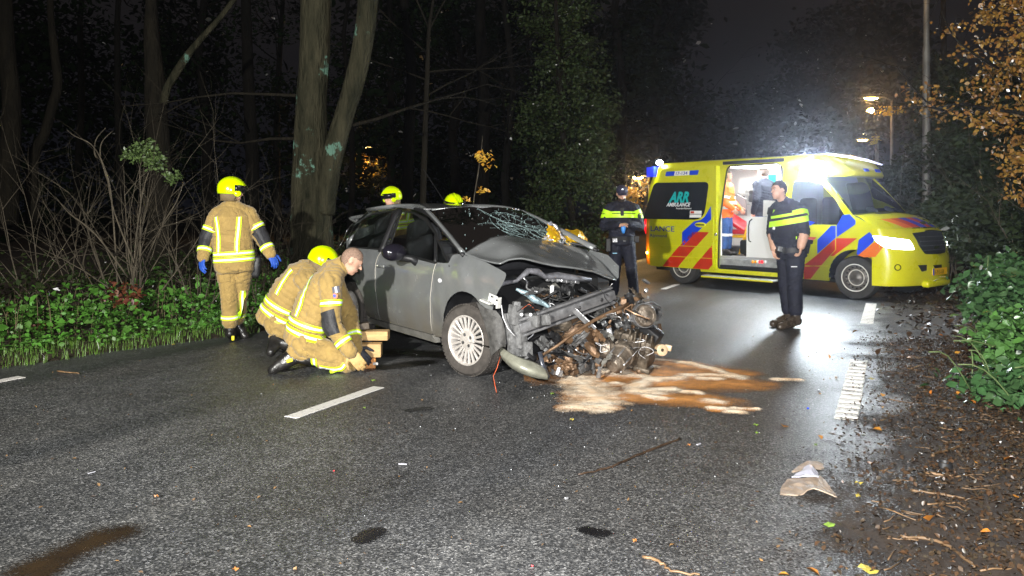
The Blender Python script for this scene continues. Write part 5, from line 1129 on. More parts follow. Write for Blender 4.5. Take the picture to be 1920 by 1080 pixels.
        for i in range(len(P)-1):
            for r in range(k): F.append((i*(k+1)+r, i*(k+1)+r+1, (i+1)*(k+1)+r+1, (i+1)*(k+1)+r)); mi.append(r)
        return mobj(name, V, F, None, s.root, True, True, mats=mats, midx=mi)
    def helmet(s, tip=0):
        c, f, up, sd_, R = s.H; k = s.k; C0 = c+up*.035*k-f*.005*k; V = []; F = []; nu = 36; nv = 12
        for j in range(nv+1):
            for i in range(nu):
                a = 2*PI*i/nu; ca_, sa = math.cos(a), math.sin(a)   # a=0 front
                low = -.42 if ca_ < .2 else -.42+.62*min(1, (ca_-.2)/.45)      # rim: low behind and at the sides, high above the face
                ph = PI/2-(PI/2-low)*j/nv; rz_ = .135; rr = math.cos(ph); fl = 1+.10*max(0, -math.sin(ph))+(.10*max(0, ca_)**3*(j/nv)**4)
                rid = 1+.045*math.exp(-(sa*rr*9)**2)*(1 if ph > .1 else .3)
                V.append(C0+f*.150*k*rr*ca_*fl*rid+sd_*.125*k*rr*sa*fl+up*rz_*k*math.sin(ph)*rid)
        for j in range(nv): F += [(j*nu+i, j*nu+(i+1) % nu, (j+1)*nu+(i+1) % nu, (j+1)*nu+i) for i in range(nu)]
        h = mobj('helmet', V, F, M_HELM, s.root, True, True); sm = h.modifiers.new('s', 'SOLIDIFY'); sm.thickness = .006
        P = lambda x, y, z: C0+sd_*x*k+f*y*k+up*z*k
        mb = MB()
        mb.ring([[P(.128*math.sin(a), .03+.128*math.cos(a)*1.0, z) for a in np.linspace(-1.75, 1.75, 16)]+[P(.11*math.sin(a), .02+.11*math.cos(a), z) for a in np.linspace(1.75, -1.75, 16)] for z in (.045, -.02)]); mb.build('visor', mat('black visor', (.01, .01, .012), .12, coat=.6), h, True, True)
        for g_ in (-1, 1):
            mb = MB(); mb.ell(P(g_*.118, .04, -.045), (.014*k, .04*k, .035*k), R); mb.build('cheek_guard', M_HELM, h, True, True)
            mb = MB(); mb.ell(P(g_*.128, .055, .03), (.01*k, .022*k, .018*k), R); mb.build('visor_pivot', M_BLK, h, True, True)
        mb = MB(); mb.ring([[P(.112*math.sin(a)*q, .115*math.cos(a)*q-.01, z) for a in np.linspace(1.2, 2*PI-1.2, 20)]+[P(.09*math.sin(a), .09*math.cos(a)-.01, z) for a in np.linspace(2*PI-1.2, 1.2, 20)] for z, q in ((-.03, 1), (-.085, .92), (-.13, .9))]); mb.build('neck_guard', mat('brown neck flap', (.17, .12, .06), .8, var=.3), h, True, True)
YSY = [M_FY, M_SLV, M_FY]
FFG = 'firefighters in tan suits'
def std_cloth(jk=M_TAN, tr=M_TAN, bt=M_BOOT, jo=.012, sleeves=True):
    c = {'torso': ('jacket', jk, jo, True), 'uarm': ('jacket', jk, jo, True), 'leg': ('trousers', tr, .006, True), 'bootl': ('boot', bt, .004, False), 'bootr': ('boot', bt, .004, False)}
    if sleeves: c['farm'] = ('jacket', jk, jo, True)
    return c
def figure(label, J, f, hf, group, bulk=.0, vox=.010, k=1.0, hup=(0, 0, 1), base=None, ears=True, sideh=None, hemt=-.05, belly=0, bsh=.22):
    """J: joints in world space, keys pel chest neck head shL shR elL elR wrL wrR hiL hiR knL knR anL anR toL toR"""
    J = {a: Vector(b) for a, b in J.items()}; base = base or (J['pel'].x, J['pel'].y, 0)
    s = Person(label, base, group, vox, k); b = bulk
    sdS = (J['shR']-J['shL']).normalized(); sdH = (J['hiR']-J['hiL']).normalized()
    ex = J['pel']+(J['pel']-J['chest']).normalized()*.10
    s.torso([ex, J['pel'], J['chest'], J['neck']], (sdH, sdS), [(0, .13+b, .105+b), (.12, .165+b, .13+b), (.33, .172+b, .135+b), (.5, .168+b*1.1, .128+b+belly), (.66, .175+b, .13+b), (.8, .178+b*.8, .122+b*.8), (.9, .13+b*.6, .09+b*.6), (1, .068+b*.5, .065+b*.5)], 'torso', lambda t: 'torso' if t >= .10 else 'leg')
    for q in 'LR':
        s.cap(J['sh'+q], J['el'+q], (.062+b)*k, (.05+b*.8)*k, 'uarm'); s.cap(J['el'+q], J['wr'+q], (.049+b*.8)*k, (.031+b*.7)*k, 'farm')
        s.cap(J['neck'].lerp(J['sh'+q], .25), J['sh'+q], (.055+b)*k, (.06+b)*k, 'torso')
        s.cap(J['hi'+q], J['kn'+q], (.092+b*.8)*k, (.066+b*.8)*k, 'leg'); kn = J['kn'+q]; an = J['an'+q]
        s.cap(kn, an.lerp(kn, bsh), (.064+b*.8)*k, (.05+b*1.1)*k, 'leg'); t_ = 'boot'+q.lower(); br = 1+b*4; s.cap(an.lerp(kn, bsh+.13), an, .054*k*br, .05*k*br, t_)
        to = J['to'+q]; ft_ = (to-an); ft_.normalize(); dn = (an-kn).normalized(); heel = an+dn*.04*k-(ft_-dn*ft_.dot(dn)).normalized()*.03*k; s.cap(heel, to, .044*k*br, .038*k*br, t_); s.cap(an, to.lerp(an, .35), .048*k*br, .042*k*br, t_)
        s.cap(J['pel'], J['hi'+q], .10*k+b, .095*k+b*.8, 'leg')
    s.cap(J['neck']-Vector((0, 0, .02)), J['head']-Vector(hup)*.04, .058*k, .056*k, 'head')
    s.P = s.head(J['head'], hf, hup, ears=ears); s.J = J; return s
def collar(s, m=M_TAN, h=.07, r=.078, up=None, off=0):
    J = s.J; a = J['neck']+(J['neck']-J['chest']).normalized()*.0; ax = (J['head']-J['neck']).normalized() if up is None else Vector(up); u, v = basis(ax); mb = MB()
    n = 24; rr = [[a+ax*z+(u*math.cos(t)+v*math.sin(t))*rad*(1+.05*math.sin(3*t)) for t in np.linspace(0, 2*PI, n, endpoint=False)] for z, rad in ((-.04+off, r*1.35), (.0+off, r*1.12), (h*.6+off, r), (h+off, r*1.03), (h+off, r*.9), (.0+off, r*.85))]
    mb.ring(rr, cap=False); return mb.build('collar', m, s.root, True, True)

# --- 1 firefighter walking away on the left
D = 8.65; w_ = lambda x, y, e=0: at(x, y, D+e)
J = dict(pel=w_(440, 492), chest=w_(436, 428), neck=w_(433, 389), head=w_(435, 361, .03), shL=w_(408, 406, -.0), shR=w_(464, 403, .05), elL=w_(389, 447, -.05), elR=w_(489, 442, .05), wrL=w_(381, 482, -.15), wrR=w_(507, 476, 0),
         hiL=w_(427, 502), hiR=w_(454, 502, .04), knL=w_(430, 555, -.02), knR=w_(449, 553, .08), anL=w_(432, 617, .02), anR=w_(444, 606, .22), toL=at(437, 632, 8.85), toR=at(459, 630, 8.86))
s = figure('firefighter in tan suit and yellow helmet walking away along the left verge', J, None, (.85, .5, -.05), FFG, bulk=.028, vox=.0095, base=(w_(440, 500).x, D, 0))
s.hand(J['wrL'], J['wrL']-J['elL']+Vector((.02, -.03, -.05)), (.6, .8, 0), -1, M_GLB, .55); s.hand(J['wrR'], J['wrR']-J['elR'], (-.6, .6, 0), 1, M_GLB, .7)
s.build(std_cloth()); s.helmet(); collar(s, off=-.02)
for q in 'LR':
    s.band(J['sh'+q], J['el'+q], .62, .052, YSY); s.band(J['el'+q], J['wr'+q], .66, .048, YSY)
    e_ = J['el'+q]; s.band(J['sh'+q].lerp(e_, .72), e_.lerp(J['wr'+q], .5), .5, .20, [M_PATCH]*6, a0=-1.2, a1=1.2, ref=((.75 if q == 'R' else -.35), -.9, 0), name='elbow_patch', lift=.004)
for t in (.1, .27): s.band(J['pel'], J['chest'], t+.0, .052, YSY, n=40)
for x in (-.10, .115):
    c = J['chest']; s.strap([c+Vector((x-.028*(x < 0), -.02, .125)), c+Vector((x, -.02, 0)), c+Vector((x*.9, -.02, -.14)), c+Vector((x*.92, -.02, -.27))], (0, 1, 0), (1, 0, 0), .048, YSY)
a, b = J['knL'], J['anL']; s.band(a, b, .62, .05, YSY); s.band(J['knR'], J['anR'], .62, .05, YSY)
s.strap([w_(456, 545), w_(452, 575), w_(447, 596)], (0, 1, 0), (1, 0, 0), .045, YSY)
mb = MB(); mb.bbox(w_(480, 500, .08), (.10, .08, .24), .03, (0, .1, .2)); mb.build('belt_pouch', M_BLK, s.root, True, True)
mb = MB(); mb.bbox(w_(437, 634, -.04), (.03, .03, .05), .008); mb.build('boot_tab', mat('yellow boot tab', (.8, .7, .02), .5), s.root, True, True)
# --- 2 bare-headed firefighter kneeling at the wooden blocks
w_ = at
J = dict(pel=w_(573, 627, 7.1), chest=w_(596, 560, 7.1), neck=w_(632, 505, 7.1), head=w_(659, 489, 7.08), shL=w_(616, 512, 7.32), shR=w_(620, 528, 6.92), elL=w_(655, 590, 7.35), elR=w_(622, 610, 6.86), wrL=w_(668, 655, 7.15), wrR=w_(657, 660, 6.82),
         hiL=w_(568, 637, 7.25), hiR=w_(575, 643, 6.97), knL=w_(655, 668, 7.4), knR=w_(652, 680, 7.0), anL=w_(566, 665, 7.3), anR=w_(557, 668, 6.97), toL=w_(520, 690, 7.1), toR=w_(511, 694, 6.93))
s = figure('bareheaded firefighter kneeling on the road with hands on the wooden blocks', J, None, (.82, .25, -.55), FFG, bulk=.026, vox=.009, bsh=.5, hup=(.5, .1, .8), base=(J['pel'].x, 7.1, 0))
s.hand(J['wrR'], (.45, .1, -.62), (.3, .5, -.5), -1, M_GLT, .45, k=1.3); s.hand(J['wrL'], (.5, -.1, -.5), (.3, .5, -.5), 1, M_GLD, .4, k=1.2)
s.build(std_cloth(), hair=(lambda x, y, z: z > .03+.25*max(0, y) and y < .075 or (y < -.03 and z > -.07), M_HAIRG, .0015)); s.face(s.P); collar(s, h=.09, r=.085)
hp_ = s.P; mb = MB()
for q in 'R': s.band(J['sh'+q], J['el'+q], .50, .055, YSY); s.band(J['el'+q], J['wr'+q], .62, .055, YSY)
s.band(J['elL'], J['wrL'], .62, .05, YSY)
s.band(J['shR'].lerp(J['elR'], .68), J['elR'].lerp(J['wrR'], .3), .5, .21, [M_PATCH]*6, a0=-1.0, a1=1.0, ref=(-.5, -.9, 0), name='elbow_patch', lift=.004)
ax = J['chest']-J['pel']
for t in (.10, .33): s.band(J['pel'], J['chest'], t, .056, YSY, n=40, maxr=.3)
s.strap([w_(590, 516, 7.1), w_(575, 545, 7.0), w_(566, 568, 6.95), w_(556, 592, 6.95)], (.25, 1, 0), (1, 0, -.4), .052, YSY)
s.strap([w_(588, 672, 6.9), w_(588, 700, 6.9)], (0, 1, 0), (1, 0, 0), .055, YSY, n=6); s.strap([w_(598, 690, 6.9), w_(620, 694, 6.9), w_(640, 690, 6.95), w_(650, 680, 6.98)], (0, 1, 0), (0, 0, 1), .05, YSY)
s.strap([w_(632, 536, 6.9), w_(634, 548, 6.9)], (0, 1, 0), (1, 0, 0), .05, [mat('grey badge', (.15, .15, .18), .5), M_SLV, MATS['grey badge']], name='rank_badge')
mb = MB(); c = w_(631, 553, 6.9); h = s.bvh.ray_cast(c-Vector((0, .3, 0)), Vector((0, 1, 0)), 1); c = h[0] or c; mb.lathe(c+Vector((0, -.004, 0)), (.0, -1, 0), [(0, .03), (.004, .029), (.0045, 0)], 18); mb.build('round_badge', mat('orange badge', (.5, .16, .08), .5), s.root, False, True)
mb = MB(); mb.lathe(c+Vector((0, -.009, 0)), (.0, -1, 0), [(0, .014), (.002, .013), (.0025, 0)], 12); mb.build('badge_emblem', M_BLUE, s.root, False, True)
mb = MB(); mb.bbox(w_(543, 676, 6.9), (.055, .02, .03), .006, (0, -.3, 0)); mb.build('boot_tab', MATS['yellow boot tab'], s.root, False, True)
# --- 3 helmeted firefighter kneeling behind him
J = dict(pel=w_(518, 592, 7.8), chest=w_(548, 538, 7.8), neck=w_(582, 503, 7.8), head=w_(604, 494, 7.8), shL=w_(570, 506, 8.0), shR=w_(572, 523, 7.62), elL=w_(640, 575, 8.0), elR=w_(625, 590, 7.6), wrL=w_(668, 618, 7.8), wrR=w_(662, 626, 7.55),
         hiL=w_(515, 600, 7.95), hiR=w_(520, 606, 7.66), knL=w_(570, 628, 8.0), knR=w_(585, 655, 7.65), anL=w_(524, 648, 7.95), anR=w_(521, 641, 7.6), toL=w_(545, 658, 7.95), toR=w_(508, 660, 7.5))
s = figure('helmeted firefighter crouching behind the bareheaded one beside the car door', J, None, (.85, .35, -.5), FFG, bulk=.028, vox=.0105, bsh=.5, hup=(.5, .15, .8), base=(J['pel'].x, 7.8, 0))
s.hand(J['wrR'], (.5, -.1, -.1), (0, .3, -1), -1, M_GLD, .4, k=1.2); s.hand(J['wrL'], (.5, -.1, -.2), (0, .3, -1), 1, M_GLB, .4, k=1.2)
s.build(std_cloth()); s.helmet(); collar(s)
for q in 'LR': s.band(J['sh'+q], J['el'+q], .50, .055, YSY); s.band(J['el'+q], J['wr'+q], .70, .055, YSY)
for t in (.12, .38): s.band(J['pel'], J['chest'], t, .056, YSY, n=40)
s.strap([w_(552, 505, 7.7), w_(530, 525, 7.6), w_(517, 552, 7.6)], (.25, 1, 0), (1, 0, -.4), .05, YSY)
s.band(J['knR'], J['anR'], .5, .05, YSY)
# --- standing poses
def stand(x, y, H, f, head_f=None, arms=None, lean=0, feet=None, z0=0.0):
    f = Vector((f[0], f[1], 0)).normalized(); r = Vector((f.y, -f.x, 0)); o = Vector((x, y, z0)); P = lambda a, b, c: o+r*a*H+f*(b*H)+Vector((0, 0, c*H))+f*lean*c*H
    J = dict(pel=P(0, 0, .555), chest=P(0, .0, .74), neck=P(0, -.005, .845), head=P(0, .012, .932))
    for q, g_ in (('L', -1), ('R', 1)):
        J['sh'+q] = P(g_*.102, 0, .805); J['el'+q] = P(g_*.135, -.02, .625); J['wr'+q] = P(g_*.135, .03, .48); J['hi'+q] = P(g_*.05, 0, .52); J['kn'+q] = P(g_*.055, .01, .285); J['an'+q] = P(g_*.06, 0, .05); J['to'+q] = P(g_*.075, .09, .022)
    for k_, v in (arms or {}).items(): J[k_] = P(*v)
    return J, P, f, r
J, P_, f, r = stand(-1.65, 11.0, 1.70, (-.45, -.9)); p = at(733, 368, 11.0)
s = figure('firefighter seen only as helmet and face above the rear of the car roof', J, f, (-.75, -.6, -.1), FFG, bulk=.026, vox=.014); s.build(std_cloth()); s.helmet(); s.face(s.P); collar(s)
for q in 'LR': s.band(J['sh'+q], J['el'+q], .55, .055, YSY); s.hand(J['wr'+q], (0, 0, -1), (-.5, -.8, 0), 1 if q == 'R' else -1, M_GLD)
for t in (.1, .35): s.band(J['pel'], J['chest'], t, .056, YSY, n=32)
for g_ in (-.1, .1): c = J['chest']; s.strap([c+r*g_+Vector((0, 0, .1)), c+r*g_, c+r*g_-Vector((0, 0, .2))], -f, r, .05, YSY)
pq = at(850, 380, 10.2); J, P_, f, r = stand(pq.x, 10.2, 1.58, (.3, -.95))
s = figure('firefighter seen through the cracked windscreen with helmet top above the roof', J, f, (.3, -.9, -.2), FFG, bulk=.03, vox=.014, k=1.0); s.build(std_cloth()); s.helmet(); s.face(s.P); collar(s)
for q in 'LR': s.band(J['sh'+q], J['el'+q], .55, .055, YSY); s.hand(J['wr'+q], (0, 0, -1), (.3, -.8, 0), 1 if q == 'R' else -1, M_GLD)
for t in (.1, .35): s.band(J['pel'], J['chest'], t, .056, YSY, n=32)
for g_ in (-.1, .1): c = J['chest']; s.strap([c+r*g_+Vector((0, 0, .1)), c+r*g_, c+r*g_-Vector((0, 0, .2))], -f, r, .05, YSY)
# --- police officers
def cloth_police(long=True):
    c = std_cloth(M_NAVY, M_NAVY, M_BOOT2, .008, long); return c
# right: profile, hands in front of his hips, short sleeves
D = 9.77; w_ = lambda x, y, e=0: at(x, y, D+e)
J = dict(pel=w_(1483, 468), chest=w_(1478, 414, .02), neck=w_(1471, 380, .03), head=w_(1461, 357, .0), shL=w_(1498, 396, -.12), shR=w_(1456, 394, .16), elL=w_(1507, 437, -.22), elR=w_(1449, 438, .16), wrL=w_(1502, 461, -.26), wrR=w_(1452, 466, .06),
         hiL=w_(1491, 478, -.08), hiR=w_(1475, 478, .10), knL=w_(1490, 530, -.10), knR=w_(1473, 528, .08), anL=w_(1492, 596, -.12), anR=w_(1480, 594, .05), toL=w_(1463, 613, -.22), toR=w_(1450, 607, -.05))
s = figure('bareheaded police officer in short sleeves standing by the open ambulance, looking left', J, None, (-.93, -.36, .0), 'police officers in navy', bulk=.028, vox=.0085, base=(J['pel'].x, D, 0), belly=.02)
s.hand(J['wrL'], (-.03, -.02, -.2), (-.9, .4, 0), 1, M_SKIN, .9, glove=False); s.hand(J['wrR'], (.02, -.02, -.2), (.2, -.6, 0), -1, M_SKIN, .8, glove=False)
s.build(cloth_police(False), .7, hair=(lambda x, y, z: (z > .052 and y < .092) or (z > .02 and y < .045) or (y < .0 and z > -.03) or (y < -.03 and z > -.075), M_HAIR, .0065)); s.face(s.P)
collar(s, M_NAVY, .05, .068)
bnd = dict(name='yellow_chest_band', n=36)
s.band(J['chest'], J['neck'], -.02, .068, [M_FYP], **bnd, a0=-1.5, a1=1.5, ref=(-.45, -.9, 0)); s.band(J['chest'], J['neck'], .34, .032, [M_FYP], **bnd, a0=-1.35, a1=1.5, ref=(-.45, -.9, 0))
s.band(J['shL'], J['elL'], .12, .055, [M_FYP], name='yellow_sleeve_band', a0=-1.7, a1=1.7, ref=(-.2, -1, 0)); s.band(J['shR'], J['elR'], .12, .055, [M_FYP], name='yellow_sleeve_band')
s.band(J['pel'], J['chest'], -.02, .055, [M_BLK], name='duty_belt', n=36, lift=.012)
for (x, y, e, sz, m, nm) in ((1463, 467, -.10, (.07, .04, .06), M_STEEL, 'handcuffs'), (1512, 462, -.10, (.07, .06, .17), M_BLK, 'holster'), (1472, 470, -.15, (.05, .04, .07), M_BLK, 'belt_pouch'), (1444, 396, .02, (.06, .04, .09), M_BLK, 'radio'), (1451, 428, -.06, (.03, .015, .035), M_WTXT, 'name_tag'), (1517, 453, -.04, (.09, .04, .05), M_BLK, 'baton')):
    mb = MB(); mb.bbox(w_(x, y, e), sz, .008, (0, .2, .2)); mb.build(nm, m, s.root, False, True)
mb = MB(); mb.bbox(w_(1489, 500, -.20), (.075, .006, .012), .003); mb.build('pocket_print', M_WTXT, s.root, False, True)
mb = MB(); mb.bbox(w_(1494, 446, -.23), (.02, .01, .035), .003); mb.build('badge', M_FYP, s.root, False, True)
mb = MB(); mb.lathe(J['wrR'].lerp(J['elR'], .1), J['elR']-J['wrR'], [(-.01, .034), (-.01, .037), (.01, .038), (.01, .034)], 16); mb.build('wristwatch', mat('brass', (.5, .3, .08), .3, metal=.8), s.root, False, True)
# left: bearded officer in a cap, hands together before his chest
J, P_, f, r = stand(at(1166, 500, 12.2).x, 12.2, 1.80, (-.12, -1), arms=dict(elL=(.150, -.01, .655), elR=(-.150, -.01, .655), wrL=(.055, .115, .672), wrR=(-.04, .115, .672)))
J['elL'], J['elR'] = P_(-.155, -.01, .655), P_(.150, -.01, .655); J['wrL'], J['wrR'] = P_(-.055, .12, .675), P_(.035, .12, .672)
J['anL'] = P_(-.11, -.02, .05); J['toL'] = P_(-.14, .06, .022); J['knL'] = P_(-.08, .01, .285); J['anR'] = P_(.075, .03, .05); J['toR'] = P_(.09, .12, .022)
s = figure('bearded police officer in a cap behind the wreck, hands held together before his chest', J, f, (-.05, -.95, -.28), 'police officers in navy', bulk=.022, vox=.010)
s.hand(J['wrL'], (-.35, -.15, .02), (0, .2, -1), -1, M_SKIN, .5, glove=False); s.hand(J['wrR'], (.35, -.15, .02), (0, .2, -1), 1, M_SKIN, .5, glove=False)
s.build(cloth_police(), .9, hair=(lambda x, y, z: z > .02 or (y < .0 and z > -.05), M_HAIR, .006)); s.face(s.P)
mb = MB(); c = s.P(0, .045, -.075); mb.ell(c, (.058, .052, .05), s.H[4], 14, 10, .05); mb.build('beard', M_HAIR, s.root, True, True)
mb = MB(); Rh = s.H[4]; mb.ell(s.P(0, -.005, .055), (.088, .108, .082), Rh, 20, 12); V = []; 
cp_ = mb.build('cap', mat('navy cap cloth', (.02, .02, .045), .7), s.root, True, True)
mb = MB(); mb.ring([[s.P(.07*math.cos(a), .085+.075*math.sin(a)*q, .042-.02*q-.012*abs(math.cos(a))) for a in np.linspace(0, PI, 12)] for q in (.0, .6, 1.0)], cap=False); mb.build('cap_peak', MATS['navy cap cloth'], cp_, True, True)
mb = MB(); mb.lathe(s.P(0, .088, .09), s.H[1], [(0, .018), (.005, .014), (.006, 0)], 8); mb.build('cap_badge', M_SLV, cp_, False, True)
for t, wdt in ((.08, .058), (.36, .024)): s.band(J['chest'], J['neck'], t-.05, wdt, [M_FYP], name='yellow_chest_band', n=36, a0=-1.6, a1=1.6, ref=(-.1, -1, 0))
for q in 'LR': s.band(J['sh'+q], J['el'+q], .2, .06, [M_FYP], name='yellow_sleeve_band')
mb = MB(); mb.bbox(P_(-.0, .10, .78), (.05, .03, .12), .01); mb.build('body_camera', M_INT, s.root, False, True)
mb = MB(); mb.ell(P_(-.01, .135, .640), (.04, .03, .075), None, 10, 8, .2); mb.build('blue_glove', mat('light blue nitrile', (.06, .28, .75), .4), s.root, True, True)
s.band(J['pel'], J['chest'], .0, .055, [M_BLK], name='duty_belt', n=36, lift=.012)
for a_, c_, sz, m, nm in ((.06, .54, (.08, .05, .07), M_STEEL, 'handcuffs'), (.115, .5, (.07, .08, .2), M_BLK, 'holster'), (-.12, .55, (.07, .06, .1), M_BLK, 'belt_pouch'), (-.02, .535, (.05, .04, .05), M_CHR, 'buckle')):
    mb = MB(); mb.bbox(P_(a_, .085, c_), sz, .01); mb.build(nm, m, s.root, False, True)
mb = MB(); mb.bbox(P_(.06, .07, .43), (.07, .008, .012), .003); mb.build('pocket_print', mat('light blue print', (.3, .6, .8), .5), s.root, False, True)
# --- ambulance crew inside
q = at(1361, 478, 15.05); J, P_, f, r = stand(q.x, q.y, 1.60, (.75, -.55), z0=.585, arms=dict(elR=(.13, .02, .63), wrR=(.11, .12, .55), elL=(-.13, .02, .63), wrL=(-.11, .12, .55)))
s = figure('ambulance worker with ponytail in orange jacket and blue trousers inside the open ambulance', J, f, (.95, -.2, .05), 'ambulance crew', bulk=.022, vox=.012, k=.92, base=(q.x, q.y, .585))
for g_ in 'LR': s.hand(J['wr'+g_], (.4, -.3, -.5), (0, 1, 0), 1, M_SKIN, .5, glove=False)
s.build(std_cloth(M_OJ, M_BT, M_BOOT), .8, hair=(lambda x, y, z: z > .05 or (y < .01 and z > -.05), M_HAIR, .012)); s.face(s.P)
mb = MB(); mb.tube([s.P(0, -.10, .01), s.P(0, -.14, -.03), s.P(0, -.13, -.12)], [.025, .03, .012], 8); mb.build('ponytail', M_HAIR, s.root, True, True)
for t in (-.1, .22): s.band(J['pel'], J['chest'], t+.1, .05, [M_SLV], n=32)
for g_ in 'LR': s.band(J['sh'+g_], J['el'+g_], .75, .045, [M_SLV]); s.band(J['kn'+g_], J['an'+g_], .2, .05, [M_SLV])
q = at(1432, 478, 15.3); J, P_, f, r = stand(q.x, q.y, 1.66, (-.45, .9), z0=.585)
s = figure('dark haired man in navy sweater standing further inside the ambulance, back turned', J, f, (-.75, .6, -.1), 'ambulance crew', bulk=.01, vox=.013, base=(q.x, q.y, .585))
for g_ in 'LR': s.hand(J['wr'+g_], (0, 0, -1), (-.4, .8, 0), 1, M_SKIN, .5, glove=False)
s.build(std_cloth(mat('dark navy sweater', (.015, .022, .04), .8, bump=.3), M_BT, M_BOOT), .8, hair=(lambda x, y, z: z > .045 or (y < .0 and z > -.05), M_HAIR, .012)); s.face(s.P)
# --- the wooden cribbing blocks under the sill, each block on its own
M_WOOD = mat('pale sawn timber', (.46, .30, .13), .75, var=.3, vscale=5, bump=.4, bscale=30, stretch=(1, 1, 6)); M_WOOD2 = mat('oiled orange timber', (.42, .17, .04), .6, var=.3, vscale=6, bump=.4)
def block(c, size, rz_, m, label, cut=0, ry=0):
    mb = MB(); mb.bbox((0, 0, 0), size, .006, Euler((0, ry, 0))); o = mb.build('wooden_block', m, loc=None); o.location = c; o.rotation_euler = (0, 0, rz_); tag(o, label, 'wood block', 'cribbing blocks under the car'); return o
bz = at(696, 665, 7.25)
block((at(690, 688, 7.2).x-.06, 7.2, .045), (.26, .12, .09), .12, M_WOOD2, 'orange stained wooden block lying flat on the asphalt under the gloved hand')
block((at(690, 665, 7.25).x-.02, 7.27, .15), (.28, .13, .12), .05, M_WOOD, 'thick pale wooden block in the middle of the cribbing stack')
block((at(698, 640, 7.4).x-.03, 7.42, .262), (.36, .14, .085), .0, M_WOOD, 'slotted pale wooden plank on top of the cribbing stack')
block((at(680, 636, 7.35).x-.08, 7.4, .34), (.26, .10, .06), .2, mat('dark wet timber', (.06, .045, .03), .6, var=.3), 'dark wet wooden wedge between the stack and the car sill', ry=-.1)
mb = MB(); mb.bbox((0, 0, 0), (.045, .005, .022), .001); o = mb.build('block_tag', mat('grubby tag', (.4, .38, .36), .6), None); o.location = (at(704, 684, 7.13).x, 7.128, .05); tag(o, 'small white tag stapled to the end of the lowest wooden block', 'tag')
# ------------------------------------------------ vegetation
def leafmat(name, cols, rough=.5, tr=.15):
    if name in MATS: return MATS[name]
    m = bpy.data.materials.new(name); m.use_nodes = True; N = m.node_tree.nodes; L = m.node_tree.links; b = N['Principled BSDF']; g = N.new('ShaderNodeNewGeometry'); r = N.new('ShaderNodeValToRGB'); L.new(g.outputs['Random Per Island'], r.inputs[0])
    r.color_ramp.interpolation = 'LINEAR'; e = r.color_ramp.elements
    for i, c in enumerate(cols):
        p = i/max(1, len(cols)-1)
        q = e[0] if i == 0 else e[1] if i == len(cols)-1 else e.new(p)
        q.position = p; q.color = (*c, 1)
    t = N.new('ShaderNodeTexCoord'); n = N.new('ShaderNodeTexNoise'); n.inputs['Scale'].default_value = 25; L.new(t.outputs['Object'], n.inputs['Vector'])
    mx = N.new('ShaderNodeMix'); mx.data_type = 'RGBA'; mx.blend_type = 'MULTIPLY'; mx.inputs[0].default_value = .6; L.new(r.outputs[0], mx.inputs[6]); L.new(n.outputs[0], mx.inputs[7])
    mm = N.new('ShaderNodeMix'); mm.data_type = 'RGBA'; mm.blend_type = 'ADD'; mm.inputs[0].default_value = .35; L.new(mx.outputs[2], mm.inputs[6]); L.new(r.outputs[0], mm.inputs[7])
    L.new(mm.outputs[2], b.inputs['Base Color']); b.inputs['Roughness'].default_value = rough; b.inputs['Specular IOR Level'].default_value = 0 if max(max(c) for c in cols) < .03 else .15 if max(max(c) for c in cols) < .11 else .45
    MATS[name] = m; return m
def unit(a): return a/np.maximum(np.linalg.norm(a, axis=1), 1e-9)[:, None]
def leaves(name, P, size, m, parent=None, up=.4, kind=None, aspect=.55, fold=.25, seed=1, D=None, world=True, droop=0):
    """one leaf = a folded blade of two quads with a pointed tip"""
    r = np.random.default_rng(seed); n = len(P); P = np.asarray(P, float)
    d = unit(r.normal(size=(n, 3))*np.array([1, 1, .6])+np.array([0, 0, -droop])) if D is None else unit(np.asarray(D)+r.normal(size=(n, 3))*.25)
    nn = r.normal(size=(n, 3))+np.array([0, 0, up*3]); s = unit(np.cross(d, nn)); nn = np.cross(s, d); L_ = (size*r.uniform(.55, 1.35, n))[:, None]; W_ = L_*aspect*r.uniform(.8, 1.15, n)[:, None]/2
    b = P; mid = P+d*L_*.45-nn*L_*fold*.15; tip = P+d*L_-nn*L_*fold*.35; l1 = P+d*L_*.38+s*W_+nn*L_*fold*.25; r1 = P+d*L_*.38-s*W_+nn*L_*fold*.25; l2 = P+d*L_*.72+s*W_*.7+nn*L_*fold*.12; r2 = P+d*L_*.72-s*W_*.7+nn*L_*fold*.12
    V = np.stack([b, l1, l2, tip, r2, r1, mid], 1).reshape(-1, 3); o = np.arange(n)[:, None]*7
    F = np.concatenate([o+np.array([0, 1, 2, 6]), o+np.array([6, 2, 3, 4]), o+np.array([0, 6, 4, 5])])
    return mobj(name, V, F, m, parent, False, world, kind=kind)
def clumps(ells, n, seed=1, nc=None, cr=.35, shell=.5):
    """points in clumps through the volume of the given ellipsoids"""
    r = np.random.default_rng(seed); vol = np.array([a[1][0]*a[1][1]*a[1][2] for a in ells]); pr = vol/vol.sum(); out = []; nc = nc or max(8, n//40)
    for k, (c, q) in enumerate(ells):
        m_ = max(3, int(nc*pr[k])); u = unit(r.normal(size=(m_, 3)))*(r.uniform(shell**3, 1, m_)**(1/3))[:, None]; cc = np.array(c)+u*np.array(q); nn = int(n*pr[k]/m_)+1
        for c_ in cc: out.append(c_+r.normal(size=(nn, 3))*np.array([1, 1, .7])*cr*r.uniform(.5, 1.3))
    return np.vstack(out)
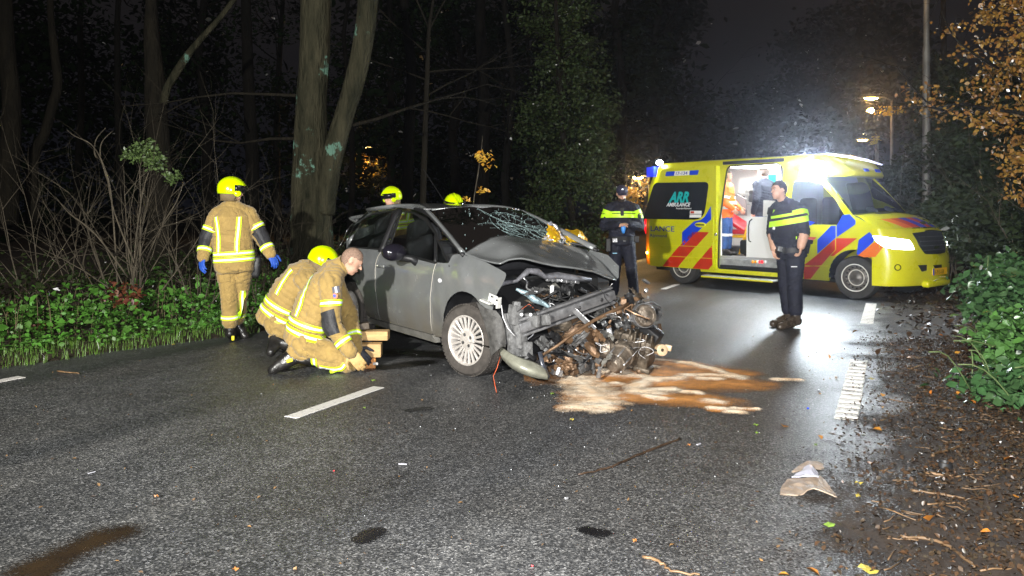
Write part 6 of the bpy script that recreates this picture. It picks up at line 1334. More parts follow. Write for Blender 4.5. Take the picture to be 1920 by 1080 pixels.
def bark(name, c1, c2, lichen=None, rim=None):
    m = mat(name, c1, .9, col2=c2, vscale=7, bump=1, bscale=26, stretch=(1, 1, .22), detail=9, bdist=.05); m.node_tree.nodes['Principled BSDF'].inputs['Specular IOR Level'].default_value = .12
    if lichen:
        N = m.node_tree.nodes; L = m.node_tree.links; b = N['Principled BSDF']; prev = b.inputs['Base Color'].links[0].from_socket
        t = N.new('ShaderNodeTexCoord'); n = N.new('ShaderNodeTexNoise'); n.inputs['Scale'].default_value = 2.6; n.inputs['Detail'].default_value = 8; n.inputs['Roughness'].default_value = .7; L.new(t.outputs['Object'], n.inputs['Vector'])
        r = N.new('ShaderNodeValToRGB'); r.color_ramp.elements[0].position = .60; r.color_ramp.elements[1].position = .64; L.new(n.outputs[0], r.inputs[0])
        mx = N.new('ShaderNodeMix'); mx.data_type = 'RGBA'; L.new(r.outputs[0], mx.inputs[0]); L.new(prev, mx.inputs[6]); mx.inputs[7].default_value = (*lichen, 1); L.new(mx.outputs[2], b.inputs['Base Color'])
    return m
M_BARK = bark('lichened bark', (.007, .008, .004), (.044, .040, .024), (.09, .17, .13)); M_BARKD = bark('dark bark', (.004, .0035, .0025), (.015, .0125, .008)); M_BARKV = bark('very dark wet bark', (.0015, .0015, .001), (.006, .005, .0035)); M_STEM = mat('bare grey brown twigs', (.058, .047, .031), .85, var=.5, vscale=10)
def pxtube(mb, pts, d, n=14, jit=.03):
    """trunk given by picture-plane points (x, y, width) at distance d"""
    P = [at(x, y, dd if False else d) for x, y, w_ in pts]; R = [w_/FOC*d/2 for x, y, w_ in pts]
    Q = smooth_poly([tuple(p)+(r,) for p, r in zip(P, R)], 5); mb.tube([q[:3] for q in Q], [float(q[3]) for q in Q], n, jit=jit)
def branches(mb, base, dirn, L_, r, depth, rnd, spread=.5, n=5, curl=.2, ends=None):
    p = Vector(base); d = Vector(dirn).normalized(); pts = [p.copy()]; seg = 5
    for i in range(seg):
        d = (d+Vector([rnd.uniform(-1, 1)*curl for _ in range(3)])).normalized(); p = p+d*L_/seg; pts.append(p.copy())
        if depth > 0 and i >= 1 and rnd.random() < .75:
            dd = (d+Vector([rnd.uniform(-1, 1)*spread*2 for _ in range(3)])).normalized(); branches(mb, p, dd, L_*rnd.uniform(.4, .65), r*(1-i/seg*.6)*.55, depth-1, rnd, spread, n, curl, ends)
    mb.tube(pts, [r*(1-.85*i/seg) for i in range(seg+1)], n, cap=False)
    if ends is not None: ends += pts[2:]
def root_at(p, label, cat='tree', name='tree', group=None):
    return empty(name, (p[0], p[1], max(0, ground_h(p[0], p[1]))), 0, label, cat, group)
# big forked tree
d = 11.6; t = root_at((at(587, 500, d).x, d), 'large forked tree trunk with pale green lichen patches behind the grey car', group='roadside trees')
mb = MB(); pxtube(mb, [(586, 640, 110), (586, 560, 90), (586, 500, 83), (584, 400, 76), (582, 300, 66), (584, 200, 57), (590, 100, 56), (593, 0, 56), (595, -120, 52)], d, 20)
mb2 = MB(); pxtube(mb2, [(603, 400, 50), (613, 340, 44), (625, 285, 40), (643, 225, 37), (664, 155, 38), (681, 80, 38), (690, 0, 38), (693, -120, 34)], d-.05, 16)
mb.build('trunk', M_BARK, t, True, True); mb2.build('limb', M_BARK, t, True, True)
rnd = random.Random(4); mb = MB()
for (x, y, dr) in ((570, 180, (-1, .2, .1)), (640, 240, (1, .1, .3)), (560, 260, (-1, .4, .25)), (600, 60, (-.6, .5, .8))): branches(mb, at(x, y, d), dr, 2.6, .03, 2, rnd, .5)
tag(mb.build('twigs', M_BARKD, t, True, True), kind='stuff')
# left tree with a long slanting bough
d = 15.0; t = root_at((at(293, 480, d).x, d), 'dark tree with a long slanting bough behind the shrubs on the left', group='roadside trees')
mb = MB(); pxtube(mb, [(300, 560, 52), (300, 400, 46), (298, 290, 42), (292, 200, 40), (289, 130, 34), (284, 60, 28), (284, 0, 20), (284, -100, 14)], d, 14); mb.build('trunk', M_BARKD, t, True, True)
mb = MB(); pxtube(mb, [(306, 195, 16), (314, 165, 14), (334, 130, 15), (366, 85, 12), (405, 42, 10), (442, -5, 9), (480, -60, 7)], d-.1, 10); mb.build('bough', M_BARK, t, True, True)
for lab, d, pts in (('crooked dim trunk far left between the dark trees', 17, [(60, 420, 22), (62, 300, 20), (84, 250, 18), (98, 200, 17), (108, 160, 16), (104, 110, 15), (96, 40, 12), (92, -60, 10)]),
                    ('thick dim trunk at the left edge of the picture', 16, [(12, 420, 40), (18, 300, 36), (22, 200, 32), (14, 100, 28), (8, -40, 22)])):
    t = root_at((at(pts[0][0], 400, d).x, d), lab, group='roadside trees'); mb = MB(); pxtube(mb, pts, d, 12); mb.build('trunk', M_BARKD, t, True, True)
d = 14; t = root_at((at(794, 400, d).x, d), 'slender straight tree behind the car roof', group='roadside trees')
mb = MB(); pxtube(mb, [(793, 480, 12), (793, 380, 12), (797, 250, 10), (801, 140, 9), (804, 60, 7), (812, 0, 5), (818, -60, 4)], d, 9); mb.build('trunk', M_BARKD, t, True, True)
mb = MB(); rnd = random.Random(8)
for (x, y, dr) in ((803, 60, (.5, 0, 1)), (801, 135, (1, 0, .05)), (802, 100, (-.7, .2, .7)), (799, 180, (1, .2, .6)), (800, 150, (-1, .1, .3)), (803, 50, (-.5, 0, 1))): branches(mb, at(x, y, d), dr, 2.2, .018, 2, rnd, .45, 4, .12)
tag(mb.build('twigs', M_BARKD, t, True, True), kind='stuff')
# ivy-green tree in the middle
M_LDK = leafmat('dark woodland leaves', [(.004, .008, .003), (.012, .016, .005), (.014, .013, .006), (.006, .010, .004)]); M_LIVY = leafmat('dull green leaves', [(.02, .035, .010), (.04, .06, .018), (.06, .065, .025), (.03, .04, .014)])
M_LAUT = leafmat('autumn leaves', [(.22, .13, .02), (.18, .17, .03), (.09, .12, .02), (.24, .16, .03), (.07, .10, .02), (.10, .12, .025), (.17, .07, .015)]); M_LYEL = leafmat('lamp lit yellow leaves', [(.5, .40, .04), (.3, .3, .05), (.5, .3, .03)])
d = 17.5; c = at(1060, 400, d); t = root_at((c.x, d), 'tall loose leafy tree with a thin leaning trunk behind the capped officer', group='roadside trees')
mb = MB(); pxtube(mb, [(1085, 500, 15), (1073, 400, 14), (1062, 320, 13), (1054, 230, 12), (1049, 150, 10), (1044, 60, 8), (1040, -40, 6)], d, 10); rnd = random.Random(3)
ends = []
mb.build('trunk', M_BARKD, t, True, True); mb = MB()
for k in range(16): y = rnd.uniform(20, 330); branches(mb, at(1052, y, d), (rnd.uniform(-.6, 1.2), rnd.uniform(-.5, .5), rnd.uniform(-.3, .5)), 1.3, .018, 1, rnd, .5, 4, .2, ends)
tag(mb.build('twigs', M_BARKD, t, True, True), kind='stuff')
E_ = [(tuple(at(x, y, d+dd)), (rx*d/FOC, 1.0, ry*d/FOC)) for x, y, rx, ry, dd in ((1090, 200, 60, 70, 0), (1100, 290, 55, 60, -.3), (1040, 330, 45, 55, 0), (1110, 370, 38, 45, -.4), (1060, 120, 70, 70, .5), (1010, 230, 45, 70, .6), (1130, 240, 25, 30, 0), (1040, 20, 80, 60, .8), (1020, 400, 40, 40, .2), (1090, 440, 45, 40, -.2))]
leaves('crown', clumps(E_, 17000, 3, 420, .15, .15), .085, M_LIVY, t, kind='stuff', seed=3, droop=.4)
# sapling with orange leaves
d = 13; t = root_at((at(888, 383, d).x, d), 'thin sapling with a few orange leaves behind the car roof', 'sapling', 'sapling')
mb = MB(); mb.tube([at(884, 430, d), at(889, 370, d), at(897, 320, d), at(902, 286, d), at(905, 255, d)], [.012, .011, .009, .006, .003], 6); mb.build('stem', M_STEM, t, True, True)
leaves('foliage', np.vstack([clumps([(tuple(at(908, 292, d)), (.14, .1, .14)), (tuple(at(910, 310, d)), (.07, .08, .1))], 55, 5, 9, .04), clumps([(tuple(at(900, 355, d)), (.09, .1, .06)), (tuple(at(876, 372, d)), (.05, .1, .04))], 26, 6, 5, .04)]), .085, leafmat('orange leaves', [(.6, .28, .03), (.45, .16, .02), (.6, .4, .05)]), t, seed=5, kind='stuff')
# woodland behind: individual dark trees, then a far mass
rnd = random.Random(77)
wood = [(150, 24, 'ivy clad woodland tree behind the gap left of the tree with the slanting bough'), (225, 20, 'bare woodland tree just left of the tree with the slanting bough'), (380, 22, 'ivy clad woodland tree behind the head of the walking firefighter'), (470, 19, 'bare woodland tree standing dim left of the large forked tree'), (520, 27, 'ivy clad tree far back immediately left of the forked tree'), (655, 22, 'bare woodland tree in the dark right of the forked tree'), (735, 26, 'ivy clad woodland tree far back above the standing firefighter helmet'),
        (765, 19, 'bare woodland tree close left of the slender straight one'), (850, 25, 'ivy clad woodland tree far back above the helmet at the roof centre'), (905, 20, 'bare woodland tree behind the sapling with orange leaves'), (955, 18.5, 'ivy clad woodland tree above the cracked windscreen'), (1000, 27, 'bare woodland tree left of the loose leafy tree'), (1165, 23, 'ivy clad woodland tree right above the capped officer'), (1225, 30, 'bare woodland tree rising behind the rear of the ambulance')]
for i, (px, d, lab_) in enumerate(wood):
    c = at(px, 395, d); t = root_at((c.x, d), lab_, group='dim woodland trees')
    H = rnd.uniform(11, 15); r = rnd.uniform(.09, .22); mb = MB(); P = [Vector((c.x+rnd.uniform(-.1, .1)+rnd.uniform(-.5, .5)*k/6, d, H*k/6)) for k in range(7)]; mb.tube(P, [r*(1-.8*k/6) for k in range(7)], 8); mb.build('trunk', M_BARKV, t, True, True)
    mb = MB(); ends = []
    for k in range(11): k_ = rnd.uniform(1.2, 6); j = min(int(k_), 5); b = P[j].lerp(P[j+1], k_-j); branches(mb, b, (rnd.uniform(-1, 1), rnd.uniform(-1, .6), rnd.uniform(0, .9)), rnd.uniform(1.6, 3.4), r*.22, 2, rnd, .5, 3, .18, ends)
    tag(mb.build('twigs', M_BARKV, t, True, True), kind='stuff')
    if i % 2 == 0:
        E_ = [((c.x+rnd.uniform(-1.6, 1.6), d+rnd.uniform(-1, 1), rnd.uniform(2, H)), (rnd.uniform(.8, 1.7), 1.2, rnd.uniform(.8, 1.6))) for _ in range(7)]
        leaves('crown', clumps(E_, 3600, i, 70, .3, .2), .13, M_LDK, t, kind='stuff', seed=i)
def treeline(name, spots, label, n, m, seed, size=.3):
    E_ = [((x, y, z), (rx, ry, rz_)) for x, y, z, rx, ry, rz_ in spots]; o = leaves(name, clumps(E_, n, seed, len(spots)*26, .7, .1), size, m, None, seed=seed); tag(o, label, 'woodland', kind='stuff'); return o
sp_ = []; rnd = random.Random(5)
for k in range(60):
    px = rnd.uniform(-150, 1270); d = rnd.uniform(26, 52); c = at(px, 395, d); sp_.append((c.x, d, rnd.uniform(1, 11), rnd.uniform(1.8, 3.5), 2.5, rnd.uniform(1.8, 3.5)))
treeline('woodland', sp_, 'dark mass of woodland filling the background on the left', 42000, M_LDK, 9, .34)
sp_ = []
for px, y, rx, ry, d in ((1180, 120, 60, 150, 45), (1240, 60, 45, 100, 48), (1230, 240, 70, 80, 46), (1300, 290, 60, 60, 52), (1360, 260, 50, 55, 56), (1420, 230, 60, 70, 58), (1480, 210, 60, 80, 56), (1540, 200, 60, 90, 55), (1600, 250, 50, 70, 50), (1300, 200, 30, 50, 56), (1560, 80, 55, 60, 58), (1620, 100, 60, 100, 50), (1680, 150, 60, 140, 44), (1400, 320, 200, 60, 60), (1270, 10, 40, 60, 50), (1510, 100, 40, 60, 60)):
    c = at(px, y, d); sp_.append((c.x, d, c.z, rx*d/FOC, 2.5, ry*d/FOC))
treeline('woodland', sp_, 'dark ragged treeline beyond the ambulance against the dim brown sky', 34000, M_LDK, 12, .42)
# hedge and thicket on the right, beyond the ambulance nose
def shrub(px, py, d, rx, ry, m, label, n, seed, size, name='shrub', group=None, stems=6, cr=.12):
    c = at(px, py, d); t = root_at((c.x, d), label, 'shrub', name, group); rnd = random.Random(seed); g0 = max(0, ground_h(c.x, d)); mb = MB()
    for k in range(stems): branches(mb, (c.x+rnd.uniform(-.2, .2)*rx*d/FOC, d+rnd.uniform(-.2, .2), g0), (rnd.uniform(-.5, .5), rnd.uniform(-.4, .3), 1), max(.4, c.z+ry*d/FOC-g0)*.8, .016, 2, rnd, .45, 4, .15)
    tag(mb.build('stems', M_STEM, t, True, True), kind='stuff')
    E_ = [((c.x, d, c.z), (rx*d/FOC, min(1.4, rx*d/FOC*.8), ry*d/FOC))]+[((c.x+rnd.uniform(-.8, .8)*rx*d/FOC, d+rnd.uniform(-.5, .5), max(g0+.15, c.z+rnd.uniform(-.9, .7)*ry*d/FOC)), (rx*d/FOC*.45, .5, ry*d/FOC*.4)) for _ in range(5)]
    leaves('foliage', clumps(E_, n, seed, max(20, n//45), cr, .35), size, m, t, kind='stuff', seed=seed); return t
M_LMIX = leafmat('dull brown green leaves', [(.015, .024, .008), (.04, .038, .012), (.07, .038, .011), (.024, .030, .009), (.012, .019, .006)], .7)
for i, a in enumerate(((1700, 350, 19, 50, 60), (1655, 385, 24, 40, 35), (1760, 300, 17, 60, 80), (1830, 330, 14, 60, 90), (1900, 300, 13, 60, 100), (1790, 420, 13.5, 50, 60), (1870, 440, 11.5, 60, 60), (1760, 190, 20, 50, 90), (1850, 200, 16, 70, 80), (1720, 440, 17, 60, 40), (1960, 400, 10, 60, 110))):
    shrub(*a, M_LMIX, ('dull green shrub', 'pale olive shrub low behind the windscreen', 'dark shrub behind the lamp post', 'brown green shrub right of the lamp post', 'tall autumn shrub at the right edge', 'low shrub beside the ambulance nose', 'mid height shrub right of the ambulance', 'high dim tree crown above the lamp post foot', 'high brownish crown on the right', 'low dark shrub behind the bonnet', 'shrub at the right edge beyond the brambles')[i]+(' beyond the ambulance bonnet' if i == 0 else ''), 5200, 20+i, .075+.003*a[2], group='thicket on the right verge')
t = root_at((at(1772, 400, 21).x, 21), 'slim trunk standing in the thicket right of the lamp post', group='roadside trees'); mb = MB(); pxtube(mb, [(1776, 480, 16), (1774, 330, 14), (1773, 230, 12), (1770, 100, 10), (1768, -40, 8)], 21, 9); mb.build('trunk', M_BARKD, t, True, True)
# overhanging branch with autumn leaves, upper right
d = 9.0; t = root_at((at(2010, 400, d).x, d), 'tree with yellow and orange autumn leaves hanging in from the upper right', group='roadside trees')
mb = MB(); pxtube(mb, [(2030, 700, 60), (2025, 400, 54), (2010, 150, 48), (1990, -80, 40), (1980, -250, 30)], d, 12); mb.build('trunk', M_BARKD, t, True, True)
mb = MB(); rnd = random.Random(15); ends = []
for pts in ([(2000, 240), (1930, 215), (1860, 205), (1800, 195), (1750, 200), (1700, 150), (1682, 125)], [(2005, 200), (1940, 150), (1880, 130), (1840, 110), (1790, 70), (1765, 20)], [(2000, 100), (1940, 40), (1880, 10), (1820, -20), (1790, -40)], [(2005, 300), (1950, 260), (1890, 240), (1850, 215)], [(2010, 340), (1960, 300), (1915, 290)], [(1860, 205), (1800, 215), (1740, 200), (1690, 205)], [(2005, 160), (1950, 90), (1900, 70), (1850, 60)]):
    P = [at(x, y, d+rnd.uniform(-.5, .5)) for x, y in pts]; mb.tube(smooth_poly([tuple(p) for p in P], 4), [.028*(1-.85*i/((len(P)-1)*4)) for i in range((len(P)-1)*4+1)], 6)
    for p in P[1:]: branches(mb, p, (rnd.uniform(-1, .4), rnd.uniform(-.6, .6), rnd.uniform(-.8, .6)), .55, .006, 1, rnd, .6, 3, .25, ends)
tag(mb.build('twigs', M_BARKD, t, True, True), kind='stuff')
E_ = [(tuple(at(x, y, d+dd)), (rx*d/FOC, .35, ry*d/FOC)) for x, y, rx, ry, dd in ((1745, 195, 26, 22, 0), (1790, 215, 25, 18, .1), (1850, 225, 30, 25, -.1), (1900, 230, 35, 45, 0), (1870, 150, 40, 50, .2), (1910, 90, 40, 60, 0), (1800, 45, 25, 14, 0), (1850, 20, 45, 30, .2), (1915, 20, 40, 50, .1), (1890, 280, 25, 25, 0), (1722, 165, 18, 10, 0), (1930, 330, 40, 50, -.2), (1960, 150, 60, 120, .3), (1830, 90, 20, 20, .1))]
leaves('foliage', np.vstack([clumps(E_, 3600, 8, 260, .07, .1)]), .052, M_LAUT, t, kind='stuff', seed=8, droop=.5, aspect=.7)
# bare shrubs on the left
def bare_shrub(cx, d, label, seed, stems, lean=.4, hgt=(1.3, 2.2)):
    c = at(cx, 500, d); t = root_at((c.x, d), label, 'shrub', 'bare_shrub', 'bare shrubs on the left verge'); rnd = random.Random(seed); mb = MB(); g0 = max(0, ground_h(c.x, d)); ends = []
    for k in range(stems): branches(mb, (c.x+rnd.uniform(-.22, .22), d+rnd.uniform(-.2, .2), g0), (rnd.gauss(0, lean), rnd.uniform(-.35, .3), 1), rnd.uniform(*hgt), rnd.uniform(.007, .014), 2, rnd, .38, 4, .11, ends)
    tag(mb.build('stems', M_STEM, t, True, True), kind='stuff'); return t, ends
t1, e1 = bare_shrub(250, 9.7, 'many-stemmed shrub with green leaves only at its tip on the left verge', 31, 20, .34, (1.2, 2.0))
c_ = [(tuple(at(x, y, 9.6)), (rx*9.6/FOC, .2, ry*9.6/FOC)) for x, y, rx, ry in ((268, 285, 30, 18), (300, 305, 24, 14), (318, 332, 18, 10), (245, 295, 18, 10), (282, 270, 14, 8))]
leaves('foliage', clumps(c_, 900, 2, 70, .04, .1), .05, leafmat('elder leaves', [(.07, .11, .03), (.13, .16, .05), (.05, .08, .025)]), t1, kind='stuff', seed=2, droop=.3)
mb = MB()
for pts in ([(262, 560), (263, 470), (264, 380), (262, 320), (268, 290)], [(250, 560), (254, 460), (268, 360), (285, 310), (300, 300)], [(222, 560), (214, 430), (206, 350), (190, 300), (170, 270), (140, 255), (125, 243)], [(206, 350), (196, 320), (188, 290), (192, 265), (212, 245)], [(190, 300), (178, 290), (180, 262), (198, 240)], [(240, 520), (180, 440), (130, 400), (105, 370)], [(255, 500), (215, 400), (200, 330)], [(262, 520), (300, 430), (330, 380), (345, 340)]):
    P = [at(x, y, 9.6+random.uniform(-.15, .15)) for x, y in pts]; Q = smooth_poly([tuple(p) for p in P], 4); mb.tube(Q, [.012*(1-.7*i/len(Q)) for i in range(len(Q))], 5)
tag(mb.build('stems', M_STEM, t1, True, True), kind='stuff')
t2, e2 = bare_shrub(372, 9.9, 'leafless tangled shrub directly left of the walking firefighter', 32, 11, .42, (.8, 1.5)); bare_shrub(505, 10.6, 'leafless shrub between the walking firefighter and the forked tree', 33, 15, .5, (.8, 1.3)); bare_shrub(150, 10.6, 'leafless shrub left of the many-stemmed one', 34, 9, .5, (.8, 1.4)); bare_shrub(60, 10.2, 'sparse leafless shrub near the left edge of the picture', 35, 8, .5, (.8, 1.8))
# leafy undergrowth of the left verge
r = np.random.default_rng(5)
def verge_pts(n, s0, s1, o0, o1, zmax, side=-1, seed=1, pw=1.0, clump=True):
    r = np.random.default_rng(seed); out = []
    k = 0
    while len(out) < n:
        s = r.uniform(s0, s1); u = r.random()**pw; o = -(leftoff(s)+o0+(o1-o0)*u) if side < 0 else RIGHT+o0+(o1-o0)*u; p = rp(s, o)
        hgt = zmax*(.35+.65*(noise.noise(Vector((p.x*1.7, p.y*1.7, seed)))+.5))*min(1, .18+(abs(o)-(leftoff(s) if side < 0 else RIGHT))*.8)
        if clump and noise.noise(Vector((p.x*4, p.y*4, seed+9))) < -.15 and r.random() < .8: continue
        out.append((p.x, p.y, max(0, ground_h(p.x, p.y))+max(.01, hgt)*r.random()**.6)); k += 1
    return np.array(out)
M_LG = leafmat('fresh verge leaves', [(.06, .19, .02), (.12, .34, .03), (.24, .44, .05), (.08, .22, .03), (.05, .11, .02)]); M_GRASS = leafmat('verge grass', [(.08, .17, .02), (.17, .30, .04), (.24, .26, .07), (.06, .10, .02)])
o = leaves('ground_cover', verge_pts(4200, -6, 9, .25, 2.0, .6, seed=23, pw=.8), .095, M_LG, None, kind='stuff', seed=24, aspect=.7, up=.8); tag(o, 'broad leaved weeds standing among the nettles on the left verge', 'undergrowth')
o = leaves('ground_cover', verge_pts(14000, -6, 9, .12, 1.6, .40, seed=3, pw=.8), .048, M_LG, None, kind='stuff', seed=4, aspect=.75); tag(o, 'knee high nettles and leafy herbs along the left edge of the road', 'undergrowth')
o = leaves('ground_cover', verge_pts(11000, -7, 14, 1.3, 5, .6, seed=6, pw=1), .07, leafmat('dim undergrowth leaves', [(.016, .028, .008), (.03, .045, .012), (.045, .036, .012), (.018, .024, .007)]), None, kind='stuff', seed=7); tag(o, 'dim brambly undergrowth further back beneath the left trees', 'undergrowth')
def blades(name, P, h, m, seed, label):
    r = np.random.default_rng(seed); n = len(P); a = r.uniform(0, 2*PI, n); w_ = r.uniform(.002, .004, n); hh = h*r.uniform(.4, 1.3, n); s = np.stack([np.cos(a), np.sin(a), 0*a], 1); ln = np.stack([-np.sin(a), np.cos(a), 0*a], 1)*(hh*r.uniform(-.6, .6, n))[:, None]; up = np.array([[0, 0, 1.0]])*hh[:, None]
    V = np.stack([P-s*w_[:, None], P+s*w_[:, None], P+ln*.35+up*.55+s*w_[:, None]*.7, P+ln*.35+up*.55-s*w_[:, None]*.7, P+ln+up*.9], 1).reshape(-1, 3); o = np.arange(n)[:, None]*5
    F = np.concatenate([np.concatenate([o+np.array([0, 1, 2]), o+np.array([0, 2, 3])]), o+np.array([3, 2, 4])]); ob = mobj(name, V, F, m, None, kind='stuff'); return tag(ob, label, 'grass')
P = verge_pts(11000, -7, 9, -.10, .6, .0, seed=11, clump=True); P[:, 2] = [max(0, ground_h(x, y)) for x, y in P[:, :2]]
blades('grass', P, .085, M_GRASS, 3, 'short wet grass fringing the left edge of the asphalt')
P = verge_pts(900, -5, 9, .7, 1.8, 0, seed=13, clump=False); P[:, 2] = [max(0, ground_h(x, y)) for x, y in P[:, :2]]
blades('grass', P, .5, mat('dry grass stems', (.11, .085, .045), .8), 5, 'tall dry grass stems sticking out of the left undergrowth')
t = root_at((at(228, 556, 9.2).x, 9.2), 'small rusty red leaved plant at the foot of the many-stemmed shrub', 'plant', 'plant'); leaves('foliage', clumps([(tuple(at(230, 552, 9.1)), (.17, .12, .12)), (tuple(at(238, 570, 9.0)), (.08, .1, .08))], 120, 3, 16, .035), .07, leafmat('rust leaves', [(.08, .02, .012), (.05, .018, .01), (.11, .04, .015)]), t, kind='stuff')
t = root_at((at(85, 605, 8.6).x, 8.6), 'small brown dead plant in the nettles near the left edge', 'plant', 'plant'); leaves('foliage', clumps([(tuple(at(85, 605, 8.5)), (.07, .1, .09))], 50, 3, 8, .03), .06, MATS['rust leaves'], t, kind='stuff')
# brambles and leaves at the right edge
def brambles(px, py, d, rx, ry, n, seed, label, size=.085, m=None):
    c = at(px, py, d); t = root_at((c.x, d), label, 'shrub', 'bramble_bush', 'bramble bushes on the right verge'); rnd = random.Random(seed); mb = MB(); g0 = max(0, ground_h(c.x, d))
    for k in range(12):
        b = Vector((c.x+rnd.uniform(-.3, .6), d+rnd.uniform(-.4, .4), g0)); P = [b]; dr = Vector((rnd.uniform(-.7, .2), rnd.uniform(-.5, .3), 1))
        for j in range(5): P.append(P[-1]+dr*.13); dr = (dr+Vector((rnd.uniform(-.15, .1), rnd.uniform(-.1, .1), -.25)))
        mb.tube([tuple(p) for p in P if p.z > g0-.05], .005, 4)
    tag(mb.build('stems', mat('green bramble stem', (.10, .14, .05), .6), t, True, True), kind='stuff')
    E_ = [((c.x, d, c.z), (rx*d/FOC, .5, ry*d/FOC))]+[((c.x+rnd.uniform(-.6, .8)*rx*d/FOC, d+rnd.uniform(-.5, .5), max(g0+.1, c.z+rnd.uniform(-.9, .8)*ry*d/FOC)), (rx*d/FOC*.4, .3, ry*d/FOC*.35)) for _ in range(5)]
    leaves('foliage', clumps(E_, n, seed, n//22, .075, .3), size, m or M_BR, t, kind='stuff', seed=seed, aspect=.6, droop=.3); return t
M_BR = leafmat('glossy bramble leaves', [(.035, .09, .03), (.06, .14, .04), (.10, .20, .05), (.05, .11, .04), (.04, .08, .03)], .32)
brambles(1890, 560, 7.4, 62, 55, 2000, 1, 'bramble bush with dark glossy leaves at the right edge, level with the ambulance', .085)
brambles(1925, 650, 6.2, 50, 75, 1500, 2, 'bright green bramble bush nearest the camera at the right edge', .085, leafmat('bright bramble leaves', [(.06, .15, .03), (.14, .32, .04), (.22, .42, .06), (.06, .13, .04)], .32))
brambles(1885, 515, 9.2, 38, 36, 1400, 3, 'small bramble bush behind the other two beside the leaf litter', .075)
brambles(1905, 735, 5.6, 35, 45, 700, 4, 'low bramble shoots creeping out at the foot of the bush on the right', .08)
brambles(1850, 555, 10.6, 32, 22, 900, 5, 'low ivy patch behind the leaf litter by the ambulance nose', .07, M_LMIX)
t = root_at((at(1852, 490, 8.4).x, 8.4), 'single upright weed stalk rising above the brambles', 'plant', 'plant'); mb = MB(); mb.tube([at(1850, 545, 8.4), at(1851, 510, 8.4), at(1853, 480, 8.4)], .006, 5); mb.build('stem', MATS['green bramble stem'], t, True, True)
# leaf litter, twigs and crumbs on the right verge and over the asphalt edge
M_LIT = leafmat('leaf litter', [(.06, .03, .014), (.15, .065, .022), (.035, .022, .012), (.26, .12, .035), (.026, .018, .011), (.08, .05, .025), (.035, .028, .018)], .45)
def litter(n, s0, s1, seed, size, m, o0=-.75, o1=2.6, pw=1.3, name='leaf_litter', label=None, lift=.03):
    r = np.random.default_rng(seed); P = []
    while len(P) < n:
        s = r.uniform(s0, s1); u = r.random(); o = RIGHT+o0+(o1-o0)*u; e = (o-RIGHT-o0)/1.0; 
        if e < 1 and r.random() > e**pw*.9+.04 + .35*max(0, noise.noise(Vector((s*1.3, o*2, seed)))): continue
        p = rp(s, o); h = max(0, ground_h(p.x, p.y)) if o > RIGHT-.1 else 0; P.append((p.x, p.y, h+.004+r.random()*lift))
    o_ = leaves(name, np.array(P), size, m, None, kind='stuff', seed=seed, up=1.3, aspect=.7, fold=.5); return tag(o_, label, 'leaf litter')
_V = []; _F = []; ss = np.arange(-6, 16, .05); oo = np.arange(-1.0, .55, .05); dn_ = []
for i, s_ in enumerate(ss):
    for j, o in enumerate(oo):
        p = rp(s_, RIGHT+o); _V.append((p.x, p.y, .006+max(0, ground_h(p.x, p.y))*(o > -.1))); dn_.append((o+.62)*1.5+.75*noise.fractal(Vector((p.x*1.6, p.y*1.6, 2)), .8, 2.2, 5))
    if i: _F += [((i-1)*len(oo)+j, (i-1)*len(oo)+j+1, i*len(oo)+j+1, i*len(oo)+j) for j in range(len(oo)-1)]
o = mobj('dirt', _V, _F, m_powder('dark crumbled leaf mould', (.016, .010, .007), (.036, .022, .012), .0, .5, .85, 90), smooth=True, kind='structure'); a_ = o.data.attributes.new('dens', 'FLOAT', 'POINT'); a_.data.foreach_set('value', np.clip(np.array(dn_), -1, 1).astype(np.float32))
litter(62000, -5.5, 4.5, 1, .023, M_LIT, label='wet brown leaf litter covering the right verge in the foreground', o0=-.75, o1=2.2)
litter(9000, 3, 14, 2, .07, M_LIT, label='wet brown leaf litter under the bushes further up the right verge', o0=-.6, o1=4.5)
litter(170, -5.5, 5, 3, .06, leafmat('fallen yellow leaves', [(.45, .22, .03), (.2, .35, .05), (.5, .4, .06), (.4, .12, .02)]), label='scattered yellow and green leaves on the right verge', o0=-1.1, o1=2)
rnd = random.Random(41)
def twigpile(n, s0, s1, o0, o1, L_, r_, seed, label, m):
    rnd = random.Random(seed); mb = MB()
    for k in range(n):
        s = rnd.uniform(s0, s1); o = rnd.uniform(o0, o1); p = rp(s, o); g0 = max(0, ground_h(p.x, p.y)); a = rnd.gauss(-.1, .7); l = L_*rnd.uniform(.4, 1.5); dv = Vector((math.cos(a), math.sin(a), 0)); q = dv.cross(Vector((0, 0, 1)))
        mb.tube([Vector((p.x, p.y, g0+.012+rnd.random()*.012))+dv*l*t_+q*rnd.uniform(-.02, .02)*l*5*.3 for t_ in (0, .33, .66, 1)], [r_*rnd.uniform(.6, 1.2), r_, r_*.8, r_*.5], 5)
    return tag(mb.build('twigs', m, None, True), label, 'twigs', kind='stuff')
M_TW = mat('wet brown twig', (.10, .06, .03), .55, var=.6, vscale=9, bump=.4); M_TW2 = mat('pale peeled twig', (.15, .09, .045), .55, var=.6, vscale=9)
twigpile(900, -5.5, 4, RIGHT-.55, RIGHT+2, .10, .0035, 1, 'small dark twigs strewn over the right verge', M_TW); twigpile(110, -5, 4, RIGHT-.5, RIGHT+1.6, .14, .004, 2, 'small pale twigs strewn over the right verge', M_TW2)
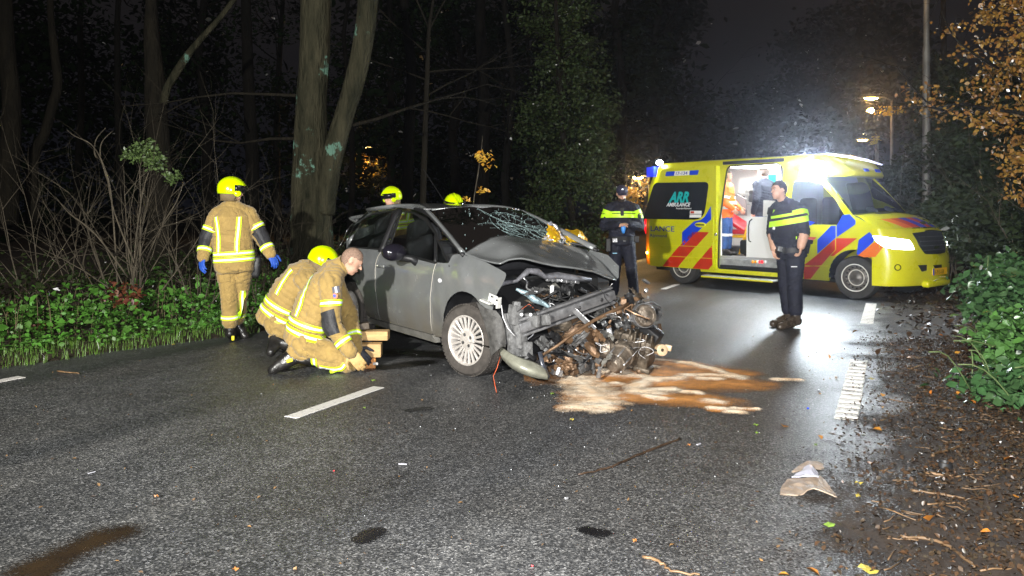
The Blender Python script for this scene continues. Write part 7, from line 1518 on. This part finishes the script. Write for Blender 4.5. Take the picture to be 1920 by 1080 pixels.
# crumbs, leaves and glass on the asphalt
r = np.random.default_rng(9); P = []
for k in range(900):
    px = r.uniform(0, 1700); py = 560+520*r.random()**1.3; p = gd(px, py); d_ = Vector((p.x, p.y, 0))-RO; o = d_.dot(RN); s_ = d_.dot(RD)
    w_ = .25+(.6 if 1000 < px < 1650 and py < 800 else 0)+(.5 if px > 1400 else 0)
    if -leftoff(s_) < o < RIGHT and r.random() < w_: P.append((p.x, p.y, .008))
tag(leaves('asphalt_litter', np.array(P), .022, leafmat('bits of leaf', [(.25, .14, .05), (.10, .07, .04), (.06, .05, .04), (.2, .25, .05), (.35, .22, .08), (.05, .04, .035)]), None, kind='stuff', seed=3, up=2, fold=.4), 'tiny bits of leaf and bark scattered over the asphalt', 'litter')
mb = MB(); rnd = random.Random(2)
for k in range(150):
    px = rnd.gauss(1180, 230); py = 640+abs(rnd.gauss(0, 120)); 
    if py > 1070: continue
    p = gd(px, py); mb.box((p.x, p.y, .006), (rnd.uniform(.0015, .0045),)*3, (rnd.random()*3, rnd.random()*3, 0))
tag(mb.build('glass_crumbs', mat('glass crumbs', (.75, .78, .8), .15), None), 'glittering crumbs of broken glass on the asphalt round the wreck', 'broken glass', kind='stuff')
# countable things lying about
def stick(pts, r_, m, label, name='stick', cat='stick', jit=.15):
    P = [gd(x, y) for x, y in pts]; P = [Vector((p.x, p.y, r_*1.1)) for p in P]; Q = smooth_poly([tuple(p) for p in P], 5); rq = random.Random(int(pts[0][0])); Q = [(q[0]+rq.uniform(-.006, .006), q[1]+rq.uniform(-.01, .01), q[2]) for q in Q]; r_ *= .8; mb = MB(); mb.tube(Q, [r_*rq.uniform(.75, 1.2)*(1-.4*i/len(Q)) for i in range(len(Q))], 7, jit=jit); o = mb.build(name, m, None, True, loc=tuple(P[0])); return tag(o, label, cat)
stick([(1275, 826), (1230, 843), (1170, 868), (1135, 882), (1085, 893)], .010, mat('dark wet stick', (.045, .028, .018), .4, var=.5, vscale=12, bump=.4), 'long dark brown stick lying on the asphalt in front of the orange powder')
stick([(1208, 1048), (1240, 1060), (1258, 1074), (1310, 1082)], .008, M_TW2, 'pale forked twig at the bottom edge of the picture')
stick([(1738, 948), (1800, 945)], .006, M_TW2, 'pale straight twig on the right verge')
stick([(1708, 922), (1760, 930), (1810, 938)], .009, M_TW, 'curved brown twig lying on the edge of the asphalt'); stick([(1736, 890), (1800, 897)], .010, M_TW2, 'thick orange brown twig on the verge below the black ring')
stick([(1745, 858), (1785, 846), (1815, 832)], .012, M_TW, 'gnarled brown stick on the verge above the black ring'); stick([(1850, 930), (1880, 920), (1920, 923)], .009, M_TW2, 'bent pale twig at the right edge of the picture')
stick([(1690, 1010), (1760, 1020), (1800, 1045), (1830, 1070)], .010, M_TW, 'long curved brown twig in the bottom right corner'); stick([(108, 698), (150, 702)], .009, M_TW2, 'short orange brown stick on the far left of the asphalt')
stick([(1662, 1012), (1720, 1016)], .005, M_TW2, 'thin pinkish twig on the asphalt edge near the bottom')
def lump(name, rows, m, label, cat, th=.006):
    G = crv([[tuple(gd(x, y)+Vector((0, 0, z))) for x, y, z in r_] for r_ in rows], 4, 4); nu = len(G[0]); V = [(p[0], p[1], max(.005, p[2]+.006*vnoise(p[0], p[1], 30))) for r_ in G for p in r_]
    o = mobj(name, V, [(j*nu+i, j*nu+i+1, (j+1)*nu+i+1, (j+1)*nu+i) for j in range(len(G)-1) for i in range(nu-1)], m, None, False, loc=V[0]); s_ = o.modifiers.new('s', 'SOLIDIFY'); s_.thickness = th; s_.offset = 1; return tag(o, label, cat)
M_CARD = mat('muddy brown cardboard', (.26, .20, .15), .55, var=.35, vscale=14, bump=.4)
lump('broken_trim_piece', [[(1478, 900, .008), (1510, 901, .014), (1538, 897, .012), (1556, 914, .006)], [(1465, 915, .008), (1497, 914, .022), (1532, 914, .012), (1563, 924, .008)], [(1463, 928, .005), (1500, 931, .01), (1525, 926, .03), (1570, 935, .008)]], M_CARD, 'torn brown piece of broken trim lying on the wet asphalt', 'debris')
lump('broken_trim_piece', [[(1500, 890, .02), (1518, 886, .045), (1533, 892, .02)], [(1484, 899, .012), (1515, 903, .03), (1535, 902, .022)]], mat('shiny wet plastic scrap', (.5, .5, .58), .2, coat=.5), 'shiny whitish scrap resting on the torn brown trim piece', 'debris', .004)
lump('broken_trim_piece', [[(1495, 878, .01), (1520, 870, .02), (1542, 872, .01)], [(1484, 886, .005), (1515, 884, .012), (1545, 880, .006)]], M_CARD, 'small flat brown piece just behind the torn trim piece', 'debris')
mb = MB(); p = gd(1770, 878); mb.lathe((0, 0, .0), (.1, 0, 1), [(0, .035), (.002, .042), (.03, .04), (.032, .034), (.012, .028), (.012, 0)], 20); o = mb.build('black_ring', M_BLK, None, auto=30); o.location = (p.x, p.y, ground_h(p.x, p.y)+.03 if ground_h(p.x, p.y) > 0 else .005); tag(o, 'small round black plastic cap lying among the twigs on the right', 'cap')
def flatleaf(px, py, sz, m, label, rz_=0):
    p = gd(px, py); n = 9; V = [(0, 0, .012)]; 
    for k in range(n): a = 2*PI*k/n; rr = sz*(.8 if k % 2 else .62)*random.uniform(.8, 1.15); V.append((rr*math.cos(a), rr*.6*math.sin(a), .004+.012*((k*7) % 3)/2))
    o = mobj('fallen_leaf', V, [(0, k+1, (k+1) % n+1) for k in range(n)], m); o.location = (p.x, p.y, .004); o.rotation_euler = (0, 0, rz_); return tag(o, label, 'leaf', 'fallen leaves on the asphalt')
M_FL = mat('yellow leaf', (.34, .27, .05), .5, var=.4, vscale=40); M_FG = mat('green leaf', (.15, .24, .04), .5, var=.4, vscale=40); M_FO = mat('orange leaf', (.34, .14, .04), .5, var=.4, vscale=40)
for a in ((1625, 1073, .07, M_FL, 'large yellow leaf at the bottom right edge'), (1555, 989, .045, M_FG, 'pale green leaf on the asphalt below the brown trim piece'), (1035, 741, .035, M_FG, 'green leaf just below the broken bumper corner'), (1634, 713, .05, M_FL, 'yellow leaf right of the ribbed road marking'), (1417, 800, .025, M_FG, 'small green leaf between the powder and the ribbed marking'),
          (1419, 815, .02, M_FG, 'second small green leaf, just below the first one right of the powder'), (1292, 838, .02, M_FO, 'orange bit beside the end of the long dark stick'), (1190, 1019, .02, M_FO, 'orange leaf bit right of the faint dark blot'), (1072, 790, .03, M_FL, 'narrow yellow leaf left below the powder'), (1530, 838, .02, M_FG, 'tiny green leaf on the bright wet strip'), (1610, 910, .03, M_FL, 'pale leaf right of the brown trim piece'),
          (1608, 934, .028, M_FL, 'second pale leaf right of the brown trim piece'), (293, 935, .015, M_FO, 'tiny orange leaf on the empty asphalt at left'), (442, 1073, .02, M_FO, 'tiny orange leaf at the bottom edge left'), (683, 768, .018, M_FG, 'tiny green leaf under the white centre dash'), (325, 648, .04, M_FL, 'yellow green leaf on the left road edge'), (700, 716, .03, M_FG, 'thin green leaf beside the white centre dash')): flatleaf(*a, rz_=random.uniform(0, 3))
M_SPL = mat('scuffed white splinter', (.38, .38, .42), .4)
for px, py, sz, m, lab in ((1310, 835, (.05, .03, .012), M_WHT, 'white plastic splinter near the end of the long stick'), (1312, 826, (.03, .03, .03), M_BLK, 'black plastic lump near the end of the long stick'), (755, 872, (.06, .03, .008), M_WHT, 'white plastic splinter on the asphalt in the middle foreground'), (1050, 920, (.05, .03, .015), M_BLK, 'black plastic splinter left of the long stick'), (1062, 938, (.025, .025, .02), M_STEEL, 'small metal nut below the black splinter'), (172, 888, (.05, .015, .006), M_WHT, 'small white scrap on the left asphalt'),
                          (1535, 733, (.05, .04, .012), M_WHT, 'white scrap beside the ribbed road marking'), (1515, 768, (.02, .02, .02), M_BLUE, 'tiny blue plastic bit on the bright wet strip'), (1568, 710, (.05, .04, .03), M_CARD, 'small brown stone left of the ribbed road marking'), (626, 885, (.012, .012, .01), mat('red plastic', (.7, .02, .03), .4), 'tiny red plastic bit on the asphalt in the middle'), (998, 1064, (.012, .012, .01), MATS['red plastic'], 'tiny red plastic bit near the bottom edge'), (490, 770-30, (.015, .015, .01), M_WHT, 'tiny white crumb left of the centre dash')):
    sz = (sz[0]*.8, sz[1]*.45, sz[2]*.6); m = M_SPL if m is M_WHT else m; mb = MB(); mb.bbox((0, 0, 0), sz, .003, (random.uniform(-.1, .1), random.uniform(-.1, .1), random.uniform(0, 3))); p = gd(px, py); o = mb.build('plastic_splinter', m); o.location = (p.x, p.y, sz[2]/2+.004); tag(o, lab, 'debris', 'broken pieces on the asphalt')
# ------------------------------------------------ street lamps
M_POLE = mat('galvanised lamp post', (.16, .16, .15), .5, metal=.5, var=.3, vscale=4, bump=.1)
M_LIT_ = mat('lit sodium lamp', (1, .8, .4), .3, emit=(1, .70, .22), estr=30); M_LIT2 = mat('far lit lamp', (1, .9, .6), .3, emit=(1, .8, .45), estr=9)
def street_lamp(px, d, H, r_, label, lit=False, head=(-.6, 0), power=0, hx=.9, m=None):
    c = at(px, 395, d); t = root_at((c.x, d), label, 'street lamp', 'street_lamp', 'street lamps along the road'); mb = MB()
    mb.tube([(c.x, d, 0), (c.x, d, 1.6), (c.x, d, 1.65), (c.x, d, 4.7), (c.x, d, 4.75), (c.x, d, H)], [r_, r_, r_*.86, r_*.8, r_*.66, r_*.5], 12, flat=1); mb.build('pole', M_POLE, t, True, True)
    mb = MB(); mb.tube([(c.x, d, H-.05), (c.x+head[0]*.5, d+head[1]*.5, H+.1), (c.x+head[0], d+head[1], H+.12)], r_*.4, 8); mb.build('arm', M_POLE, t, True, True)
    mb = MB(); q = (c.x+head[0]*1.3, d+head[1]*1.3, H+.12); mb.ell(q, (hx*.4, .16, .08)); hd = mb.build('lamp_head', M_POLE, t, True, True)
    if lit:
        mb = MB(); mb.ell((q[0], q[1], q[2]-.06), (hx*.3, .13, .07)); mb.build('lamp_glass', m or M_LIT_, hd, True, True)
        if power: lamp('lamp_glow', 'POINT', (q[0], q[1], q[2]-.22), power, SOD, size=.1)
street_lamp(1737, 16, 8.2, .085, 'nearest lamp post rising out of the top of the picture behind the ambulance nose', True, (-.7, -.1), 190)
street_lamp(1672, 30, 5.6, .07, 'second lamp post up the road with its lamp hidden in leaves', True, (-.6, 0), 120); street_lamp(1643, 41, 5.0, .07, 'third, more distant lamp post with leaves round its head', True, (-.55, 0), 0)
def far_lamp(px, py, d, label, sz, m=M_LIT_, power=0, pole=True):
    c = at(px, py, d); t = root_at((c.x, d+.1), label, 'street lamp', 'street_lamp', 'street lamps along the road'); mb = MB(); mb.tube([(c.x+.5, d+.1, 0), (c.x+.5, d+.1, c.z+.05), (c.x, d, c.z+.1)], .05, 8); mb.build('pole', M_POLE, t, True, True)
    mb = MB(); mb.ell(c, sz); mb.build('lamp_glass', m, t, True, True)
    if power: lamp('lamp_glow', 'POINT', c-Vector((0, .1, .25)), power, (1, .62, .22), size=.1)
far_lamp(1632, 207, 48, 'brightest lit street lamp far up the road above the ambulance', (.26, .2, .17), M_LIT_, 500)
far_lamp(1622, 238, 66, 'small lit street lamp just below the brightest one', (.2, .2, .14), M_LIT2); far_lamp(1595, 291, 80, 'tiny far lit street lamp right above the ambulance roof', (.13, .1, .13), M_LIT2); far_lamp(1622, 252, 75, 'faint amber street lamp below the two lit ones', (.22, .2, .12), MATS['far lit lamp'])
far_lamp(684, 279, 30, 'lit lamp shining through yellow leaves between the trees', (.17, .1, .06), M_LIT_, 260)
far_lamp(1196, 333, 34, 'lit lamp behind the rear end of the ambulance', (.22, .1, .08), M_LIT_, 260)
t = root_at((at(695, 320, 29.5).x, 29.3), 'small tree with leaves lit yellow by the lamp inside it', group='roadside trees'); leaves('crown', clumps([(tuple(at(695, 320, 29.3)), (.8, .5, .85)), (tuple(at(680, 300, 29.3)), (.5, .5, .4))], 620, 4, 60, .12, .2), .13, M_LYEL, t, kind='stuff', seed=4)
mb = MB(); mb.tube([at(697, 470, 29.6), at(696, 300, 29.6)], .05, 6); mb.build('trunk', M_BARKD, t, True, True)
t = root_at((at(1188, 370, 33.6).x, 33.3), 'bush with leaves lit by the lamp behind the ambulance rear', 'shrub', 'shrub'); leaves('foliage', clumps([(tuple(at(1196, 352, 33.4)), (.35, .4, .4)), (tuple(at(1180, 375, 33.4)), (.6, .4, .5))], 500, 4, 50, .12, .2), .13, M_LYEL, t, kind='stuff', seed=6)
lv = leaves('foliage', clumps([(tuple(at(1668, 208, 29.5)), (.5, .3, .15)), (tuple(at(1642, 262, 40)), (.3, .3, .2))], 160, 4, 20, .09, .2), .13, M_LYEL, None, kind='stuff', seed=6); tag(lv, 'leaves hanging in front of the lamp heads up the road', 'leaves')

# ------------------------------------------------ haze volume added for the lens glow round the lamps
mb = MB(); mb.box((8, 42, 7.6), (110, 108, 17.6)); hz = mb.build('haze', None)
hm = bpy.data.materials.new('damp night air'); hm.use_nodes = True; hn = hm.node_tree.nodes; hn.remove(hn['Principled BSDF']); pv = hn.new('ShaderNodeVolumePrincipled'); pv.inputs['Color'].default_value = (.82, .86, 1, 1); pv.inputs['Density'].default_value = .0020; pv.inputs['Anisotropy'].default_value = .93  # haze material for the lens glow
hm.node_tree.links.new(pv.outputs[0], hn['Material Output'].inputs['Volume']); hz.data.materials.clear(); hz.data.materials.append(hm); tag(hz, 'thin damp night air over the whole road glowing round the lamps', 'haze', kind='stuff')  # thin haze added for the lens glow round the lamps
